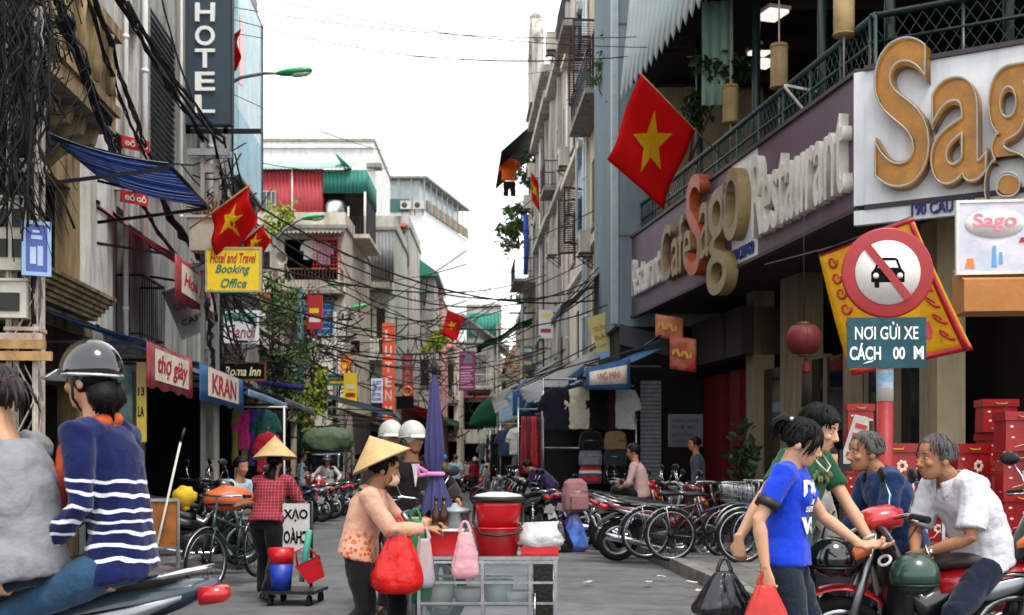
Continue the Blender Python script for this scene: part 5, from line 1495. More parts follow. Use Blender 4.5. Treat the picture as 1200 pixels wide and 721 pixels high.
cable(W(48, 8, 9.8), W(50, 60, 9.8), -.1, .006, 'pale grey loose wire looping off the cable tower', None, mat('pale_wire', '#9a9a98', .5), 10, .012)
# the black tangle hanging round the tower head
q = MB()
for i in range(430):
    c = W(rnd.gauss(22, 16), rnd.uniform(-25, 250 if i % 4 else 190), rnd.uniform(9.5, 10.6))
    L_ = rnd.uniform(.3, 1.3); a = rnd.gauss(PI / 2, .3); r = rnd.choice((.003, .004, .005, .007, .011))
    p = [c + V(((k - 2.5) / 5 * L_ * math.cos(a) + rnd.gauss(0, .018), rnd.gauss(0, .04), -(k - 2.5) / 5 * L_ * math.sin(a) + rnd.gauss(0, .02))) for k in range(6)]
    q.tube(p, r, 5)
for i in range(36):
    c = W(rnd.uniform(30, 70), rnd.uniform(-10, 90), rnd.uniform(9.7, 10.5)); R0 = rnd.uniform(.08, .3)
    p = [c + V((R0 * math.cos(k * .55), rnd.gauss(0, .02), R0 * 1.3 * math.sin(k * .55))) for k in range(rnd.randint(6, 13))]
    q.tube(p, rnd.choice((.003, .005, .007)), 5)
tag(q.build('cable_tangle', CABLE), 'dense black tangle of cables round the rusty tower head', None, None, 'stuff')
q = MB()
for cx, cy, d, sx, sy, n in ((275, 340, 25, 12, 55, 60), (352, 410, 36, 14, 38, 60), (395, 425, 44, 16, 45, 70), (505, 430, 70, 10, 50, 60), (255, 245, 20, 8, 40, 30), (470, 440, 60, 26, 40, 60), (545, 440, 75, 16, 40, 50), (330, 440, 33, 16, 50, 40)):
    for i in range(n):
        c = W(rnd.gauss(cx, sx), rnd.gauss(cy, sy), d + rnd.uniform(-.8, .8)); L_ = rnd.uniform(.3, 1.6)
        a = rnd.uniform(0, PI); p = [c + V(((k - 2) / 4 * L_ * math.cos(a), rnd.gauss(0, .06), (k - 2) / 4 * L_ * math.sin(a) - .12 * L_ * (1 - ((k - 2) / 2) ** 2))) for k in range(5)]
        q.tube(p, rnd.choice((.008, .012, .018)) * d / 40 + .004, 4)
tag(q.build('cable_tangle', CABLE), 'knots of loose wires round the poles farther down the street', None, None, 'stuff')

# trees and plants
plant('street_tree', 'slender light green tree between the HOTEL pole and the tiled house', 'tree', V((-6.2, 33.5, 0)), [((.1, .2, 3.2), (.6, .7, .7)), ((.35, .2, 4.3), (.5, .6, .7)), ((.1, 0, 5.3), (.5, .5, .6)), ((-.1, .1, 6.1), (.35, .4, .4))], LEAFM, 1300, .16, (0, 0, .1), .07)
plant('street_tree', 'yellow green young tree below the loudspeaker', 'tree', V((-5.9, 35.5, 0)), [((.2, 0, 2.7), (.4, .4, .6)), ((.4, 0, 3.6), (.35, .4, .6))], LEAFY, 420, .15, (0, 0, .1), .05)
plant('roof_shrub', 'yellow green shrub on the roof edge beside the red cladding', 'shrub', W(326, 268, 49.5), [((0, 0, .2), (.45, .4, .5)), ((.25, 0, .7), (.35, .3, .35))], LEAFY, 500, .16)
plant('balcony_bush', 'bushy green balcony plant hanging off the terrace building', 'plant', W(601, 290, 61), [((.0, 0, .9), (.75, .6, .8)), ((.2, 0, 1.9), (.6, .5, .5)), ((-.1, 0, .2), (.4, .4, .4))], LEAFM, 1300, .2, (.3, 0, 0))
plant('balcony_bush', 'sparse climbing plant around the laundry on the far terrace', 'plant', W(616, 215, 60.5), [((0, 0, .4), (.5, .4, .6)), ((.15, 0, 1.3), (.45, .4, .4))], LEAFM, 380, .2)
plant('wall_creeper', 'green creeper hanging down the blue grey tower edge', 'plant', W(714, 128, 30), [((0, -.2, .2), (.2, .6, .5)), ((.02, -.3, .9), (.22, .7, .55)), ((.0, -.1, 1.5), (.18, .4, .4)), ((-.25, .5, 1.0), (.22, .5, .35))], LEAFM, 1100, .1, None, .02, None, .6)
plant('wall_plant', 'leafy potted plant on the ledge beside the blue grey tower', 'plant', W(716, 300, 31.4), [((0, 0, .35), (.3, .4, .3)), ((-.1, 0, .75), (.25, .3, .3))], LEAFM, 420, .14, (.1, 0, -.1), .02)
plant('roof_plant', 'yellow green plant behind the glowing flag', 'plant', W(513, 410, 60), [((0, 0, .4), (.6, .5, .55)), ((.25, 0, .9), (.4, .4, .4))], LEAFY, 600, .2)
plant('climber', 'thin climbing plant on the light green tower', 'plant', W(478, 418, 70.5), [((0, 0, .3), (.2, .3, .6)), ((.05, 0, 1.5), (.18, .3, .8)), ((0, 0, 2.8), (.15, .3, .6))], LEAFD, 420, .2)
plant('potted_plant', 'dark spiky plant in front of the red restaurant door', 'plant', V((3.55, 20.3, GH)), [((0, 0, .9), (.3, .3, .5)), ((.1, .1, 1.5), (.25, .25, .35)), ((-.1, 0, .5), (.25, .3, .3))], LEAFD, 260, .2, None, .04, None, -.2)
plant('terrace_plant', 'dark leafy plant on the terrace beside the tin panel', 'plant', W(808, 150, 23.5), [((0, 0, .3), (.35, .4, .4)), ((.5, -.6, .8), (.3, .4, .35))], LEAFD, 380, .16, (0, 0, -.6), .03)
plant('terrace_plant', 'hanging fern under the terrace ceiling', 'plant', W(850, 80, 22.8), [((0, 0, 0), (.4, .5, .35))], LEAFD, 260, .18, (0, 0, .8), .02)

# hanging cylinder lamps on rods outside the terrace rail
BAMB = mat('bamboo_paper', '#a08a5e', .7, .2, 4, bump=.15, dirt='#5a4526', dirt_amt=.5, streak=True)
for px, y0, y1, d, lab in ((989, -14, 43, 16.6, 'cylindrical bamboo lamp above the terrace corner, highest of three'), (913, 52, 104, 19.8, 'cylindrical bamboo lamp in the middle of the terrace rail'), (856, 100, 145, 22.2, 'cylindrical bamboo lamp nearest the tin panel')):
    p = W(px, y1, d); h = (y1 - y0) / 1500 * d
    t = thing('cylinder_lamp', lab, 'lamp', p, 0, 'bamboo lamps along the terrace')
    q = MB(); q.lathe([(.125, 0), (.135, .01), (.135, h - .01), (.125, h)], (0, 0, 0), 20); q.build('lamp_shade', BAMB, t)
    for z in (.02, h - .05): MB().torus((0, 0, z), .138, .012, 20, 5).build('rim', PALEWOOD, t)
    q = MB(); q.tube([(0, 0, -.9), (0, 0, 9.48 - p.z)], .014, 6); q.build('rod', RUST, t)
for i, (px, py, d) in enumerate(((940, 100, 18.3), (772, 222, 26.4))):
    t = thing('flag_bracket', 'white steel strut bracket on the terrace rail, %s' % ('near the bamboo lamps' if i == 0 else 'near the flag foot'), 'bracket', W(px, py, d))
    q = MB(); q.bar((-.25, 0, 0), (.35, .2, -.05), .035); q.bar((-.25, 0, -.02), (.25, .15, -.55), .03); q.build('strut', WHITEP, t); MB().box((.33, .2, -.05), (.1, .1, .1)).build('clamp', GALV, t)
# terrace chair
for i, (px, py, d) in enumerate(((1152, 72, 17), (1172, 70, 17.4))):
    p = W(px, py, d); p.z = 6.9 - .85
    t = thing('terrace_chair', 'bent steel tube chair behind the terrace mesh, %s' % ('nearer the corner' if i == 0 else 'farther from the corner'), 'chair', V((p.x, p.y, 5.95)), .5 * i)
    for s in (-.22, .22):
        q = MB(); q.tube([(s, .2, 0), (s, .22, .45), (s, .26, .8), (s * .8, .28, .92), (0, .28, .97)], .014, 6); q.tube([(s, -.2, 0), (s, -.2, .45), (s, .2, .45)], .014, 6); q.build('frame', STEEL, t)
    MB().bx(-.22, .22, -.2, .22, .44, .47).build('seat', DKSTEEL, t)
    q = MB()
    for k in range(4): q.tube([(-.22, .24, .6 + k * .09), (0, .3, .6 + k * .09), (.22, .24, .6 + k * .09)], .008, 5)
    q.build('backrest', STEEL, t)
    MB().bx(-.3, .3, -.3, .35, -1.09, -.01).build('plinth', WOOD, t)
# red lantern
p = W(942, 398, 16.3)
t = thing('lantern', 'dark red silk lantern with a long tassel before the beige column', 'lantern', p)
LAN = mat('lantern_silk', '#5c1216', .6, .2, 5, bump=.1)
q = MB(); n = 20
q.lathe([(.06, .19), (.15, .17), (.21, .09), (.225, 0), (.21, -.09), (.15, -.17), (.06, -.19)], (0, 0, 0), n); q.build('globe', LAN, t)
q = MB()
for i in range(12):
    a = i * PI / 6; q.tube([(math.cos(a) * r * 1.015, math.sin(a) * r * 1.015, z) for r, z in ((.06, .19), (.15, .17), (.21, .09), (.225, 0), (.21, -.09), (.15, -.17), (.06, -.19))], .004, 4)
q.build('rib', mat('dull_gilt', '#4a3418', .5), t)
for z in (.18, -.22): MB().lathe([(.075, 0), (.08, .02), (.075, .04)], (0, 0, z), 16).build('rim', MATS['dull_gilt'], t)
MB().lathe([(.02, -.24), (.05, -.3), (.055, -.4), (.05, -.42)], (.03, 0, 0), 10).build('bead', LAN, t)
q = MB()
for i in range(16):
    a = i * PI / 8; q.tube([(.035 * math.cos(a) + .03, .035 * math.sin(a), -.42), (.06 * math.cos(a) + .04, .06 * math.sin(a), -.86)], .012, 4)
q.build('tassel', mat('tassel_black', '#1d0d10', .9, .2), t)
MB().tube([(0, 0, .2), (0, 0, 4.6 - p.z)], .005, 5).build('cord', BLACK, t)

# ================================================================ hanging clothes and stalls
def garment(kind):
    m = MB()
    if kind == 'shirt':
        m.loft([(-.62, 0, .25, .06), (-.3, 0, .24, .065), (-.1, 0, .25, .07), (-.03, 0, .2, .05), (.02, 0, .08, .03)], 14, 0, 2.4, 'Z')
        for s in (-1, 1): m.tube([(s * .17, 0, -.06), (s * .27, 0, -.2), (s * .3, .0, -.34)], [.075, .075, .07], 10, 0, True, True, .6, (0, 1, 0))
    elif kind == 'trousers':
        m.loft([(-.28, 0, .19, .07), (-.05, 0, .18, .07), (.02, 0, .17, .06)], 12, 0, 2.4, 'Z')
        for s in (-1, 1): m.tube([(s * .09, 0, -.22), (s * .1, 0, -.6), (s * .11, 0, -1.0)], [.1, .085, .08], 10, 0, True, True, .6, (0, 1, 0))
    elif kind == 'bag':
        m.loft([(-.42, 0, .17, .1), (-.38, 0, .2, .13), (-.2, 0, .2, .14), (-.05, 0, .17, .11), (.0, 0, .1, .06)], 14, 0, 3, 'Z')
        m.box((0, -.14, -.3), (.28, .09, .18))
    return vox(m, .014 if kind != 'bag' else .012, 3, .05 if kind != 'bag' else .015, .14)


GM = {k: garment(k) for k in ('shirt', 'trousers', 'bag')}


def hang(kind, name, label, loc, m, rz=0, s=(1, 1, 1), group='clothes hung up for sale', cat=None):
    key = kind + m.name
    if key not in GM: GM[key] = GM[kind].copy(); GM[key].materials.append(m)
    t = thing(name, label, cat or name.replace('_', ' '), loc, rz, group)
    o = link({'shirt': 'cloth_body', 'trousers': 'cloth_body', 'bag': 'bag_body'}[kind], GM[key], t); o.scale = s
    q = MB()
    if kind == 'bag':
        for x in (-.1, .1): q.tube([(x, .1, -.02), (x, .16, -.1), (x * 1.2, .16, -.3), (x, .1, -.4)], .016, 6, 0)
        q.tube([(-.05, 0, 0), (-.03, 0, .06), (.03, 0, .06), (.05, 0, 0)], .01, 6); q.build('strap', BLACK, t)
        z = MB(); z.tube([(-.13, -.19, -.2), (0, -.195, -.19), (.13, -.19, -.2)], .006, 5); z.build('zip', STEEL, t)
    else:
        q.tube([(-.19 * s[0], 0, -.05), (0, 0, .03), (.19 * s[0], 0, -.05)], .008, 5); q.tube([(0, 0, .03), (0, 0, .09), (.02, 0, .12), (.03, 0, .1)], .004, 5); q.build('hanger', PALEWOOD, t)
    return t


C_NAVY, C_CREAM, C_BLACK, C_MAR, C_WHITE = cloth('navy_cloth', '#11131f'), cloth('cream_cloth', '#b0a993'), cloth('black_cloth', '#0d0d0f'), cloth('maroon_cloth', '#3a1520'), cloth('white_cloth', '#b5b4ae')
C_PINK, C_PURP, C_RED, C_TEAL, C_JEAN, C_OLIVE, C_GREY = cloth('magenta_print', '#b02a6a', .4), cloth('purple_cloth', '#4a2f7a'), cloth('red_cloth', '#96142a', .3), cloth('teal_cloth', '#12403c', .3), cloth('denim', '#2c3c54', .2), cloth('olive_cloth', '#6d7230'), cloth('grey_cloth', '#6f7276')
SD = 25.4
t = thing('clothes_rack', 'steel rail stall frame carrying shirts and bags', 'clothes rack', V((W(690, 547, SD).x, SD + .12, GH)))
q = MB(); w = 1.8
for x in (-.9, .95): q.tube([(x, 0, 0), (x, 0, 2.95)], .022, 8); q.tube([(x, .9, 0), (x, .9, 2.95)], .022, 8); q.tube([(x, 0, 2.82), (x, .9, 2.82)], .018, 8)
for z in (2.92, 2.1, 1.55): q.tube([(-.95, 0, z), (1, 0, z)], .018, 8)
q.build('frame', STEEL, t)
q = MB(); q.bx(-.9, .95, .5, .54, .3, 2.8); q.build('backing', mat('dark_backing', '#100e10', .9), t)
for px, m, sx, lab in ((655, C_NAVY, 1.15, 'navy long jacket, first on the rail from the scarves'), (680, C_CREAM, 1.05, 'cream collared shirt hanging beside the navy jacket'), (703, C_BLACK, .95, 'black waistcoat hanging between the cream shirts'), (717, C_MAR, .35, 'narrow maroon belt bundle beside the white shirt'), (731, C_WHITE, .95, 'white sleeveless shirt at the end of the rail')):
    hang('shirt', 'hanging_shirt', lab, W(px, 455, SD), m, rnd.uniform(-.15, .15), (sx, 1, 1.32), cat='shirt')
for k, (px, py, m, lab) in enumerate(((692, 505, C_BLACK, 'black and maroon bag at the top of the inner bag column'), (692, 523, C_GREY, 'grey and white bag in the middle of the inner column'), (692, 543, cloth('red_white_print', '#a33030', .5, stripes=[('#c9c6c0', 2, 4, .4), ('#2b4a86', 2, 4, .15)]), 'red white and blue striped bag low in the column'), (721, 505, cloth('tan_cloth2', '#7a6448'), 'tan and black bag at the top of the outer column'), (721, 524, cloth('dark_grey_cloth', '#2c2e33'), 'dark grey bag in the middle of the outer column'), (721, 544, C_BLACK, 'shiny black rucksack at the foot of the outer column'))):
    hang('bag', 'hanging_bag', lab, W(px, py, SD - .1), m, rnd.uniform(-.2, .2), (1.15, 1, .95), 'bags hung up for sale', 'bag')


def scarf(label, loc, m, L_=1.1, w=.2, rz=0):
    t = thing('scarf', label, 'scarf', loc, rz, 'scarves hung up for sale')
    ph = rnd.uniform(0, 6)
    MB().sheet(lambda a, b: (w * (a - .5) * (.55 + .5 * b), .05 * math.sin(a * 13 + ph + b) + .02 * math.sin(b * 9), -L_ * b), 14, 8, .005).build('cloth', m, t)
    q = MB()
    for i in range(7): q.tube([(w * (i / 6 - .5) * 1.02, .03 * math.sin(i * 2.1 + ph), -L_), (w * (i / 6 - .5) * 1.1, .0, -L_ - .1)], .006, 4)
    q.build('fringe', m, t)
    return t


t = thing('scarf_rack', 'steel scarf rack under the thin white awning', 'clothes rack', V((W(640, 547, 27.6).x, 27.7, GH)))
q = MB()
for x in (-.6, .6): q.tube([(x, 0, 0), (x, 0, 2.45)], .02, 8)
for z in (2.42, 2.05): q.tube([(-.62, 0, z), (.62, 0, z)], .016, 8)
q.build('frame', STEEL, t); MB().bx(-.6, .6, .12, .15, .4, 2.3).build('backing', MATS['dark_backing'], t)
reds = [C_RED, cloth('crimson', '#7c0f26', .3), cloth('bright_red_cloth', '#c2202a', .25), cloth('wine', '#521022', .3)]
for i, px in enumerate((614, 620, 626, 631, 637)): scarf('red scarf, number %s from the street on the scarf rack' % ('one two three four five'.split()[i]), W(px, 488, 27.4 + .08 * (i % 2)), reds[i % 4], 1.15, .17)
for i, px in enumerate((644, 650, 656, 662, 668)): scarf('dark flowered scarf, %s after the red ones' % ('first second third fourth fifth'.split()[i]), W(px, 500, 27.5), [C_MAR, C_NAVY, cloth('plum', '#3d2a44', .5)][i % 3], .9, .15)
hang('shirt', 'hanging_shirt', 'white blouse with a red collar hanging left of the red scarves', W(606, 502, 30), C_WHITE, .1, (.75, 1, 1), cat='shirt')
# farther racks on the right
for i, (y, x0, n, lab) in enumerate(((33, .0, 5, 'scarves'), (38, -.35, 6, 'number flap'), (44, -.6, 6, 'green dome'), (52, -1.0, 6, 'far end'))):
    t = thing('clothes_rack', 'simple clothes rail down the right side, %s stall from the scarf rack' % ('first second third fourth'.split()[i]), 'clothes rack', V((x0 + .6, y + .1, GH)))
    q = MB(); q.tube([(-.9, 0, 0), (-.9, 0, 2.3)], .02, 6); q.tube([(.9, 0, 0), (.9, 0, 2.3)], .02, 6); q.tube([(-.95, 0, 2.28), (.95, 0, 2.28)], .018, 6); q.build('frame', STEEL, t)
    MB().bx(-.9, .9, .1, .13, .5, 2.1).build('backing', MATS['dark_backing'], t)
    for k in range(n):
        m = [C_JEAN, C_BLACK, C_MAR, C_GREY, C_NAVY, C_WHITE, C_RED, C_TEAL][(k * 3 + i) % 8]
        hang('trousers' if (k + i) % 3 else 'shirt', 'hanging_garment', '%s garment, %s along the %s rail past the scarf rack' % (m.name.replace('_', ' ').replace('cloth', 'cloth'), 'first second third fourth fifth sixth'.split()[k], 'first second third fourth'.split()[i]), V((x0 - .15 + k * 1.5 / n, y, 2.25)), m, rnd.uniform(-.3, .3), (.85, 1, 1.1))
# clothes at the concrete pole on the left
t = thing('clothes_rack', 'clothes stand beside the concrete pole', 'clothes rack', V((W(300, 547, 23.5).x, 23.6, GH)))
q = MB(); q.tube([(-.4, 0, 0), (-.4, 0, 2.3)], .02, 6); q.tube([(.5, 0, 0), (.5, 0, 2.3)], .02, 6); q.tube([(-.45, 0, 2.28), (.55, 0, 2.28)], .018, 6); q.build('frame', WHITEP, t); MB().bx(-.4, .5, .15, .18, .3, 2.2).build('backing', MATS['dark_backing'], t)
for px, m, k, lab in ((281, C_OLIVE, 'trousers', 'olive green trousers on the clothes stand by the concrete pole'), (291, C_PINK, 'shirt', 'magenta patterned dress on the clothes stand by the pole'), (301, C_PURP, 'trousers', 'purple trousers between the magenta dress and teal shirt'), (311, C_TEAL, 'shirt', 'dark teal shirt with pale print on the clothes stand'), (314, C_RED, 'shirt', 'bright red shirt below the dark teal one')):
    hang(k, 'hanging_garment', lab, W(px, 482 if m is not C_RED else 508, 23.4 - (.1 if m is C_RED else 0)), m, .2, (.8, 1, 1.15 if k == 'shirt' else 1.0))
hang('shirt', 'hanging_shirt', 'orange and black jacket drying on the far roof terrace', W(597, 186, 61.5), cloth('orange_cloth', '#d2521a', .2), 0, (1.5, 1.3, 1.7), 'laundry', 'jacket')
hang('trousers', 'hanging_garment', 'black shorts drying under the orange jacket', W(597, 213, 61.4), C_BLACK, 0, (1.6, 1.2, .7), 'laundry', 'shorts')
hang('shirt', 'hanging_shirt', 'white shirt drying on the laundry balcony of the beige house', W(364, 282, 49.7), C_WHITE, 0, (1.1, 1, 1.2), 'laundry', 'shirt')
hang('shirt', 'hanging_shirt', 'pale towel drying next to the white shirt', W(380, 284, 49.7), cloth('pale_blue_cloth', '#8c98a6'), 0, (1.0, .7, 1.4), 'laundry', 'towel')
for px, d in ((597, 61.5), (372, 49.7)):
    o = MB().tube([(-1.3, 0, .12), (0, 0, .1), (1.3, 0, .12)], .012, 5).build('clothes_line', STEEL, None, W(px, 186 if px == 597 else 282, d)); tag(o, 'thin clothes line holding %s' % ('the orange jacket' if px == 597 else 'the white shirt and towel'), 'clothes line')
# ================================================================ vehicles
SILVER = metalm('silver_paint', '#8f9296', .35)
SEATM = mat('seat_vinyl', '#101012', .5, .2, 10, bump=.15, spec=.4)
LAMPG = mat('lamp_glass', '#b9bdbf', .1, .1, 5, spec=.8)
LAMPR = paint('lamp_red', '#a80f12', .25)
LAMPO = paint('lamp_orange', '#c8641a', .25)
PLATEW = plast('plate_white', '#c4c4be', .5)
BODYRED = paint('bike_red', '#b0101c', .3, .8)
BODYMAR = paint('bike_maroon', '#5a0c1a', .3, .8)
BODYBLK = paint('bike_black', '#0d0e11', .3, .8)
BODYBLU = paint('bike_blue', '#182f66', .3, .8)
BODYSIL = paint('bike_silver', '#84888c', .35, .6)
BODYGRN = paint('bike_green', '#1c4636', .35, .6)
BODYWHT = paint('bike_white', '#bfc0bf', .35, .6)
RY = Matrix.Rotation(PI / 2, 3, 'X')


def wheel(par, name, x, R, w, rimm=STEEL, spokes=16, hub=.05, rimw=None, z=None, steer=None):
    z = R if z is None else z
    t = MB().torus((0, 0, 0), R - w / 2, w / 2, 36, 8, RY).build(name, RUBBER, par, (x, 0, z))
    r = R - w
    q = MB(); q.torus((0, 0, 0), r - .004, rimw or w * .32, 32, 6, RY, 0, 1.2); q.build('rim', rimm, t)
    q = MB()
    for i in range(spokes):
        a = 2 * PI * i / spokes; s = .025 if i % 2 else -.025
        q.tube([(hub * .8 * math.cos(a + .3), s, hub * .8 * math.sin(a + .3)), (r * math.cos(a), 0, r * math.sin(a))], .0022 if R > .3 else .003, 4, 0, False)
    q.lathe([(hub, -.035), (hub, .035)], (0, 0, 0), 14, 0, RY); q.build('hub', DKSTEEL, t)
    if steer: t.rotation_euler = (0, 0, steer)
    return t


def make_motorbike(loc=(0, 0, 0), rz=0, body=BODYRED, label='', group=None, steer=0.0, basket=False):
    t = thing('motorbike', label, 'motorbike', loc, rz, group)
    R = .285
    S = Matrix.Rotation(steer, 3, 'Z'); piv = V((.44, 0, 0))
    def sv(m_, mb):                                   # turn the steered parts about the head
        mb.v = [tuple(S @ (V(v) - piv) + piv) for v in mb.v]; return mb
    wf = wheel(t, 'wheel', .62, R, .085, STEEL, 18, .06)
    if steer: wf.location = S @ (V((.62, 0, R)) - piv) + piv; wf.rotation_euler = (0, 0, steer)
    wheel(t, 'wheel', -.61, R, .095, STEEL, 18, .07)
    q = MB()
    for s in (-.075, .075): q.tube([(.62, s, R), (.52, s, .62), (.43, s * .8, .92)], [.024, .026, .022], 10)
    sv(S, q).build('fork', SILVER, t)
    def fen(a, b):
        th = .3 + 2.0 * a; rr = R + .05 + .012 * math.cos((b - .5) * PI); y = (b - .5) * .13 * (1 - .4 * abs(a - .4))
        return (.62 + rr * math.cos(th), y, R + rr * math.sin(th) - .018 * (2 * b - 1) ** 2)
    q = MB().sheet(fen, 16, 8, .006); sv(S, q).build('front_fender', body, t)
    def shield(a, b):
        y = (2 * b - 1); z = .95 - .62 * a
        wd = .13 + .11 * math.sin(PI * min(1, a * 1.15)) ** .8
        return (.47 - .10 * a - .13 * y * y * (.4 + a * .6), wd * y, z + .03 * (1 - y * y) * (1 - a))
    MB().sheet(shield, 14, 12, .016).build('leg_shield', body, t)
    q = MB(); q.loft([(.36, .9, .06, .1), (.46, .86, .09, .13), (.56, .8, .075, .13), (.63, .72, .03, .05)], 12); sv(S, q).build('front_cowl', body, t)
    for s in (-1, 1):
        q = MB(); q.loft([(.47, .84, .02, .035, s * .105), (.56, .8, .04, .04, s * .075), (.61, .77, .01, .02, s * .05)], 10); sv(S, q).build('turn_signal', LAMPO, t)
    q = MB(); q.loft([(.28, 1.0, .05, .05), (.36, 1.0, .11, .075), (.45, .985, .1, .075), (.5, .97, .085, .065)], 14); sv(S, q).build('headlight_shell', body, t)
    q = MB(); q.loft([(.495, .97, .08, .06), (.52, .968, .07, .05), (.53, .966, .02, .015)], 14); sv(S, q).build('headlight', LAMPG, t)
    q = MB()
    q.tube([(.24, -.34, 1.0), (.3, -.2, 1.02), (.38, 0, .99), (.3, .2, 1.02), (.24, .34, 1.0)], .013, 8)
    for s in (-1, 1): q.tube([(.3, s * .2, 1.02), (.28, s * .24, 1.12), (.3, s * .29, 1.2)], .006, 6); q.tube([(.3, s * .2, 1.0), (.29, s * .35, .99)], .007, 6)
    sv(S, q).build('handlebar', CHROME, t)
    for s in (-1, 1):
        q = MB(); q.tube([(.29, s * .23, 1.012), (.235, s * .35, 1.0)], .02, 8); sv(S, q).build('grip', RUBBER, t)
        q = MB(); q.ell((.31, s * .31, 1.235), (.018, .07, .045), 14, 8); sv(S, q).build('mirror', BLACK, t)
    q = MB(); q.tube([(.44, 0, .92), (.36, 0, .66), (.2, 0, .44), (-.1, 0, .42), (-.3, 0, .56)], [.05, .05, .055, .05, .04], 10); q.build('frame', BLACK, t)
    q = MB(); q.loft([(.3, .62, .055, .1), (.16, .5, .075, .09), (.02, .56, .1, .12), (-.12, .6, .125, .13)], 12); q.build('centre_cover', body, t)
    q = MB(); q.loft([(.08, .62, .09, .08), (-.12, .63, .13, .12), (-.4, .68, .13, .1), (-.68, .75, .085, .06), (-.82, .79, .03, .025)], 14); q.build('side_panel', body, t)
    for s in (-1, 1):
        q = MB(); q.loft([(.02, .56, .01, .03, s * .115), (-.2, .6, .014, .055, s * .136), (-.5, .67, .012, .04, s * .128), (-.7, .74, .006, .01, s * .09)], 8); q.build('trim_panel', SILVER, t)
    q = MB(); q.loft([(.1, .73, .06, .025), (.02, .755, .105, .04), (-.2, .765, .125, .05), (-.32, .79, .125, .055), (-.55, .815, .115, .05), (-.66, .82, .06, .03)], 14, 0, 2.6); q.build('seat', SEATM, t)
    q = MB(); q.tube([(-.5, .1, .8), (-.74, .12, .85), (-.8, 0, .86), (-.74, -.12, .85), (-.5, -.1, .8)], .013, 8); q.build('grab_rail', CHROME, t)
    q = MB(); q.loft([(-.76, .745, .075, .045), (-.85, .75, .06, .035), (-.87, .75, .02, .015)], 10, 0, 3); q.build('tail_light', LAMPR, t)
    def rf(a, b):
        th = PI * .42 + 1.25 * a; rr = R + .07
        return (-.61 + rr * math.cos(th), (b - .5) * .16, R + rr * math.sin(th) - .02 * (2 * b - 1) ** 2)
    MB().sheet(rf, 12, 6, .008).build('rear_fender', BLACK, t)
    q = MB(); q.box((-.935, 0, .55), (.012, .17, .13), 0, 0, Matrix.Rotation(-.35, 3, 'Y')); q.build('licence_plate', PLATEW, t)
    q = MB(); q.loft([(.28, .33, .06, .07), (.14, .34, .1, .1), (-.06, .33, .115, .115), (-.18, .34, .07, .08)], 12, 0, 3)
    for k in range(5): q.loft([(.2 + k * .028, .345, .085, .09), (.212 + k * .028, .345, .085, .09)], 12, 0, 3)
    q.tube([(.05, -.13, .3), (.05, .13, .3)], .085, 14); q.build('engine', mat('engine_alloy', '#4a4b4d', .5, .25, 8, metal=.7, dirt='#17140f', dirt_amt=.7), t)
    q = MB(); q.tube([(.3, -.06, .3), (.26, -.12, .2), (0, -.13, .2), (-.25, -.15, .25), (-.4, -.16, .3), (-.82, -.17, .38)], [.018, .018, .02, .03, .05, .055], 12); q.build('exhaust', CHROME, t)
    q = MB(); q.tube([(-.28, -.165, .29), (-.72, -.235, .37)], [.02, .02], 4, 0, True, False); q.build('heat_shield', SILVER, t)
    for s in (-.12, .12):
        q = MB(); q.tube([(-.58, s, R + .02), (-.46, s, .64)], .02, 8)
        for k in range(7): q.torus((-.575 + k * .014, s, R + .09 + k * .043), .03, .007, 10, 4)
        q.build('shock_absorber', CHROME, t)
    q = MB(); q.tube([(-.08, -.09, .32), (-.61, -.1, R)], .022, 8); q.tube([(-.08, .09, .32), (-.61, .1, R)], .022, 8); q.build('swing_arm', BLACK, t)
    q = MB(); q.tube([(.08, -.28, .24), (.08, .28, .24)], .013, 8)
    for s in (-.25, .25): q.tube([(.08, s - .05, .245), (.08, s + .05, .245)], .022, 8)
    q.tube([(.15, .15, .25), (.16, .3, .03), (.12, .34, .01)], .012, 6); q.build('foot_bar', BLACK, t)
    if basket:
        q = MB()
        for i in range(8):
            x = .56 + .3 * i / 7; q.tube([(x, -.14, .86), (x, -.16, 1.1)], .005, 4); q.tube([(x, .14, .86), (x, .16, 1.1)], .005, 4)
        for z in (.87, .98, 1.1): q.tube([(.56, -.15, z), (.86, -.15, z), (.86, .15, z), (.56, .15, z), (.56, -.15, z)], .006, 4)
        q.build('basket', STEEL, t)
    return t


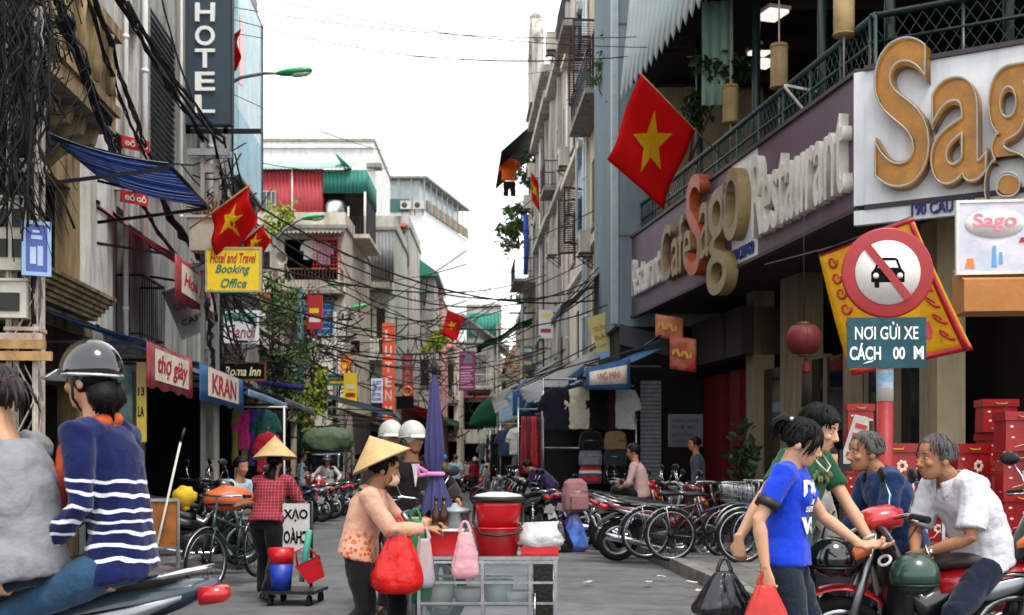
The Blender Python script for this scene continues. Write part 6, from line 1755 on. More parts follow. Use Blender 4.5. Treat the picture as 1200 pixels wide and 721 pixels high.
def make_bicycle(label, loc, rz, fm, group=None, basket=False, steer=0.0, saddle=SEATM, fend=None):
    t = thing('bicycle', label, 'bicycle', loc, rz, group)
    R = .335
    S = Matrix.Rotation(steer, 3, 'Z'); piv = V((.42, 0, 0))
    def sv(mb): mb.v = [tuple(S @ (V(v) - piv) + piv) for v in mb.v]; return mb
    wf = wheel(t, 'wheel', .55, R, .04, STEEL, 28, .03, .012)
    if steer: wf.location = S @ (V((.55, 0, R)) - piv) + piv; wf.rotation_euler = (0, 0, steer)
    wheel(t, 'wheel', -.53, R, .04, STEEL, 28, .035, .012)
    q = MB(); bb, hd, st, ra = V((-.06, 0, .29)), V((.4, 0, .68)), V((-.2, 0, .74)), V((-.53, 0, R))
    q.tube([bb, st], .016, 8); q.tube([bb + V((0, 0, .02)), hd], .018, 8); q.tube([st.lerp(bb, .3), hd + V((-.02, 0, .1))], .015, 8); q.tube([hd + V((.03, 0, -.05)), hd + V((-.05, 0, .18))], .022, 8)
    for s in (-.055, .055): q.tube([bb + V((0, s * .6, 0)), ra + V((0, s, 0))], .009, 6); q.tube([st.lerp(bb, .12) + V((0, s * .5, 0)), ra + V((0, s, 0))], .008, 6)
    q.build('frame', fm, t)
    q = MB()
    for s in (-.05, .05): q.tube([(.55, s, R), (.5, s, .55), (.43, s * .8, .66)], .011, 8)
    q.tube([(.43, -.04, .66), (.43, .04, .66)], .014, 8); sv(q).build('fork', fm, t)
    q = MB(); q.tube([(.36, 0, .84), (.34, 0, .98), (.4, 0, 1.0)], .012, 8); q.tube([(.16, -.28, .98), (.3, -.26, 1.0), (.4, -.1, 1.0), (.4, .1, 1.0), (.3, .26, 1.0), (.16, .28, .98)], .011, 8)
    for s in (-.26, .26): q.tube([(.3, s, .99), (.2, s * 1.05, .96)], .005, 5)
    sv(q).build('handlebar', CHROME, t)
    for s in (-1, 1):
        q = MB(); q.tube([(.25, s * .268, .992), (.14, s * .283, .978)], .017, 8); sv(q).build('grip', RUBBER, t)
    q = MB(); q.loft([(-.36, .84, .09, .03), (-.28, .85, .1, .04), (-.15, .85, .05, .03), (-.04, .84, .02, .015)], 12); q.build('saddle', saddle, t)
    MB().tube([(-.2, 0, .72), (-.23, 0, .83)], .013, 8).build('seat_post', CHROME, t)
    for x, a0, a1, st_ in ((.55, .2, 2.3, True), (-.53, .6, 3.3, False)):
        q = MB().sheet(lambda a, b: (x + (R + .025) * math.cos(a0 + (a1 - a0) * a), (b - .5) * .05, R + (R + .025) * math.sin(a0 + (a1 - a0) * a) - .008 * (2 * b - 1) ** 2), 16, 4, .003)
        (sv(q) if st_ else q).build('mudguard', fend or STEEL, t)
    q = MB(); q.torus((-.06, .04, .29), .085, .008, 24, 5, RY); q.tube([(-.06, -.06, .29), (-.06, .06, .29)], .02, 8)
    for k in range(5): q.bar((-.06, .04, .29), (-.06 + .08 * math.cos(k * 1.256), .04, .29 + .08 * math.sin(k * 1.256)), .008)
    q.tube([(-.06, .05, .375), (-.53, .05, R + .04)], .005, 4); q.tube([(-.06, .05, .205), (-.53, .05, R - .04)], .005, 4); q.build('chain_set', DKSTEEL, t)
    q = MB(); q.tube([(-.06, .06, .29), (.06, .07, .2)], .009, 6); q.box((.06, .11, .2), (.09, .07, .02)); q.tube([(-.06, -.06, .29), (-.18, -.07, .38)], .009, 6); q.box((-.18, -.11, .38), (.09, .07, .02)); q.build('pedal', BLACK, t)
    q = MB(); q.bx(-.72, -.34, -.06, -.045, .705, .72); q.bx(-.72, -.34, .045, .06, .705, .72)
    for i in range(5): q.bx(-.7 + i * .085, -.68 + i * .085, -.045, .045, .705, .718)
    for s in (-.055, .055): q.tube([(-.6, s, .71), (-.53, s, R)], .006, 5)
    q.build('carrier', STEEL, t)
    q = MB(); q.tube([(-.46, .06, .28), (-.42, .2, .01)], .008, 6); q.build('kickstand', STEEL, t)
    if basket:
        q = MB()
        for i in range(9): y = -.15 + .3 * i / 8; q.tube([(.46, y, .72), (.46, y, .95)], .003, 4); q.tube([(.7, y, .74), (.74, y, .97)], .003, 4); q.tube([(.46, y, .72), (.7, y, .74)], .003, 4)
        for i in range(6): x = .46 + .26 * i / 5; q.tube([(x, -.15, .73), (x + .02, -.16, .96)], .003, 4); q.tube([(x, .15, .73), (x + .02, .16, .96)], .003, 4)
        for k in range(4):
            z = .73 + k * .075; q.tube([(.46, -.155, z), (.72, -.155, z + .02), (.72, .155, z + .02), (.46, .155, z), (.46, -.155, z)], .004, 4)
        sv(q).build('basket', STEEL, t)
    return t


PARKG = 'motorbikes parked along the restaurant kerb'
LEAN = math.radians(8)
# the red bike the man in white sits on: it faces left across the pavement's edge
BH = V((2.42, 7.25, 0.0))
bike_red = make_motorbike(V((2.42, 7.1, 0.02)), PI + .12, BODYRED, 'bright red motorbike with the man in white sitting on it', None, -.15)
bike_mar = make_motorbike(V((kr(17.3) + .08, 17.3, .03)), .12, BODYMAR, 'maroon motorbike with long grey seat, nearest the two bicycles', PARKG, .25)
bike_mar.rotation_euler = (LEAN, 0, .12)
RC = {'black': BODYBLK, 'blue': BODYBLU, 'silver': BODYSIL, 'green': BODYGRN, 'white': BODYWHT, 'red': BODYRED, 'maroon': BODYMAR}
ORD = 'first second third fourth fifth sixth seventh eighth ninth tenth eleventh twelfth thirteenth fourteenth fifteenth sixteenth seventeenth eighteenth nineteenth twentieth'.split()
ORD += ['twenty-' + o for o in ORD[:9]] + ['thirtieth'] + ['thirty-' + o for o in ORD[:9]]
y = 18.05
for i in range(27):
    c = ['black', 'silver', 'black', 'red', 'black', 'blue', 'black', 'maroon', 'white', 'black', 'black', 'green'][i % 12]
    clone(bike_mar, V((kr(y) + .1 + rnd.uniform(-.15, .15), y, .03)), .15 + rnd.uniform(-.25, .3), '%s motorbike, %s in the right parked row beyond the maroon one' % (c, ORD[i]), PARKG, {'bike_maroon': RC[c]}, LEAN + rnd.uniform(-.03, .03))
    y += rnd.uniform(.62, .95)
for c_ in CH[bike_red.name]:
    if c_.name.startswith(('leg_shield', 'front_cowl', 'centre_cover')):
        c_.material_slots[0].link = 'OBJECT'; c_.material_slots[0].material = BODYBLK
    if c_.name.startswith('seat'): c_.material_slots[0].link = 'OBJECT'; c_.material_slots[0].material = mat('brown_vinyl', '#2e2420', .5)
# a second file of bikes standing in the street's edge farther on
for i in range(16):
    y = 22.3 + i * 1.45 + rnd.uniform(-.2, .2); c = ['black', 'silver', 'black', 'red', 'white'][i % 5]
    clone(bike_mar, V((kr(y) - 1.3 + rnd.uniform(-.2, .2), y, .03)), PI / 2 + .9 * rnd.uniform(.3, 1), '%s motorbike, %s in the outer file showing its tail to us' % (c, ORD[i]), 'motorbikes in the outer file', {'bike_maroon': RC[c]}, LEAN)
for i in range(14):
    y = 25 + i * 1.9 + rnd.uniform(-.3, .3); c = ['black', 'blue', 'silver', 'black', 'red', 'black', 'white'][i % 7]
    clone(bike_mar, V((kl(y) - .2 + rnd.uniform(-.2, .2), y, .05)), PI - .3 + rnd.uniform(-.3, .3), '%s motorbike, %s along the left kerb past the concrete pole' % (c, ORD[i]), 'motorbikes along the left kerb', {'bike_maroon': RC[c]}, LEAN)
for i in range(12):
    y = 56 + i * 3.2; c = ['black', 'silver', 'red', 'black', 'blue'][i % 5]
    clone(bike_mar, V((kr(y) - 1.3 + rnd.uniform(-.5, .2), y, .03)), PI / 2 + rnd.uniform(-.9, .9), '%s motorbike, %s in the crowd at the far end of the street' % (c, ORD[i]), 'motorbikes in the far crowd', {'bike_maroon': RC[c]}, LEAN)
# near the left shop front: dark bike with yellow covers behind the bicycle, another by it
for i, (px, d, c, rz, lab) in enumerate(((222, 15.2, 'black', .25, 'black motorbike with yellow mirror covers beside the orange cabinet'), (272, 16.6, 'blue', 1.9, 'dark blue motorbike parked behind the green bicycle'), (200, 17.0, 'black', .5, 'black motorbike in shadow under the red valance'))):
    p = W(px, 547, d); p.z = .1
    clone(bike_mar, p, rz, lab, 'motorbikes by the left shop', {'bike_maroon': RC[c]}, LEAN)
q = MB(); p = W(196, 556, 14.9)
t = thing('mirror_cover', 'crumpled yellow cover on the black motorbike handlebar', 'cover', W(216, 582, 14.7), .3)
MB().ell((0, 0, 0), (.14, .1, .12), 16, 10, 0, None, lambda d: 1 + .25 * mnoise.noise(d * 2.2)).build('cloth', mat('yellow_cover', '#c9a21a', .7, .2, 6, bump=.3), t); MB().tube([(0, 0, -.1), (.02, 0, -.16)], .05, 8).build('gathered_neck', MATS['yellow_cover'], t)
t = thing('seat_cover', 'orange saddle cover on the dark motorbike behind the bicycle', 'cover', W(268, 584, 14.3), .4)
MB().ell((0, 0, 0), (.28, .16, .14), 18, 10, 0, None, lambda d: 1 + .18 * mnoise.noise(d * 2)).build('cloth', mat('orange_vinyl', '#c25a2e', .4, .15, 6), t); MB().torus((0, 0, -.06), .2, .02, 20, 6, Matrix.Diagonal((1.2, .75, 1))).build('hem', BLACK, t)
# by the cable tower: the rider's motorbike
PB = V((-1.62, 4.5, 0))
bike_rider = clone(bike_red, V((-2.02, 5.35, .03)), PI - .12, 'grey blue motorbike carrying the two women across the street', None, {'bike_red': paint('bike_grey_blue', '#2b3a44', .35, .6)})
t = make_motorbike(V((3.35, 6.9, .1)), PI - .35, BODYBLK, 'black motorbike with a brown seat behind the man in white', None, .3)
t2 = clone(bike_red, V((2.75, 8.0, .02)), PI * 1.04, 'red motorbike the man in the blue jacket leans on', None, {'bike_red': BODYRED})
t3 = clone(t, V((3.9, 8.6, GH)), PI + .5, 'black motorbike parked by the red gift boxes', None, None)
# bicycles
PBK = paint('bicycle_black', '#141516', .35)
make_bicycle('black bicycle with chrome mudguards, foremost of the parked right row', V((kr(16.3) + .55, 16.25, .1)), .1, PBK, 'bicycles by the right kerb', steer=.3)
make_bicycle('black bicycle whose wheel shows behind the foremost bicycle', V((kr(16.7) + .3, 16.75, .1)), .16, PBK, 'bicycles by the right kerb', steer=.1)
make_bicycle('bicycle with a blue frame tube and front basket near the red door', V((kr(16.4) + 1.5, 17.0, GH)), PI + .35, paint('bicycle_blue', '#1c4f8e', .35), 'bicycles by the right kerb', True)
make_bicycle('dark old bicycle parked behind the hanging black bag', V((3.3, 15.8, GH)), PI + .5, PBK, 'bicycles by the right kerb', True, -.3)
gb_ = make_bicycle('dark green bicycle with tan saddle facing us by the left kerb', V((W(262, 547, 13.2).x, 13.75, .03)), -PI / 2 - .28, paint('bicycle_green', '#12372e', .35), None, False, -.18, mat('tan_saddle', '#6a4a30', .6))
gb_.rotation_euler = (0, LEAN * .6, gb_.rotation_euler[2])
t = thing('orange_cabinet', 'weathered orange wooden cabinet with steel edges beside the rider', 'cabinet', W(190, 547, 14.2) * V((1, 1, 0)) + V((0, 0, .42)), .3)
MB().bx(-.16, .16, -.15, .15, 0, .5).build('body', mat('orange_wood', '#9a5a1e', .6, .35, 5, bump=.15, dirt='#4a2408', dirt_amt=.7), t)
q = MB()
for x in (-.17, .17):
    for yy in (-.16, .16): q.bx(x - .014, x + .014, yy - .014, yy + .014, -.36, .52)
for z in (-.01, .51): q.bx(-.17, .17, -.172, -.152, z - .012, z + .012); q.bx(-.17, .17, .152, .172, z - .012, z + .012)
q.build('edge_frame', STEEL, t)
t = thing('leaning_pole', 'thin white pole leaning against the orange cabinet', 'pole', W(175, 625, 13.9)); MB().tube([(0, 0, -.5), (.3, .2, 1.05)], .014, 8).build('rod', WHITEP, t); MB().tube([(.29, .19, 1.0), (.33, .22, 1.15)], .02, 8).build('grip', BLACK, t)
# three wheeled carrier with the tarpaulin load
p = W(384, 547, 34); p.z = .02
t = thing('cargo_tricycle', 'three wheeled carrier loaded with a green tarpaulin bundle', 'cargo tricycle', p)
TARP = mat('green_tarpaulin', '#4a5a40', .7, .25, 4, bump=.4, bscale=9)
rm = MB(); rm.loft([(-.6, 1.9, .5, .2), (-.45, 1.95, .64, .33), (0, 1.98, .66, .36), (.45, 1.95, .63, .32), (.62, 1.9, .45, .2)], 20, 0, 2.6, 'Y')
me = vox(rm, .03, 3, .09, .25); me.materials.append(TARP); link('tarpaulin_load', me, t)
q = MB()
for x in (-.55, .55):
    for yy in (-.6, .7): q.tube([(x, yy, .3), (x, yy, 1.75)], .022, 8)
for yy in (-.6, .7): q.tube([(-.55, yy, 1.7), (.55, yy, 1.7)], .022, 8)
q.build('canopy_frame', DKSTEEL, t); MB().bx(-.6, .6, -.62, .75, .45, .95).build('cargo_box', BODYGRN, t)
for x in (-.5, .5):
    MB().torus((0, 0, 0), .24, .06, 24, 8, Matrix.Rotation(PI / 2, 3, 'Y')).build('wheel', RUBBER, t, (x, -.4, .3))
MB().torus((0, 0, 0), .24, .06, 24, 8, Matrix.Rotation(PI / 2, 3, 'Y')).build('wheel', RUBBER, t, (0, 1.0, .3))
q = MB(); q.ell((0, -.66, 1.15), (.12, .05, .12), 14, 8); q.build('headlight', LAMPG, t); MB().sheet(lambda a, b: (-.5 + a, -.63 - .05 * b, 1.65 - .5 * b), 6, 4, .01).build('windscreen', GLASS, t)
moto_far = clone(bike_mar, V((W(379, 547, 31).x, 31, .03)), -PI / 2 - .12, 'red and white scooter ridden towards us by a woman in white', None, {'bike_maroon': BODYRED}, 0)
moto_mid = clone(bike_mar, V((W(484, 547, 10.9).x, 10.95, .03)), -PI / 2 + .42, 'black motorbike ridden by the man in the white cap', None, {'bike_maroon': BODYBLK}, 0)
# ================================================================ people
SKIN = mat('skin', '#c09272', .55, .1, 7, bump=.05, spec=.3)
SKIND = mat('skin_tanned', '#98694c', .55, .12, 7, bump=.06, spec=.3)
HAIRB = mat('black_hair', '#070606', .5, .3, 16, bump=.3, bscale=90, spec=.16)
HAIRG = mat('grey_hair', '#45423f', .6, .6, 26, bump=.3, bscale=90, spec=.3)
EYEW = plast('eye_white', '#c9c4bc', .3); IRIS = plast('iris', '#140c08', .2); LIP = mat('lip', '#8c4a42', .5, .1)
STRAW = mat('palm_straw', '#b8996a', .8, .2, 14, bump=.35, bscale=70, dirt='#8a6a40', dirt_amt=.35)


def ik(a, b, l1, l2, pole):
    a, b, pole = V(a), V(b), V(pole)
    d = b - a; L_ = min(d.length, (l1 + l2) * .999); u = d.normalized()
    k = (l1 * l1 - l2 * l2 + L_ * L_) / (2 * L_); h = math.sqrt(max(0, l1 * l1 - k * k))
    p = pole - a; p = p - u * p.dot(u)
    p = p.normalized() if p.length > 1e-5 else u.orthogonal()
    return a + u * k + p * h, a + u * L_


def frame(z, x):
    z = V(z).normalized(); x = V(x); x = (x - z * x.dot(z)).normalized(); y = z.cross(x)
    return Matrix((x, y, z)).transposed()


def ell_rings(mb, C, A, B, wa, wb, n=16, e=2.2):
    R = []
    for c, a, b, p, q in zip(C, A, B, wa, wb):
        r = []
        for j in range(n):
            t = 2 * PI * j / n; cc, ss = math.cos(t), math.sin(t)
            r.append(V(c) + V(a) * (math.copysign(abs(cc) ** (2 / e), cc) * p) + V(b) * (math.copysign(abs(ss) ** (2 / e), ss) * q))
        R.append(r)
    return mb.rings(R)


def hand_mesh(mb, wrist, fdir, palm, side, s, curl=.6, spread=.05, thumb=.5):
    """palm, four unequal bent fingers and a thumb; palm: the direction the palm faces; side: +1 left hand"""
    f = V(fdir).normalized(); n = V(palm); n = (n - f * n.dot(f)).normalized(); l = f.cross(n) * side    # l points to the thumb side
    w = V(wrist)
    ell_rings(mb, [w - f * .03 * s, w + f * .015 * s, w + f * .05 * s, w + f * .09 * s, w + f * .097 * s], [l] * 5, [n] * 5, [.024 * s, .03 * s, .04 * s, .041 * s, .03 * s], [.02 * s, .017 * s, .015 * s, .013 * s, .008 * s], 12)
    for i, (ln, off) in enumerate(((.072, .03), (.08, .01), (.074, -.011), (.058, -.03))):
        p = w + f * (.088 - .004 * abs(i - 1)) * s + l * off * s
        d = (f + l * (off * spread * 20 * .3)).normalized(); a = 0; pts = [p - f * .02 * s, p]
        for k, q in enumerate((.45, .3, .25)):
            a += curl * (1.0 if k else .8)
            dd = d * math.cos(a) + n * math.sin(a)
            p = p + dd * ln * q * s; pts.append(p)
        mb.tube(pts, [.0095 * s, .0095 * s, .009 * s, .008 * s, .0065 * s], 8)
    p = w + f * .025 * s + l * .03 * s
    d = (f * .75 + l * .65 + n * .25).normalized(); d2 = (f * .95 + l * .1 + n * thumb).normalized()
    mb.tube([p - l * .012 * s, p, p + d * .035 * s, p + d * .035 * s + d2 * .028 * s, p + d * .035 * s + d2 * .05 * s], [.013 * s, .0125 * s, .0115 * s, .0105 * s, .007 * s], 8)


def person(label, loc, rz, P, K, vx=.012, group=None):
    """local frame: faces +X, left is +Y. P: pose (joints in metres for a 1.7 m body); K: clothes and looks"""
    s = K.get('s', 1.0)
    t = thing('person', label, 'person', loc, rz, group)
    g = lambda k, d: V(P.get(k, d)) * s
    pel, nk = g('pelvis', (0, 0, .93)), g('neck', (.02, 0, 1.42))
    up = (nk - pel).normalized()
    hl = V(P.get('hipdir', (0, 1, 0))).normalized(); sl = V(P.get('shdir', P.get('hipdir', (0, 1, 0)))).normalized()
    sw = K.get('sw', .175) * s; fem = K.get('fem', False)
    bend = V(P.get('bend', (-.03, 0, 0))) * s
    mid = (pel + nk) / 2 + bend
    sp = lambda k: (pel * (1 - k) ** 2 + mid * 2 * k * (1 - k) + nk * k * k)
    shc = sp(.92)
    shL, shR = shc + sl * sw, shc - sl * sw
    A1, A2 = .285 * s, .25 * s
    T1, T2 = .43 * s, .42 * s
    arms = {}
    for sd, sh, nm in ((1, shL, 'L'), (-1, shR, 'R')):
        tgt = V(P.get('hand' + nm, (.05, sd * .25, .75))) * s
        elb, wr = ik(sh, tgt, A1, A2, V(P.get('elb' + nm, (-.4, sd * .5, .9))) * s)
        arms[nm] = (sh, elb, wr)
    legs = {}
    for sd, nm in ((1, 'L'), (-1, 'R')):
        hp = pel + hl * (sd * .09 * s) - up * .02 * s
        tgt = V(P.get('foot' + nm, (0, sd * .1, .08))) * s
        kn, an = ik(hp, tgt, T1, T2, V(P.get('knee' + nm, (1, sd * .12, .5))) * s)
        legs[nm] = (hp, kn, an)
    # head frame
    hd = V(P.get('head', (1, 0, -.05))).normalized()
    hu = V(P.get('headup', (0, 0, 1)))
    HM = frame((hu - hd * hu.dot(hd)), hd)
    hc = nk + V(P.get('headoff', (.03, 0, .185))) * s
    hs = K.get('hs', 1.0) * s
    H = lambda x, y, z: hc + HM @ V((x * hs, y * hs, z * hs))
    near = vx < .011
    # ---- body: one continuous surface
    b = MB()
    prof = [(-.118, .05, .022, .02), (-.108, .045, .04, .036), (-.085, .034, .058, .049), (-.055, .022, .075, .058), (-.02, .014, .084, .066), (.015, .006, .092, .071), (.05, .0, .096, .074), (.082, -.004, .086, .068), (.106, -.006, .06, .05), (.118, -.006, .02, .018)]
    b.rings([[H(cx + rx * math.cos(2 * PI * j / 18), ry * math.sin(2 * PI * j / 18), z) for j in range(18)] for z, cx, rx, ry in prof])
    b.tube([H(.088, 0, .012), H(.104, 0, -.02), H(.113, 0, -.036), H(.098, 0, -.045)], [.009 * hs, .0125 * hs, .016 * hs, .01 * hs], 8)
    for q in (-1, 1):
        b.ell(H(.104, q * .011, -.042), (.010 * hs, .008 * hs, .007 * hs), 8, 6)
        b.ell(H(.072, q * .04, -.03), (.022 * hs, .022 * hs, .02 * hs), 8, 6)
        b.ell(H(-.006, q * .074, -.018), (.022 * hs, .011 * hs, .032 * hs), 10, 6, 0, HM)
        b.tube([H(.086, q * .012, .02), H(.082, q * .05, .018)], .009 * hs, 6)
    b.ell(H(.088, 0, -.074), (.012 * hs, .022 * hs, .014 * hs), 8, 6)
    b.tube([sp(.85), sp(.97), sp(1.0).lerp(hc, .3), hc + HM @ V((-.014, 0, -.06)) * hs], [.08 * s, .068 * s, .057 * s, .055 * s], 12)
    KK = [0, .15, .35, .55, .75, .9, .98]
    fw = [up.cross(-(hl.lerp(sl, k))).normalized() for k in KK]
    lat = [hl.lerp(sl, k).normalized() for k in KK]
    WA = [.15, .15, .125, .135, .15, .15, .08] if not fem else [.145, .15, .115, .12, .135, .13, .07]
    WB = [.1, .1, .085, .09, .1, .08, .05]
    belly = K.get('belly', 0)
    ell_rings(b, [sp(k) for k in KK], lat, fw, [w * s * .93 for w in WA], [w * s * .9 for w in WB])
    gird = K.get('arm', 1.0)
    for nm in 'LR':
        sh, el, wr = arms[nm]; sd = 1 if nm == 'L' else -1
        b.tube([sh - sl * (sd * .05 * s), sh, sh.lerp(el, .4), el, el.lerp(wr, .25), el.lerp(wr, .7), wr], [r * s * gird for r in (.05, .05, .043, .036, .039, .03, .025)], 12)
        fd = V(P.get('fing' + nm, tuple(wr - el))); pd = V(P.get('palm' + nm, (0, -sd, 0)))
        hand_mesh(b, wr + (wr - el).normalized() * .01 * s, fd, pd, sd, s * K.get('hands', 1.0), P.get('curl' + nm, .45), .05, P.get('thumb' + nm, .5))
        hp, kn, an = legs[nm]
        b.tube([hp - up * .03 * s, hp.lerp(kn, .3), kn, kn.lerp(an, .3), an], [r * s * .92 for r in (.075, .07, .052, .052, .036)], 12)
        b.tube([an, an + V((.03, 0, -.045)) * s, an + V((.14, 0, -.06)) * s], [.036 * s, .036 * s, .024 * s], 10)
    skin = K.get('skin', SKIN)
    me = vox(b, vx if not near else .0055, 2 if near else 1); me.materials.append(skin); link('body', me, t)
    # ---- clothes
    def put(mb, name, m, size=None, sm=3, disp=.018, dsc=.13):
        me = vox(mb, size or max(vx, .0085), sm, disp, dsc, .007 if vx < .0125 else 0); me.materials.append(m); return link(name, me, t)
    if 'shirt' in K:
        q = MB(); lo = K.get('hem', -.12)
        ks = [lo, lo + .1, .2, .4, .6, .78, .9, .965]
        wa = [.182, .178, .16, .158, .165, .172, .158, .098] if not fem else [.178, .174, .142, .142, .152, .152, .138, .09]
        wb = [.134, .13, .115 + belly, .112 + belly, .118 + belly * .4, .12, .1, .074]
        C = [sp(k) for k in ks]
        if lo < 0: C[0] = pel + (pel - sp(.12)).normalized() * (-lo * (nk - pel).length)
        lt = [hl.lerp(sl, max(0, k)).normalized() for k in ks]; fwd = [up.cross(-l).normalized() for l in lt]
        loose = K.get('loose', 1.0)
        ell_rings(q, C, lt, fwd, [w * s * loose for w in wa], [w * s * loose for w in wb], 18)
        if fem:
            for sd in (-1, 1): q.ell(sp(.66) + fw[3] * .085 * s + sl * sd * .062 * s, .062 * s, 10, 8)
        sv_ = K.get('sleeve', .55); ar = K.get('slr', 1.0)
        for nm in 'LR':
            sh, el, wr = arms[nm]; sd = 1 if nm == 'L' else -1
            pts, rr = [sh - sl * (sd * .075 * s), sh + V((0, 0, .002)), sh.lerp(el, .4)], [.07, .066, .06]
            if sv_ >= 1:
                pts += [el, el.lerp(wr, .35), el.lerp(wr, min(1, sv_ - 1) * .93)]; rr += [.051, .05, .041]
            else: pts += [sh.lerp(el, sv_)]; rr += [.06]
            q.tube(pts, [r * s * ar * loose for r in rr], 12)
        sh_o = put(q, 'shirt', K['shirt'], None, 3, K.get('fold', .022))
        if K.get('collar'):
            q = MB(); N_ = sp(.985); CM = frame(up, fw[5])
            q.sheet(lambda a, b: N_ + CM @ V(((.07 + .034 * b) * math.cos(.3 + 5.68 * a) * 1.05, (.07 + .034 * b) * math.sin(.3 + 5.68 * a), .034 - .055 * b - .03 * b * math.cos(.3 + 5.68 * a))) * s, 30, 5, .006)
            link('collar', q.mesh('collar'), t).data.materials.append(K['shirt'])
    if 'pants' in K:
        q = MB(); pr = K.get('pr', 1.0)
        ell_rings(q, [pel - up * .1 * s, pel - up * .02 * s, sp(.12), sp(.2)], [hl] * 4, [up.cross(-hl)] * 4, [.125 * s, .15 * s, .145 * s, .13 * s], [.09 * s, .108 * s, .1 * s, .09 * s], 16)
        plen = K.get('plen', .96)
        for nm in 'LR':
            hp, kn, an = legs[nm]
            q.tube([hp - up * .01 * s, hp.lerp(kn, .22), hp.lerp(kn, .5), kn, kn.lerp(an, .35), kn.lerp(an, plen)], [r * s * pr for r in (.076, .086, .08, .067, .062, .056)], 14)
        put(q, 'trousers', K['pants'], None, 2, K.get('pfold', .02))
    if K.get('shoes'):
        for nm in 'LR':
            hp, kn, an = legs[nm]; fo = V(P.get('toe', (1, 0, 0))); fo = V((fo.x, fo.y, 0)).normalized()
            q = MB(); M_ = frame((0, 0, 1), fo)
            c = an + fo * .06 * s + V((0, 0, -.045)) * s
            R = []
            for x, w, h in ((-.12, .02, .02), (-.1, .036, .04), (-.02, .038, .046), (.08, .045, .032), (.13, .036, .024), (.155, .012, .012)):
                R.append([c + M_ @ V((x * s, w * s * math.cos(2 * PI * j / 12), h * s * math.sin(2 * PI * j / 12) + (h - .035) * s)) for j in range(12)])
            q.rings(R); q.build1('shoe', K['shoes'], t)
    # ---- face and hair
    if near or K.get('face'):
        for q in (-1, 1):
            MB().ell(H(.084, q * .031, .0), (.0075 * hs, .0135 * hs, .0048 * hs), 10, 6, 0, HM).build('eye', EYEW, t)
            MB().ell(H(.0892, q * .031, 0), (.004 * hs, .006 * hs, .0054 * hs), 8, 6, 0, HM).build('iris', IRIS, t)
            MB().tube([H(.093, q * .015, .023), H(.094, q * .033, .028), H(.08, q * .052, .022)], [.003 * hs, .0042 * hs, .0025 * hs], 6).build('eyebrow', K.get('brow', K.get('hair', HAIRB)), t)
        if not K.get('mask'):
            MB().tube([H(.088, -.024, -.071), H(.098, -.008, -.067), H(.1, 0, -.069), H(.098, .008, -.067), H(.088, .024, -.071)], [.002 * hs, .0055 * hs, .006 * hs, .0055 * hs, .002 * hs], 6, 0, True, True, .6).build('lips', LIP, t)
    hm = K.get('hair')
    if hm:
        long_ = K.get('hairlen', .0); thick = K.get('hairthick', 1.0)
        def hf(d):
            face = d.x > .12 + .55 * max(0, -d.z) * 0 and d.z < K.get('hairline', .52) - .25 * abs(d.y) and d.x > abs(d.y) * .55 - .05
            low = d.z < -.45 - long_
            return .8 if face or low else 1.0 + .05 * mnoise.noise(d * 5 + V((3, 1, 2))) + .02 * mnoise.noise(V((d.x * 18, d.y * 18, d.z * 3)))
        q = MB(); q.ell(H(-.008, 0, .022), (.112 * hs * thick, .088 * hs * thick, .108 * hs * thick), 40, 26, 0, HM, hf)
        h_o = q.build1('hair', hm, t)
        q = MB()                                     # loose locks over the cap
        r_ = random.Random(int(hc.length * 1000))
        for i in range(K.get('locks', 70 if near else 0)):
            a = r_.uniform(.7, 2 * PI - .7) if K.get('hairline', .52) > .3 else r_.uniform(0, 2 * PI); e0 = r_.uniform(.7, 1.45)
            pts = []
            for k in range(5):
                e = e0 - k * r_.uniform(.16, .26)
                pts.append(H(-.008 + .114 * thick * math.cos(e) * math.cos(a), .09 * thick * math.cos(e) * math.sin(a), .022 + .11 * thick * math.sin(e)))
            q.tube(pts, [.003 * hs, .006 * hs, .006 * hs, .005 * hs, .0015 * hs], 5)
        if q.v: tag(q.build1('hair_lock', hm, t), kind='stuff')
        for tail in K.get('tails', ()):
            q = MB(); pts = [H(*p) for p in tail[0]]; q.tube(pts, [r * hs for r in tail[1]], 12)
            for i in range(26):
                o = V((r_.gauss(0, .011), r_.gauss(0, .011), r_.gauss(0, .006)))
                q.tube([p + o * (1 + k * .5) for k, p in enumerate(pts)], [r * hs * .2 for r in tail[1]], 6)
            q.build1('hair_tail', hm, t)
    t['_H'] = 0
    del t['_H']
    return t, H, HM, arms, legs, sp, s, hs


def conical_hat(t, H, HM, hs, tilt=(0, 0, 1), c=(0, 0, .055), R=.205, h=.155, fwd=(1, 0, 0)):
    M_ = HM @ frame(tilt, fwd)
    q = MB(); n = 40
    pr = [(R, 0), (R * .985, .004)] + [(R * (1 - k / 16), h * (k / 16) ** .97 + (.0012 if k % 2 else 0)) for k in range(1, 16)] + [(.004, h)]
    q.lathe([(r * hs, z * hs) for r, z in pr], H(*c), n, 0, M_, True, False)
    q.lathe([(r * hs, (z - .006) * hs) for r, z in pr[::-1]], H(*c), n, 0, M_, True, False)
    o = q.build1('conical_hat', STRAW, t)
    q = MB(); q.torus(H(*c), R * .995 * hs, .004 * hs, 44, 6, M_)
    for k in (3, 6, 9, 12): q.torus(H(*c) + M_ @ V((0, 0, h * k / 16 * hs)), R * (1 - k / 16) * hs, .0016 * hs, 40, 4, M_)
    q.build1('hoop', PALEWOOD, o)
    return o


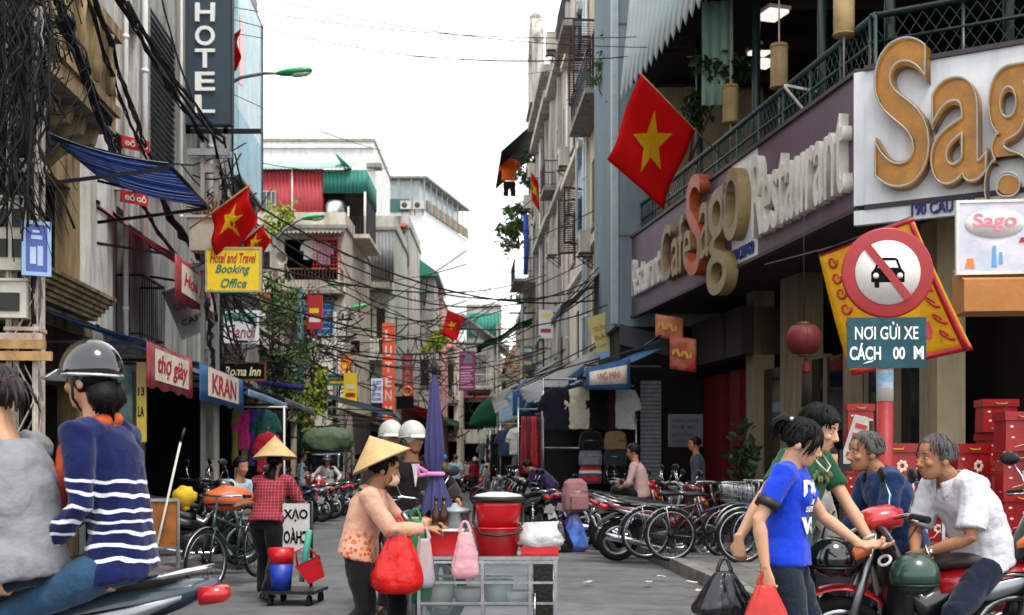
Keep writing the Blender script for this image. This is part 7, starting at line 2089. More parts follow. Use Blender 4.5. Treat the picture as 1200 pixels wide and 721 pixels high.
def helmet(t, H, HM, hs, m, trim, visor=True, name='helmet'):
    q = MB()
    q.ell(H(-.006, 0, .03), (.132 * hs, .112 * hs, .128 * hs), 32, 20, 0, HM, lambda d: 1 if d.z > -.22 + .1 * d.x else .82)
    o = q.build1(name, m, t)
    q = MB(); q.torus(H(-.004, 0, .01), .129 * hs, .008 * hs, 40, 6, HM @ Matrix.Rotation(-.1, 3, 'Y') @ Matrix.Diagonal((1, .85, 1))); q.build1('trim', trim, o)
    if visor:
        q = MB(); q.sheet(lambda a, b: H(.05 + (.075 + .085 * b) * math.cos((a - .5) * 2.3), (.1 + .03 * b) * math.sin((a - .5) * 2.3), .028 + .012 * math.cos((a - .5) * 2.3) - .03 * b), 16, 4, .006); q.build1('visor', trim, o)
    q = MB()
    for sd in (-1, 1): q.tube([H(.01, sd * .1, -.01), H(.03, sd * .075, -.08), H(.05, 0, -.128)], .006 * hs, 6)
    q.build1('chin_strap', BLACK, o)
    return o


DENIM = cloth('dark_jeans', '#16212c', .3); DENIMB = cloth('blue_jeans', '#27455e', .25); PBLACK = cloth('black_trousers', '#0c0c0f', .2); PNAVY = cloth('navy_trousers', '#111b2c', .2)
SHOEB = plast('dark_shoe', '#15130f', .5)
# 1. woman in the striped blue jumper, pillion; 2. driver in grey. The bike heads left (rz = pi), they sit on it
BLUEJ = cloth('royal_blue_knit', '#0b1642', .2); GREYJ = cloth('grey_sweater', '#7e8084', .12)
JX, JY = -1.6, 5.25
t, H, HM, arms, legs, sp, s, hs = person('woman in blue striped jumper and black chrome helmet riding pillion', V((JX, JY, -.03)), PI - .24,
    dict(pelvis=(0, 0, .92), neck=(.1, 0, 1.46), bend=(-.05, 0, 0), handL=(.24, .17, .98), elbL=(-.25, .32, .95), handR=(.4, -.15, 1.0), elbR=(0, -.5, 1.0), footL=(.32, .26, .3), footR=(.32, -.26, .3), kneeL=(1, .3, .8), kneeR=(1, -.3, .8),
         head=(1, -.12, -.06), headoff=(.04, 0, .185), palmL=(.2, -1, 0), fingL=(1, -.5, -.3), curlL=.4),
    dict(shirt=BLUEJ, sleeve=2, pants=DENIMB, shoes=SHOEB, fem=True, hair=HAIRB, hem=-.16, s=1.03, loose=1.0, fold=.035, hairlen=.35, tails=[(((-.07, .03, -.04), (-.085, .03, -.1), (-.075, .02, -.15)), (.06, .062, .02)), (((-.06, -.03, -.04), (-.075, -.03, -.1), (-.07, -.02, -.15)), (.06, .06, .02))]), .01)
helmet(t, H, HM, hs, paint('helmet_black', '#0c0d10', .12, 1.0), metalm('helmet_chrome', '#b9bfc4', .15))
# white stripes knitted into body and sleeve: thin raised bands
STR = cloth('white_knit', '#c0c3cc', .05)
up_ = (sp(1) - sp(0)).normalized()
shirt_o = [c for c in CH[t.name] if c.name.startswith('shirt')][0]


def stripe_mat(base, dark, light, a, per, share, lo, hi, wob=.05):
    """printed stripes along local z, between two heights"""
    m = base.copy(); m.name = base.name + '_striped'
    nt = m.node_tree; N, L = nt.nodes, nt.links
    b = N['Principled BSDF']; src = b.inputs['Base Color'].links[0].from_socket
    tc = N.new('ShaderNodeTexCoord'); sx = N.new('ShaderNodeSeparateXYZ'); L.new(tc.outputs['Object'], sx.inputs[0])
    nz = N.new('ShaderNodeTexNoise'); nz.inputs['Scale'].default_value = 5; L.new(tc.outputs['Object'], nz.inputs['Vector'])
    def M2(op, x, y):
        q = N.new('ShaderNodeMath'); q.operation = op
        for i, v in enumerate((x, y)):
            if isinstance(v, (int, float)): q.inputs[i].default_value = v
            else: L.new(v, q.inputs[i])
        return q.outputs[0]
    z = M2('ADD', sx.outputs[a], M2('MULTIPLY', M2('SUBTRACT', nz.outputs[0], .5), wob))
    f = M2('LESS_THAN', M2('FRACT', M2('MULTIPLY', z, per), 0), share)
    f = M2('MULTIPLY', M2('MULTIPLY', f, M2('GREATER_THAN', z, lo)), M2('LESS_THAN', z, hi))
    mx = N.new('ShaderNodeMix'); mx.data_type = 'RGBA'; L.new(f, mx.inputs[0]); L.new(src, mx.inputs[6]); mx.inputs[7].default_value = (*lin(light), 1)
    L.new(mx.outputs[2], b.inputs['Base Color'])
    return m


shirt_o.data.materials[0] = stripe_mat(BLUEJ, None, '#d8dae2', 2, 19, .26, .92, 1.3, .1)
q = MB(); q.tube([sp(.93) + V((.06, .05, .03)), sp(.97) + V((.085, 0, .02)), sp(.97) + V((.05, -.06, .03)), sp(1.0) + V((-.06, -.02, .02)), sp(.98) + V((-.05, .05, .02)), sp(.93) + V((.07, .05, .03))], .034, 10)
q.tube([sp(.95) + V((.1, .03, .0)), sp(.8) + V((.16, .06, 0)), sp(.55) + V((.2, .08, 0)), sp(.35) + V((.2, .1, 0))], [.035, .032, .03, .02], 10)
q.build1('neck_scarf', mat('orange_print_scarf', '#c2571e', .85, .6, 12, bump=.2, dirt='#8e1030', dirt_amt=.8), t)
t, H, HM, arms, legs, sp, s, hs = person('woman in grey sweater with a brown ponytail driving the motorbike', V((-1.96, 5.12, .05)), PI - .35,
    dict(pelvis=(0, 0, .86), neck=(.1, .0, 1.36), bend=(-.08, 0, 0), handL=(.52, .32, 1.0), elbL=(.1, .6, 1.0), handR=(.52, -.3, 1.0), elbR=(.1, -.6, 1.0), footL=(.3, .24, .28), footR=(.3, -.24, .28), kneeL=(1, .3, .8), kneeR=(1, -.3, .8), head=(1, -.1, -.1), headoff=(.04, 0, .175)),
    dict(shirt=GREYJ, sleeve=2, pants=PNAVY, shoes=SHOEB, fem=True, hair=mat('brown_hair', '#1a0e09', .5, .35, 16, bump=.3, bscale=90), hem=-.14, loose=1.18, fold=.035, tails=[(((-.09, 0, .03), (-.135, .01, .03), (-.16, .02, -.01), (-.16, .02, -.07)), (.03, .034, .03, .01))]), .01)
MB().torus(H(-.115, 0, .028), .034, .012, 18, 6, HM @ Matrix.Rotation(PI / 2, 3, 'Y')).build1('hair_tie', C_MAR, t)
# 3. woman in the red checked shirt, from behind, pushing the small cart
CHK = mat('red_check', '#7e1a28', .85, .15, 12, bump=.2, stripes=[('#a8565e', 2, 34, .14), ('#a8565e', 1, 34, .14)])
RX3, RY3 = W(314, 547, 12.2).x, 12.2
t, H, HM, arms, legs, sp, s, hs = person('woman in red checked shirt and conical hat seen from behind', V((RX3, RY3, .01)), PI / 2 - .12,
    dict(pelvis=(0, .02, .9), neck=(.1, -.03, 1.36), bend=(-.02, 0, 0), handL=(.42, .12, .82), elbL=(-.1, .5, .9), handR=(.3, -.36, .86), elbR=(-.05, -.55, .95), footL=(.12, .09, .09), footR=(-.2, -.06, .12), kneeL=(1, .1, .5), kneeR=(1, -.1, .5), head=(1, .05, -.15), headoff=(.05, 0, .17)),
    dict(shirt=CHK, sleeve=1.98, pants=PBLACK, shoes=SHOEB, fem=True, hair=HAIRB, skin=SKIND, hem=-.06, s=.87, pr=1.25, loose=1.14, tails=[(((-.07, 0, -.06), (-.1, 0, -.14), (-.11, .01, -.24), (-.1, .01, -.3)), (.045, .04, .03, .008))]), .0115)
conical_hat(t, H, HM, hs, (-.06, .03, 1), (-.0, 0, .05), .245, .25)
# 4. conical hat vendor in the peach blouse pushing the food cart to the right
PEACH = mat('peach_blouse', '#c09078', .85, .08, 10, bump=.2, sheen=.15)
VX, VY = W(424, 547, 8.15).x, 8.15
t, H, HM, arms, legs, sp, s, hs = person('woman in peach blouse and tilted conical hat pushing the food cart', V((VX, VY, .01)), -.05,
    dict(pelvis=(-.02, 0, .87), neck=(.09, 0, 1.26), bend=(-.03, 0, 0), handL=(.48, .14, 1.02), elbL=(0, .5, .8), handR=(.46, -.1, 1.0), elbR=(-.05, -.45, .75), footL=(.22, .1, .1), footR=(-.25, -.08, .13), kneeL=(1, .1, .5), kneeR=(1, -.1, .5), head=(1, .12, -.22), headoff=(.07, 0, .16), palmR=(0, .3, -1), palmL=(0, -.3, -1), curlR=.75, curlL=.75),
    dict(shirt=PEACH, sleeve=2, pants=PBLACK, shoes=SHOEB, fem=True, hair=HAIRB, skin=SKIND, hem=-.2, s=.9, pr=1.12, loose=1.1, collar=True, mask=True, hairlen=.2), .0095)
conical_hat(t, H, HM, hs, (-.6, .02, .8), (-.03, 0, .045), .225, .2)
q = MB(); q.sheet(lambda a, b: H(.1 - .045 * (2 * a - 1) ** 2 + .018 * math.sin(PI * b), .062 * (2 * a - 1), -.028 - .075 * b), 12, 8, .006); q.build1('face_mask', mat('pale_mask', '#c9a890', .85, .1), t)
sh = [c for c in CH[t.name] if c.name.startswith('shirt')][0]
m = PEACH.copy(); m.name = 'peach_blouse_flowered'; N, L = m.node_tree.nodes, m.node_tree.links
b_ = N['Principled BSDF']; src = b_.inputs['Base Color'].links[0].from_socket
tc = N.new('ShaderNodeTexCoord'); vo = N.new('ShaderNodeTexVoronoi'); vo.inputs['Scale'].default_value = 34; L.new(tc.outputs['Object'], vo.inputs['Vector'])
sx = N.new('ShaderNodeSeparateXYZ'); L.new(tc.outputs['Object'], sx.inputs[0])
a1 = N.new('ShaderNodeMath'); a1.operation = 'LESS_THAN'; a1.inputs[1].default_value = .42; L.new(vo.outputs['Distance'], a1.inputs[0])
a2 = N.new('ShaderNodeMapRange'); a2.inputs[1].default_value = .93; a2.inputs[2].default_value = .84; L.new(sx.outputs[2], a2.inputs[0])
a3 = N.new('ShaderNodeMath'); a3.operation = 'MULTIPLY'; L.new(a1.outputs[0], a3.inputs[0]); L.new(a2.outputs[0], a3.inputs[1])
rp = N.new('ShaderNodeValToRGB'); rp.color_ramp.elements[0].color = (*lin('#b5321e'), 1); rp.color_ramp.elements[1].color = (*lin('#a8782a'), 1); L.new(vo.outputs['Color'], rp.inputs[0])
mx = N.new('ShaderNodeMix'); mx.data_type = 'RGBA'; L.new(a3.outputs[0], mx.inputs[0]); L.new(src, mx.inputs[6]); L.new(rp.outputs[0], mx.inputs[7]); L.new(mx.outputs[2], b_.inputs['Base Color'])
sh.data.materials[0] = m
# 5. girl in the blue T-shirt
GX, GY = 1.38, 6.45
BTEE = cloth('bright_blue_cotton', '#1338b8', .1)
t, H, HM, arms, legs, sp, s, hs = person('young woman in bright blue printed T-shirt with a red bag in hand', V((GX, GY, 0)), -.38,
    dict(pelvis=(0, 0, .92), neck=(.02, 0, 1.4), bend=(.0, 0, 0), handR=(-.06, -.27, .87), elbR=(-.3, -.4, 1.0), handL=(.36, .2, .98), elbL=(-.05, .5, .95), footL=(.05, .09, .08), footR=(-.05, -.09, .08), head=(1, .1, -.36), headoff=(.065, 0, .13), palmR=(.2, 1, 0), fingR=(.15, .1, -1), curlR=.8, palmL=(.3, -.5, .8), fingL=(1, -.1, 0), curlL=.5),
    dict(shirt=BTEE, sleeve=.6, pants=DENIM, shoes=SHOEB, fem=True, hair=HAIRB, hem=-.1, s=.93, loose=1.0, fold=.016, hairline=.3, brow=HAIRB, hairlen=.1, locks=110, tails=[(((-.08, 0, .075), (-.125, 0, .09), (-.15, 0, .06), (-.15, 0, -.02)), (.03, .042, .036, .01)), (((.07, .06, .06), (.075, .07, .0), (.065, .072, -.06), (.05, .07, -.1)), (.018, .02, .016, .004)), (((.07, -.06, .06), (.075, -.072, .01), (.06, -.075, -.05)), (.016, .015, .005))]), .0085)
q = MB(); q.ell(H(-.09, -.01, .1), (.012, .03, .012), 10, 6); q.build1('hair_clip', plast('pale_clip', '#b9b2a8'), t)
for nm in 'R':
    sh_, el, wr = arms[nm]; q = MB(); q.tube([sh_.lerp(el, .56), sh_.lerp(el, .74)], [.062, .06], 14); q.build1('sleeve_cuff', BLACK, t)
# the white print on the chest
fwd = (sp(.7) - sp(.5)).normalized().cross(V((0, 1, 0))); fwd = V((1, 0, 0))
for tx, z, hh, ww, bo in (('DO', 1.15, .085, .15, .05), ('YOUR', 1.11, .028, .1, .02), ('SELF', 1.075, .028, .1, .02), ('VS', .965, .085, .15, .05)):
    me = text_mesh(tx, ww, hh, .003, bo, .1); me.materials.append(WHT)
    rr = .135
    for v in me.vertices:                            # wrap the print round the chest
        a = (v.co.x - ww / 2 - .02) / rr; bulge = .018 * math.exp(-((v.co.z + z - 1.17) / .07) ** 2)
        R_ = rr + .019 + bulge + abs(v.co.y)
        x_ = (R_ - .025) * math.cos(a); y_ = R_ * math.sin(a)
        v.co = (x_ - .005, y_, v.co.z)
    link('chest_print', me, t, (0, 0, z))
# 6. young man in green behind her
GRN = cloth('bottle_green_cotton', '#14492c', .15)
t, H, HM, arms, legs, sp, s, hs = person('young man in a bottle green T-shirt holding out his hand', V((1.5, 7.05, -.02)), -.75,
    dict(pelvis=(0, 0, .93), neck=(.14, 0, 1.41), bend=(.02, 0, .02), handL=(.44, .2, .9), elbL=(.1, .6, .95), handR=(.0, -.6, .84), elbR=(-.2, -.7, 1.0), footL=(.05, .1, .08), footR=(-.1, -.1, .08), head=(1, .15, -.3), headoff=(.08, 0, .14), palmL=(.1, -.3, .95), fingL=(1, -.2, -.1), curlL=.35, palmR=(0, 1, 0), fingR=(0, .1, -1), curlR=.9),
    dict(shirt=GRN, sleeve=.62, pants=PBLACK, shoes=SHOEB, hair=HAIRB, hem=-.14, s=.985, hairline=.34, hairthick=1.07, locks=120, loose=1.04), .0085)
sh_, el, wr = arms['L']
q = MB(); q.torus(el.lerp(wr, .9), .034, .008, 18, 6, frame(wr - el, (0, 0, 1))); q.build1('bracelet', mat('pale_bead', '#b9b2a4', .3), t)
q = MB(); q.torus(wr + (wr - el).normalized() * .14 + V((0, 0, .02)), .032, .009, 18, 6, Matrix.Rotation(.9, 3, 'X')); q.build1('ring_key', mat('white_ring', '#c9c6c0', .3), t)
q = MB()
for k in range(9): q.ell(sp(.72) + V((.135 - .002 * abs(k - 4), (k - 4) * .022, .02 * math.sin(k * 1.9))), (.008, .018, .02), 8, 6)
q.build1('shirt_print', mat('faded_print', '#4a5a30', .8, .5, 20, dirt='#8a5a3a', dirt_amt=.8), t)
q = MB(); q.tube([sp(.99) + V((.05, .065, .015)), sp(.85) + V((.13, .05, .0)), sp(.78) + V((.145, 0, .0)), sp(.85) + V((.13, -.05, .0)), sp(.99) + V((.05, -.065, .015))], .006, 6); q.build1('necklace', mat('pale_bead', '#b9b2a4'), t)
# 7. seated figure in grey behind them
person('person in a light grey top sitting half hidden behind the young man', V((1.84, 8.1, -.06)), -.5,
    dict(pelvis=(0, 0, .8), neck=(.1, 0, 1.28), bend=(-.06, 0, 0), handL=(.35, .2, .85), handR=(.4, -.15, .8), footL=(.4, .2, .2), footR=(.4, -.2, .2), kneeL=(1, .2, .8), kneeR=(1, -.2, .8), head=(1, .1, -.2)),
    dict(shirt=cloth('light_grey_cotton', '#8c8a84'), sleeve=1.95, pants=cloth('charcoal_trousers', '#2a2a30'), shoes=SHOEB, hair=HAIRB, fem=True, s=.95), .012)
# 8. old man in the blue jacket, sitting, facing left
BJ = cloth('blue_jacket', '#163056', .25)
t, H, HM, arms, legs, sp, s, hs = person('grey haired man in a dark blue jacket sitting on the red motorbike', V((2.33, 7.7, 0)), PI + .12,
    dict(pelvis=(-.02, 0, .84), neck=(.14, 0, 1.28), bend=(-.07, 0, 0), handL=(.28, .22, .72), elbL=(-.05, .5, .9), handR=(.35, -.2, .8), elbR=(0, -.5, .9), footL=(.42, .2, .15), footR=(.4, -.25, .12), kneeL=(1, .3, .9), kneeR=(1, -.3, .9), head=(1, .08, -.02), headoff=(.075, 0, .135), fingL=(.4, 0, -1), palmL=(-.2, -1, 0)),
    dict(shirt=BJ, sleeve=2, pants=PBLACK, shoes=SHOEB, hair=HAIRG, skin=SKIND, hem=-.1, loose=1.12, collar=True, fold=.035, hairline=.6, locks=90, brow=HAIRG, s=.98), .0088)
# 9. old man in the white polo shirt
WP = cloth('white_polo', '#c3c5ca', .05)
t, H, HM, arms, legs, sp, s, hs = person('grey haired man in a white polo shirt sitting on the bright red motorbike', V((2.58, 7.15, 0)), PI + .3,
    dict(pelvis=(-.06, 0, .8), neck=(.16, 0, 1.22), bend=(-.1, 0, 0), handL=(.36, .06, .83), elbL=(-.02, .55, .8), handR=(.36, -.03, .81), elbR=(.1, -.6, .9), footL=(.3, .24, .1), footR=(.34, -.16, .1), kneeL=(1, .3, .75), kneeR=(1, -.2, .75), head=(1, -.03, -.03), headoff=(.085, 0, .13), palmL=(0, -.9, -.4), palmR=(0, .9, -.2), fingL=(.6, -.7, -.4), fingR=(.7, .5, -.3), curlL=.7, curlR=.5),
    dict(shirt=WP, sleeve=.82, pants=PNAVY, shoes=SHOEB, hair=HAIRG, skin=SKIND, hem=-.14, loose=1.13, slr=1.16, collar=True, belly=.02, fold=.028, hairline=.6, locks=110, brow=HAIRG, s=1.0, hs=1.02, pr=1.1), .0085)
sh_, el, wr = arms['L']
q = MB(); q.torus(el.lerp(wr, .92), .033, .008, 20, 6, frame(wr - el, (0, 0, 1))); q.lathe([(.017, 0), (.017, .01)], el.lerp(wr, .92) + V((0, .035, 0)), 14, 0, RY); q.build1('wrist_watch', CHROME, t)
q = MB()
for nm in 'LR':
    sh_, el, wr = arms[nm]; q.torus(sh_.lerp(el, .8), .071, .006, 22, 6, frame(el - sh_, (0, 0, 1)))
q.build('sleeve_hem', WP, t)
# 10. man in white cap on the motorbike behind the cart, with a pillion rider
MX, MY = W(482, 547, 11).x, 11.1
CAPW = plast('cap_white', '#a9a8a2', .4)
t, H, HM, arms, legs, sp, s, hs = person('man in a dark jacket and white helmet riding behind the food cart', V((MX, MY, 0)), -PI / 2 + .42,
    dict(pelvis=(-.1, 0, .86), neck=(-.02, 0, 1.36), handL=(.22, .34, 1.0), elbL=(-.1, .6, 1.0), handR=(.22, -.34, 1.0), elbR=(-.1, -.6, 1.0), footL=(.12, .3, .3), footR=(.15, -.32, .1), kneeL=(1, .4, .8), kneeR=(1, -.4, .8), head=(1, .35, -.05)),
    dict(shirt=cloth('dark_jacket', '#1a1214', .25), sleeve=2, pants=PBLACK, shoes=SHOEB, hair=HAIRB, skin=SKIND, loose=1.12, face=True), .011)
helmet(t, H, HM, hs, CAPW, CAPW)
q = MB(); q.prism([(-.035, 0), (.035, 0), (.0, -.2)], sp(.93) + V((.12, 0, 0)), (0, 1, 0), (0, 0, 1), (-.06, 0, 0)); q.build1('shirt_front', C_WHITE, t)
t, H, HM, arms, legs, sp, s, hs = person('pillion rider in a white helmet behind the man in the dark jacket', V((MX - .22, MY + .42, 0)), -PI / 2 + .42,
    dict(pelvis=(-.1, 0, .9), neck=(-.04, 0, 1.38), handL=(.2, .15, 1.0), handR=(.2, -.15, 1.0), footL=(.1, .28, .35), footR=(.1, -.28, .35), kneeL=(1, .4, .8), kneeR=(1, -.4, .8)),
    dict(shirt=cloth('brown_jacket', '#2a1a16', .25), sleeve=2, pants=PBLACK, shoes=SHOEB, hair=HAIRB, skin=SKIND, loose=1.08), .013)
helmet(t, H, HM, hs, CAPW, CAPW)
# farther people
WALK = dict(pelvis=(0, 0, .93), neck=(.03, 0, 1.42), handL=(.12, .26, .78), handR=(-.1, -.26, .78), footL=(-.15, .09, .12), footR=(.18, -.09, .08))
RIDE = dict(pelvis=(-.15, 0, .86), neck=(-.06, 0, 1.36), handL=(.22, .34, 1.0), elbL=(-.1, .6, 1.0), handR=(.22, -.34, 1.0), elbR=(-.1, -.6, 1.0), footL=(.12, .26, .3), footR=(.12, -.26, .3), kneeL=(1, .4, .8), kneeR=(1, -.4, .8))
SIT = dict(pelvis=(0, 0, .42), neck=(.1, 0, .9), bend=(-.06, 0, 0), handL=(.35, .15, .5), handR=(.35, -.15, .5), footL=(.4, .14, .08), footR=(.4, -.14, .08), kneeL=(.6, .2, 1), kneeR=(.6, -.2, 1), head=(1, 0, -.2))
BENDP = dict(pelvis=(0, 0, .85), neck=(.4, 0, 1.15), bend=(0, 0, .1), handL=(.6, .15, .6), handR=(.6, -.15, .6), footL=(.1, .1, .08), footR=(-.1, -.1, .08), head=(1, 0, -.6), headoff=(.14, 0, .1))
LB, PT = cloth('light_blue_shirt', '#8fa6b4'), cloth('plaid_purple', '#3a2c52', .6, )
CH2 = lambda c, n: cloth(n, c)


def far(label, px, d, rz, pose, shirt, pants, hat=None, z=.02, s=.97, sleeve=.6, hair=HAIRB, dx=0, grp=None, v=.016):
    p = W(px, 547, d); p.z = z; p.x += dx
    t, H, HM, arms, legs, sp, s, hs = person(label, p, rz, pose, dict(shirt=shirt, pants=pants, shoes=SHOEB, hair=hair, skin=SKIND, s=s, sleeve=sleeve), v, grp)
    if hat == 'cone': conical_hat(t, H, HM, hs)
    elif hat: helmet(t, H, HM, hs, hat, hat)
    return t


far('man in a light blue shirt walking away up the middle of the street', 534, 43, PI / 2, WALK, LB, CH2('#1e2630', 'slate_trousers'), None, .03, .98, .8, HAIRG)
far('person in an olive top and blue helmet walking beside the light blue shirt', 521, 47, PI / 2, WALK, C_OLIVE, PBLACK, paint('helmet_blue', '#3a7fc0', .3), .03)
far('woman in white riding the red scooter towards us', 383, 31.2, -PI / 2 - .12, RIDE, C_WHITE, cloth('pale_trousers', '#8a8678'), paint('helmet_grey', '#3a3d42', .3), .03, .93, 1.9)
far('man in a pale shirt standing beside the tarpaulin load', 352, 32.5, .4, WALK, LB, C_GREY, None, .03, .95, 1.9)
far('man in a pale blue shirt sitting on the left pavement', 274, 16.2, -.6, SIT, LB, cloth('khaki_trousers', '#5a5648'), None, .22, 1.0, 1.9)
far('woman in purple plaid bending over a bundle on the right kerb', 648, 24.6, PI - .3, BENDP, PT, cloth('brown_trousers', '#3b2f28'), None, GH, .95, 1.9)
far('man in a pale pink shirt sitting behind the motorbikes', 752, 19.6, PI * .9, SIT, cloth('pale_pink_shirt', '#a88a84'), PBLACK, None, .45, 1.0, 1.2)
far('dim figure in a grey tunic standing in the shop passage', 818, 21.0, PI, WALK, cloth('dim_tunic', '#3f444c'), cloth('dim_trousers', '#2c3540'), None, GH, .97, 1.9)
for i, (px, d, rz, c, hat) in enumerate(((548, 62, PI / 2, 'cream_cloth', None), (556, 55, -1.2, 'red_cloth', CAPW), (508, 66, PI / 2, 'black_cloth', None), (472, 52, -PI / 2, 'white_cloth', 'cone'), (452, 58, .3, 'navy_cloth', None), (432, 46, -.9, 'maroon_cloth', CAPW), (530, 72, -PI / 2, 'light_blue_shirt', None), (566, 66, 2.8, 'grey_cloth', None), (542, 84, -PI / 2, 'magenta_print', None), (590, 44, 2.9, 'black_cloth', None), (575, 48, -2, 'white_cloth', MATS['helmet_blue']), (418, 40, .2, 'blue_jacket', None))):
    m = MATS[c]
    far('pedestrian in %s, %s' % (m.name.replace('_', ' '), 'in the far crowd by the cream house;beside the far parked bikes in a white helmet;past the purple parasol;under a conical hat in the far street;near the red far awning;in white helmet near the guest house sign;far off in the middle of the street;far off by the green dome awning;very far off at the street end;beside the outer file of motorbikes;in blue helmet behind the outer file;near the tarpaulin load'.split(';')[i]), px, d, rz, WALK, m, [PBLACK, DENIM, C_GREY][i % 3], hat, .03, .96, 1.2 if i % 2 else .7, HAIRB, 0, 'people down the street', .022)
FARP = [x for x in SC.objects if x.get('group') == 'people down the street']
SHC = [C_NAVY, C_WHITE, C_RED, C_GREY, C_TEAL, LB, C_PINK, C_CREAM, C_BLACK, C_OLIVE]
for i in range(22):
    src = FARP[i % len(FARP)]; y = 36 + i * 2.9 + rnd.uniform(-.6, .6); sd = i % 3
    x = kr(y) - rnd.uniform(.7, 2.0) if sd else kl(y) + rnd.uniform(.5, 1.8)
    m = SHC[(i * 7) % 10]
    sm = [c for c in CH[src.name] if c.name.startswith('shirt')][0].data.materials[0].name
    clone(src, V((x, y, .03)), rnd.uniform(0, 6), 'pedestrian in %s, %s from us on the %s side of the far street' % (m.name.replace('_', ' '), ORDN(i + 1), 'bikes' if sd else 'tree'), 'people down the street', {sm: m})
# ================================================================ carts, bags, boxes and small things
REDPL = plast('red_plastic', '#b8141c', .3)
CLEAR = mat('clear_plastic', '#c9b4b4', .3, .1, 6, bump=.3, alpha=.55)
FOIL = mat('foil_bag', '#b9b9b6', .4, .15, 8, bump=.5, bscale=25)
CX, CY = W(570, 547, 8.3).x, 8.3
t = thing('food_cart', 'stainless steel street food cart with glass sides and a shelf', 'food cart', (CX, CY, 0))
x0, x1, yy, zt = -.42, .44, .24, .715
q = MB()
for x in (x0, -.02, .28, x1):
    for y in (-yy, yy): q.bx(x - .01, x + .01, y - .01, y + .01, .16, zt - .002)
for z in (.18, .44, .57, zt - .016):
    for y in (-yy, yy): q.bx(x0 + .014, x1 - .014, y - .009, y + .009, z - .008, z + .008)
    for x in (x0, x1): q.bx(x - .013, x + .013, -yy + .014, yy - .014, z - .012, z + .012)
q.build('frame', CHROME, t)
MB().bx(x0 - .02, x1 + .02, -yy - .02, yy + .02, zt, zt + .02).build('top_shelf', STEEL, t)
MB().bx(x0 + .015, x1 - .015, -yy + .015, yy - .015, .42, .427).build('shelf', GALV, t); MB().bx(x0 + .015, x1 - .015, -yy + .015, yy - .015, .19, .2).build('shelf', GALV, t)
PG = mat('cart_glass', '#93a5a5', .1, .1, 3, alpha=.1)
MB().bx(x0 + .016, .265, -yy + .002, -yy + .006, .2, zt - .03).build('pane', PG, t)
MB().bx(.3, x1 - .016, -yy - .004, -yy + .012, .2, zt - .03).build('dark_door', mat('dark_cart_door', '#15100f', .25, .3, 6), t)
q = MB(); q.tube([(.31, -yy - .01, .3), (.31, -yy - .04, .35), (.31, -yy - .04, .45), (.31, -yy - .01, .5)], .008, 6); q.build('door_handle', CHROME, t)
q = MB()
for y in (-yy, yy): q.tube([(x0 - .05, y, .16), (x0 - .06, y, .95)], .014, 8)
q.tube([(x0 - .06, -yy, .95), (x0 - .1, -yy, 1.0), (x0 - .1, yy, 1.0), (x0 - .06, yy, .95)], .016, 8); q.build('push_handle', STEEL, t)
for x in (x0 + .1, x1 - .1):
    for y in (-.2, .2): MB().torus((0, 0, 0), .07, .02, 20, 8, RY).build('wheel', RUBBER, t, (x, y, .09))
for x, h, c in ((-.3, .12, 'white_plate'), (-.12, .09, 'white_plate'), (.08, .14, 'green_glass'), (.2, .07, 'white_plate')):
    o = MB().lathe([(.0, 0), (.08, 0), (.1, h), (.09, h), (.075, .01), (0, .01)], (CX + x, CY, .428), 18).build1('bowl', mat(c, '#9fb0a8' if c == 'green_glass' else '#b9bab4', .3)); tag(o, 'pale bowl inside the glass food cart, %s' % {-.3: 'by the pusher', -.12: 'second from the pusher', .08: 'greenish one', .2: 'by the dark door'}[x], 'bowl', 'bowls in the food cart')
TZ = zt + .021
PX = lambda px, dy=0: W(px, 547, CY + dy).x
t = thing('basin', 'red plastic basin under the lidded pot on the food cart', 'basin', (PX(583, -.03), CY - .03, TZ))
MB().lathe([(0, 0), (.125, 0), (.155, .16), (.165, .165), (.16, .175), (.148, .165), (.12, .012), (0, .012)], (0, 0, 0), 30).build('bowl', REDPL, t); MB().torus((0, 0, .17), .162, .007, 32, 6).build('rim', REDPL, t)
t = thing('pot', 'red lidded pot with a black bail handle on the food cart', 'pot', (PX(584, -.03), CY - .03, TZ + .11))
MB().lathe([(0, 0), (.12, 0), (.15, .2), (.152, .23), (0, .23)], (0, 0, 0), 32).build('body', REDPL, t)
o = MB().lathe([(.158, .0), (.16, .03), (.14, .045), (.05, .06), (0, .062)], (0, 0, .231), 32).build('lid', plast('lid_white', '#b9b5ae', .35), t)
MB().torus((0, 0, .245), .16, .014, 32, 8, Matrix.Diagonal((1, 1, 1.3))).build('lid_rim', BLACK, o); MB().lathe([(.02, 0), (.028, .03), (0, .036)], (0, 0, .29), 12).build('lid_knob', BLACK, o)
q = MB(); q.tube([(-.155, 0, .2), (-.16, -.06, .1), (-.11, -.15, .03), (0, -.18, .015), (.11, -.15, .03), (.16, -.06, .1), (.155, 0, .2)], .009, 8); q.build('bail_handle', BLACK, t)
t = thing('tray', 'red plastic tray on the pusher side of the food cart', 'tray', (PX(523), CY - .02, TZ)); MB().lathe([(0, 0), (.12, 0), (.14, .15), (.15, .155), (.135, .15), (.11, .01), (0, .01)], (0, 0, 0), 4, 0, Matrix.Rotation(.78, 3, 'Z'), False).build('body', REDPL, t); MB().bx(-.12, .12, -.12, .12, .152, .165).build('lid', WHT, t)
t = thing('pot', 'battered steel pot with a lid standing on the red tray', 'pot', (PX(533), CY + .05, TZ + .166)); MB().lathe([(0, 0), (.09, 0), (.1, .1), (.105, .1), (0, .1)], (0, 0, 0), 24).build('body', STEEL, t); MB().lathe([(.11, 0), (.1, .02), (.03, .035), (.015, .06), (0, .06)], (0, 0, .101), 24).build('lid', GALV, t)
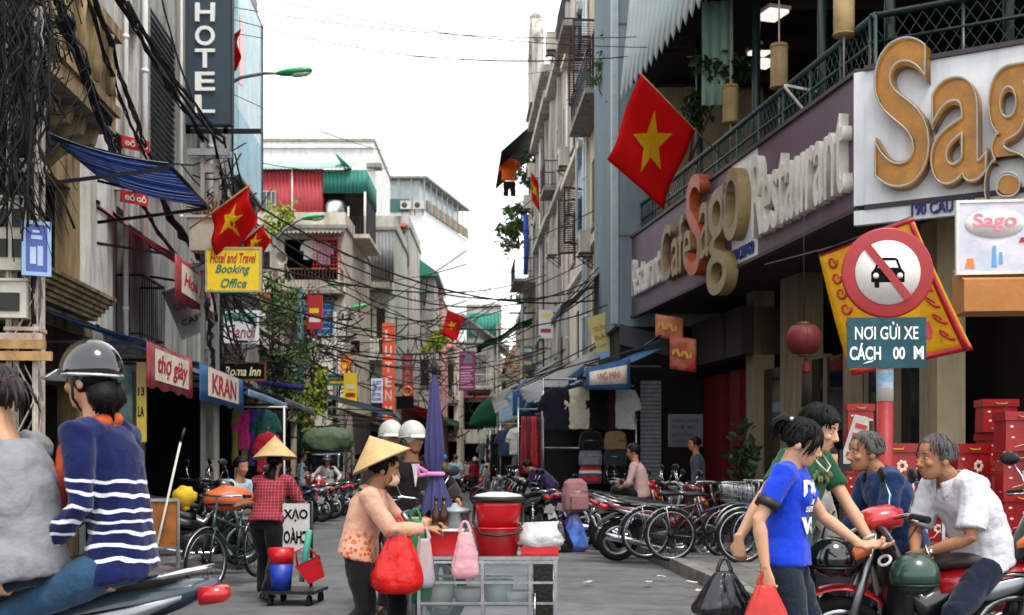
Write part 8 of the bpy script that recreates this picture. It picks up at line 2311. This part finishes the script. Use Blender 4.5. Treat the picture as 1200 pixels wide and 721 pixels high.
for px, lab in ((521, 'brown glass sauce bottle beside the steel pot'), (512, 'dark sauce bottle nearest the cart handle')):
    t = thing('bottle', lab, 'bottle', (PX(px), CY - .08, TZ + .166), 0, 'bottles on the food cart'); MB().lathe([(0, 0), (.03, 0), (.03, .1), (.012, .14), (.012, .18), (0, .18)], (0, 0, 0), 12).build('body', mat('sauce_glass', '#3a2016', .2), t); MB().lathe([(.014, 0), (.014, .025), (0, .025)], (0, 0, .181), 10).build('cap', BLACK, t)


def bag(name, label, top, w, h, m, fill=None, fm=None, cat='bag', group=None, seed=0, loops=True, flat=.6):
    """a plastic bag hanging from its gathered top"""
    t = thing(name, label, cat, top, 0, group)
    def R(z, a):
        k = -z / h
        r = .03 + (w / 2 - .03) * min(1, (k * 1.35)) ** .8
        if k > .86: r *= 1 - ((k - .86) / .14) ** 2 * .35
        return r * (1 + .13 * mnoise.noise(V((math.cos(a) * 1.6, math.sin(a) * 1.6, z * 5 + seed))) + .07 * (1 - k) * math.sin(a * 9 + seed) + .07 * mnoise.noise(V((math.cos(a) * 4, math.sin(a) * 4, z * 22 + seed))))
    def shell(z0, z1, sc, mm, nm):
        n, k = 44, 18; rs = []
        for i in range(k + 1):
            z = z0 + (z1 - z0) * i / k
            rs.append([(R(z, 2 * PI * j / n) * math.cos(2 * PI * j / n) * sc, R(z, 2 * PI * j / n) * math.sin(2 * PI * j / n) * sc * flat, z) for j in range(n)])
        MB().rings(rs).build(nm, mm, t)
    shell(-.01, -h, 1, m, 'bag_body')
    if fill: shell(-h * (1 - fill), -h * .995, .93 if fill > .32 else 1.012, fm, 'contents')
    if loops:
        q = MB()
        for s in (-1, 1): q.tube([(s * .015, 0, -.05), (s * .035, 0, .0), (s * .015, .0, .05), (0, 0, .06)], [.015, .012, .01, .01], 6)
        q.build('bag_handle', m, t)
    return t


REDBAG = mat('red_bag_film', '#d0160f', .3, .15, 5, bump=1, bscale=11, coat=.3, transl=.25)
BLKBAG = mat('black_bag_film', '#14161b', .28, .3, 5, bump=1, bscale=11, coat=.5)
bag('plastic_bag', 'large bright red plastic bag hanging from the food cart handle', V((PX(467, -.3), CY - .32, .93)), .33, .42, REDBAG, seed=2)
bag('plastic_bag', 'green plastic bag tied behind the red one on the cart', V((PX(486, -.1), CY - .05, .97)), .24, .55, mat('green_bag_film', '#2a8a52', .35, .2, 5, bump=1, bscale=11, transl=.3), seed=5)
bag('plastic_bag', 'thin clear bag with a blue cup hanging on the cart post', V((PX(497, -.27), CY - .28, .86)), .14, .32, CLEAR, .35, mat('blue_cup', '#3f86b8', .4), seed=7)
bag('plastic_bag', 'pale pink translucent bag hanging over the cart front', V((PX(545, -.28), CY - .3, .9)), .18, .3, mat('pink_bag_film', '#d6a0a6', .4, .15, 5, bump=1, bscale=11, alpha=.8), seed=9)
t = thing('foil_parcel', 'crumpled white foil bag at the far end of the cart top', 'parcel', (PX(632), CY - .02, TZ + .09)); MB().ell((0, 0, 0), (.15, .12, .085), 26, 14, 0, None, lambda d: 1 + .3 * mnoise.noise(d * 3.3)).build('wrapper', FOIL, t); MB().prism([(-.1, 0), (.1, 0), (.13, .07), (-.13, .06)], (0, .02, .05), (1, 0, 0), (0, .2, 1), (0, .02, 0)).build('folded_top', FOIL, t); MB().bx(-.12, .12, -.1, .1, -.088, -.04).build('tray', REDPL, t)
# the closed parasol
UM = mat('violet_canvas', '#36365f', .85, .12, 5, bump=.25)
p = V((W(509, 547, 8.75).x, 8.75, 0))
t = thing('parasol', 'closed violet parasol tied with a pink cord behind the food cart', 'parasol', p)
n = 48; rs = []
for z, r, f in ((1.93, .018, .1), (1.85, .035, .3), (1.7, .055, .45), (1.5, .078, .5), (1.36, .085, .5), (1.28, .06, .4), (1.25, .052, .3), (1.22, .06, .35), (1.12, .1, .4), (1.02, .135, .4), (.98, .14, .4)):
    r *= .72
    rs.append([((r * (1 + f * .45 * math.sin(a * 8 + z * 3) * (1 if z < 1.9 else 0))) * math.cos(a) + .02 * (1.9 - z) * (z < 1.25), (r * (1 + f * .45 * math.sin(a * 8 + z * 3))) * math.sin(a), z + (.03 * math.sin(a * 8) if z < 1.0 else 0)) for a in [2 * PI * j / n for j in range(n)]])
MB().rings(rs, 0, True, False).build('canopy', UM, t)
MB().tube([(0, 0, .1), (0, 0, 2.0)], .014, 8).build('pole', GALV, t); MB().lathe([(.02, 1.93), (.022, 2.0), (.008, 2.04), (.006, 2.1), (0, 2.1)], (0, 0, 0), 10).build('finial', BLACK, t)
PKC = cloth('pink_cord', '#c07aa6'); q = MB(); q.torus((0, 0, 1.25), .058, .016, 20, 8); q.build('tie', PKC, t); q = MB(); q.tube([(-.05, -.03, 1.26), (-.11, -.05, 1.3), (-.1, -.05, 1.24), (-.05, -.03, 1.25)], .018, 8); q.build('tie_bow', PKC, t)
MB().lathe([(.16, 0), (.16, .04), (.05, .07), (.02, .12), (0, .12)], (0, 0, .02), 20).build('foot', CONC, t)
# the red shirt woman's cart with the placard read from behind
bx_, by_ = W(347, 547, 12.0).x, 11.9
t = thing('hand_cart', 'low hand cart with a white placard seen from its back', 'hand cart', (bx_, by_, 0), -.1)
MB().bx(-.2, .26, -.3, .25, .14, .17).build('bed', DKSTEEL, t)
for x in (-.16, .2):
    for y in (-.22, .2): MB().torus((0, 0, 0), .048, .018, 18, 8, Matrix.Rotation(PI / 2, 3, 'Y')).build('wheel', RUBBER, t, (x, y, .068))
q = MB(); q.tube([(-.2, .26, .15), (-.2, .3, .97), (.09, .3, .97), (.09, .26, .15)], .016, 8); q.build('handle', BLACK, t)
MB().bx(-.185, .075, .26, .275, .5, .95).build('placard', mat('placard_white', '#b9b9b4', .6, .08, 5), t)
letter('OẠX', t, -.175, .78, .235, .12, BLK, .258, .004, .03, 0, True); letter('CHÁO', t, -.175, .57, .235, .15, BLK, .258, .004, .03, 0, True)
o = thing('bucket', 'blue and red plastic bucket on the low hand cart', 'bucket', (bx_ - .1, by_ - .12, .172)); MB().lathe([(0, 0), (.09, 0), (.11, .24), (.1, .24), (.085, .01), (0, .01)], (0, 0, 0), 20).build('body', plast('blue_plastic', '#203c9a', .4), o); MB().lathe([(.112, .16), (.12, .3), (.11, .3), (.1, .16)], (0, 0, .08), 20).build('inner_pail', REDPL, o)
o = thing('basket', 'red plastic basket hung tilted on the hand cart', 'basket', (bx_ + .24, by_ - .2, .26)); o.rotation_euler = (0, -.45, 0)
MB().lathe([(0, 0), (.1, 0), (.15, .2), (.16, .2), (.14, .19), (.09, .01), (0, .01)], (0, 0, 0), 4, 0, Matrix.Rotation(.78, 3, 'Z'), False).build('body', REDPL, o); q = MB(); q.tube([(-.1, 0, .2), (-.06, 0, .32), (.06, 0, .32), (.1, 0, .2)], .01, 6); q.build('handle', REDPL, o); MB().ell((0, 0, .15), (.09, .08, .06), 14, 8).build('cloth_inside', C_GREY, o)
o = MB().tube([(bx_ + .1, by_ - .2, .25), (bx_ + .18, by_ - .25, .72)], [.025, .03], 8).build('sugar_cane', mat('teal_stick', '#3f9a86', .5)); tag(o, 'pale teal stick standing up from the hand cart', 'stick')
# bags in the hands of the two young people
def whand(nm_label):
    return [x for x in SC.objects if x.get('label') == nm_label][0]


for lab, (ox, oy, oz), nm, bl, w, h, m, fl_, fm in (('young woman in bright blue printed T-shirt with a red bag in hand', (-.06, -.27, .79), 'plastic_bag', 'translucent red bag of watermelon in the young woman hand', .22, .24, mat('watermelon_bag', '#d8453f', .3, .2, 5, bump=.4, bscale=16, alpha=.82, transl=.3), .3, mat('green_rind', '#4a6a1c', .5, .5, 14)),
                                     ('young man in a bottle green T-shirt holding out his hand', (.0, -.6, .8), 'plastic_bag', 'bulging black plastic bag held low by the young man', .32, .25, BLKBAG, None, None)):
    o = whand(lab); a = o.rotation_euler.z; M_ = Matrix.Rotation(a, 3, 'Z'); s_ = .93 if 'woman' in lab else .985
    bag(nm, bl, o.location + M_ @ V((ox, oy, oz)) * s_, w, h, m, fl_, fm, seed=len(lab), flat=.75)
# red gift boxes stacked by the shop corner
GIFT = mat('gift_red', '#8a0a12', .45, .12, 4, bump=.05, coat=.2); GIFTD = mat('gift_dark_red', '#7c0a12', .5, .15, 4)
FLW = mat('gift_print', '#d8b8a4', .5, .2, 9)
gp = None
NUM = 'lowest second third fourth fifth sixth seventh'.split()
cols = [(3.18, 10.7, 4, .34, 1.5), (3.52, 10.9, 4, .3, 1.2), (3.3, 12.2, 6, .26, 1.9), (3.62, 11.6, 5, .3, 1.4), (3.86, 10.8, 4, .3, 1.5), (4.1, 10.4, 5, .32, 1.75), (4.3, 11.4, 6, .32, 1.9), (4.42, 10.2, 6, .34, 2.0), (4.75, 10.5, 6, .36, 2.0), (4.05, 9.6, 3, .3, 1.1), (4.4, 9.3, 3, .32, 1.1)]
for ci, (x, y, n, w, ht) in enumerate(cols):
    z = GH; bh = (ht - .12) / n
    for k in range(n):
        lab = 'red printed gift box, %s in the %s stack counted from the traffic sign pole' % (NUM[k], ORD[ci])
        loc = V((x + rnd.uniform(-.03, .03), y + rnd.uniform(-.04, .04), z)); rz = rnd.uniform(-.12, .12)
        z += bh
        if gp is not None:
            c = clone(gp, loc, rz, lab, 'red gift boxes by the shop corner'); c.scale = (w / .32, w / .32, bh / .3); continue
        gp = t = thing('gift_box', lab, 'gift box', loc, rz, 'red gift boxes by the shop corner')
        MB().rings([[(-.15, -.12, 0), (.15, -.12, 0), (.15, .12, 0), (-.15, .12, 0)], [(-.145, -.115, .225), (.145, -.115, .225), (.145, .115, .225), (-.145, .115, .225)]], 0, False).build('body', GIFT, t)
        MB().bx(-.158, .158, -.128, .128, .228, .293).build('lid', GIFT, t)
        q = MB()
        for i in range(7):
            a = i * 2 * PI / 7; q.ell((.04 + .03 * math.cos(a), -.1215, .13 + .03 * math.sin(a)), (.016, .003, .016), 8, 5)
        q.build('flower_print', FLW, t); q = MB(); q.tube([(.04, -.122, .1), (.0, -.122, .05), (-.08, -.122, .03)], .004, 4); q.build('stem_print', FLW, t)
        for dx, dz in ((-.1, .18), (-.09, .1), (.11, .04)): MB().ell((dx, -.1205, dz), (.016, .003, .01), 8, 5).build('leaf_print', FLW, t)
        q = MB(); q.tube([(-.05, -.13, .26), (-.03, -.17, .25), (.03, -.17, .25), (.05, -.13, .26)], .006, 6); q.build('handle', mat('gold_cord', '#a8802a', .5), t)
t = thing('netting_bundle', 'folded green mesh sheets lying on top of the red boxes', 'bundle', (4.62, 10.45, 2.06))
for i in range(4): MB().sheet(lambda a, b: (-.35 + .7 * a, -.2 + .4 * b, .045 * i + .02 * math.sin(a * 5 + i)), 8, 4, .03).build('folded_sheet', [C_TEAL, mat('mint_cloth', '#4f9a78', .8)][i % 2], t)
t = thing('menu_board', 'white menu board with red writing leaning on a black stand', 'menu board', V((W(986, 547, 9.0).x, 9.0, 1.32)), -.2)
R_ = Matrix.Rotation(.3, 3, 'Y'); q = MB(); q.box(R_ @ V((.05, 0, .18)), (.13, .02, .36), 0, 0, R_); q.build('board', mat('menu_white', '#a8a49c', .5), t)
for i in range(4): q = MB(); q.box(R_ @ V((.05, -.014, .08 + i * .07)), (.08, .006, .03), 0, 0, R_); q.build('print_line', RED, t)
q = MB(); q.bx(-.03, .22, -.02, .1, -.05, -.0)
for x in (-.0, .2):
    for y in (0, .08): q.bx(x - .012, x + .012, y - .012, y + .012, -1.2, .1 if x < .1 else .3)
q.build('stand', BLACK, t)
t = thing('steel_table', 'small tubular steel table before the red boxes', 'table', (3.0, 9.7, GH))
q = MB()
for x in (-.2, .2):
    for y in (-.2, .2): q.tube([(x, y, 0), (x, y, 1.08)], .018, 8)
for z in (.6, 1.06): q.tube([(-.2, -.2, z), (.2, -.2, z), (.2, .2, z), (-.2, .2, z), (-.2, -.2, z)], .014, 8)
q.build('frame', STEEL, t); MB().bx(-.23, .23, -.23, .23, 1.085, 1.1).build('table_top', GALV, t)


def loose_helmet(label, loc, m):
    t = thing('helmet', label, 'helmet', loc); MB().ell((0, 0, 0), (.13, .115, .125), 28, 18, 0, None, lambda d: 1 if d.z > -.4 else .82).build('shell', m, t); MB().torus((0, 0, -.045), .118, .008, 32, 6).build('trim', BLACK, t); q = MB(); q.tube([(-.06, 0, .1), (-.03, 0, .2), (.02, .02, .26)], .006, 6); q.build('chin_strap', BLACK, t)


loose_helmet('dark green helmet hanging from the bright red motorbike', W(1072, 675, 6.75), paint('helmet_dark_green', '#16382c', .3))
loose_helmet('glossy black helmet hanging below the young man hand', W(975, 655, 7.0), paint('helmet_gloss_black', '#0c0d10', .12, 1))
# goods by the first parked bikes and on the ground
gx = W(672, 547, 19.4).x
for lab, dx, z, w, h, m in (('blue and white printed carrier bag at the near end of the parked row', .02, .62, .42, .6, mat('blue_white_print', '#3a62b4', .5, .6, 7, dirt='#c4b8c0', dirt_amt=.8)), ('black sack slumped beside the printed carrier bag', -.22, .5, .38, .48, BLKBAG)): bag('carrier_bag', lab, V((gx + dx, 19.3 + dx, z)), w, h, m, seed=dx * 9, flat=.8)
hang('bag', 'rucksack', 'dusty pink rucksack resting on the printed carrier bag', V((gx + .02, 19.3, 1.12)), cloth('dusty_pink', '#8a6264'), .4, (1.0, 1, 1.2), None, 'rucksack')
for i, (px, d, m) in enumerate(((625, 22.5, 'white_cloth'), (640, 23.4, 'purple_cloth'), (662, 22.0, 'red_cloth'), (652, 24, 'teal_cloth'))): bag('goods_sack', '%s sack of goods on the right kerb, %s' % (m.split('_')[0], ('outermost', 'behind the bending woman', 'by the rucksack', 'deepest')[i]), V((W(px, 547, d).x + .3, d, .58)), .4, .45, MATS[m], seed=i * 3, group='sacks on the right kerb', flat=.9)
for i in range(0, 16, 2):
    px, py = [(775, 683), (790, 688), (760, 690), (742, 672), (810, 690), (700, 660), (820, 700), (215, 668), (240, 690), (196, 690), (690, 690), (350, 716), (600, 640), (670, 700), (735, 660), (780, 700)][i]
    d = CAMH / (py - 547) * 1500; p = W(px, 547, d); p.z = .06 if px < 650 else .075
    o = MB().sheet(lambda a, b: ((a - .5) * .1 * (1 + i % 3 * .3), (b - .5) * .07, .006 * math.sin(a * 5 + i) + .004 * math.cos(b * 7)), 5, 4, .003).build1('litter_scrap', [WHT, PALEWOOD, C_CREAM, MATS['foil_bag']][i % 4], None, p, i * .7)
    tag(o, 'flat scrap of litter lying on the street by the kerb', 'litter', 'scraps of litter')
# small far signs, canopies and aircon units that crowd the street
SCOL = [RED, BLUE, YEL, MAROON, MATS['sign_green'], WBOARD, MATS['orange'], TEAL, BLK]
for i in range(30):
    right = i % 2; y = 34 + i * 2.2
    x = (kr(y) - .2 + rnd.uniform(0, .9)) if right else (kl(y) - .9 + rnd.uniform(0, 1.3)) + max(0, (y - 55) * .04)
    w, h = rnd.choice(((.9, .5), (.5, 1.0), (.7, .4), (1.1, .35), (.4, .9))); z = rnd.uniform(2.7, 6.2)
    s = thing('shop_sign', 'small %s shop board, %s up the %s side of the far street' % (SCOL[i % 9].name.replace('_', ' '), ORDN(i // 2 + 1), 'restaurant' if right else 'tree'), 'sign', (x, y, z), rnd.uniform(-.15, .15), 'small shop boards down the street')
    MB().bx(-w / 2, w / 2, 0, .08, 0, h).build('board', SCOL[i % 9], s)
    for k in range(2 + i % 2): MB().bx(-w * .36, w * (.36 - .1 * (k % 2)), -.008, -.002, h * (.2 + .27 * k), h * (.34 + .27 * k)).build('print_line', [OFFW, YEL, RED][(i + k) % 3] if SCOL[i % 9] is not RED or (i + k) % 3 != 2 else OFFW, s)
    MB().bar((w / 2 if right else -w / 2, .04, h * .9), (w / 2 + .9 if right else -w / 2 - .9, .2, h * .9), .035).build('bracket', DKSTEEL, s)
for i, (x, y, z) in enumerate(((-9.9, 50, 7.0), (-10.4, 50, 5.2), (-7.6, 59, 8.9), (-6.9, 66, 9.6), (-7.0, 74, 8.3), (-5.2, 79, 7.4), (-5.4, 86, 5.9), (-3.6, 93, 6.3), (-3.0, 112, 7.2), (-5.6, 124, 7.4), (-10.6, 50, 8.3))):
    ac('far aircon unit on the houses facing us, %s counted from the beige house' % ORDN(i + 1), (x, y - .02, z), 0)
for i, (x, y, z, w, m) in enumerate(((-10.9, 50, 5.4, 1.5, CORR_R), (-8.0, 59, 5.6, 1.6, CORR_G), (-7.2, 66, 6.9, 1.7, CORR_P), (-7.4, 74, 7.8, 2.2, CORR_R), (-5.9, 79, 7.3, 1.5, CORR_G), (-6, 86, 8.4, 2.2, CORR_G), (-4.2, 93, 6.3, 2.5, CORR_R), (-6.9, 124, 7.3, 4, CORR_T), (-2.3, 127, 7.4, 4, CORR_P))):
    t = thing('tin_canopy', 'small %s canopy over far windows, %s from the beige house' % (m.name.replace('_', ' '), ORDN(i + 1)), 'canopy', (x, y, z), 0, 'tin canopies on the far houses')
    corr('sheet', t, (0, -.9, 0), (1, 0, 0), (0, 1, .35), w, .95, m); q = MB()
    for k in (.05, w - .05): q.bar((k, -.85, 0), (k, -.0, -.5), .03)
    q.build('strut', DKSTEEL, t)
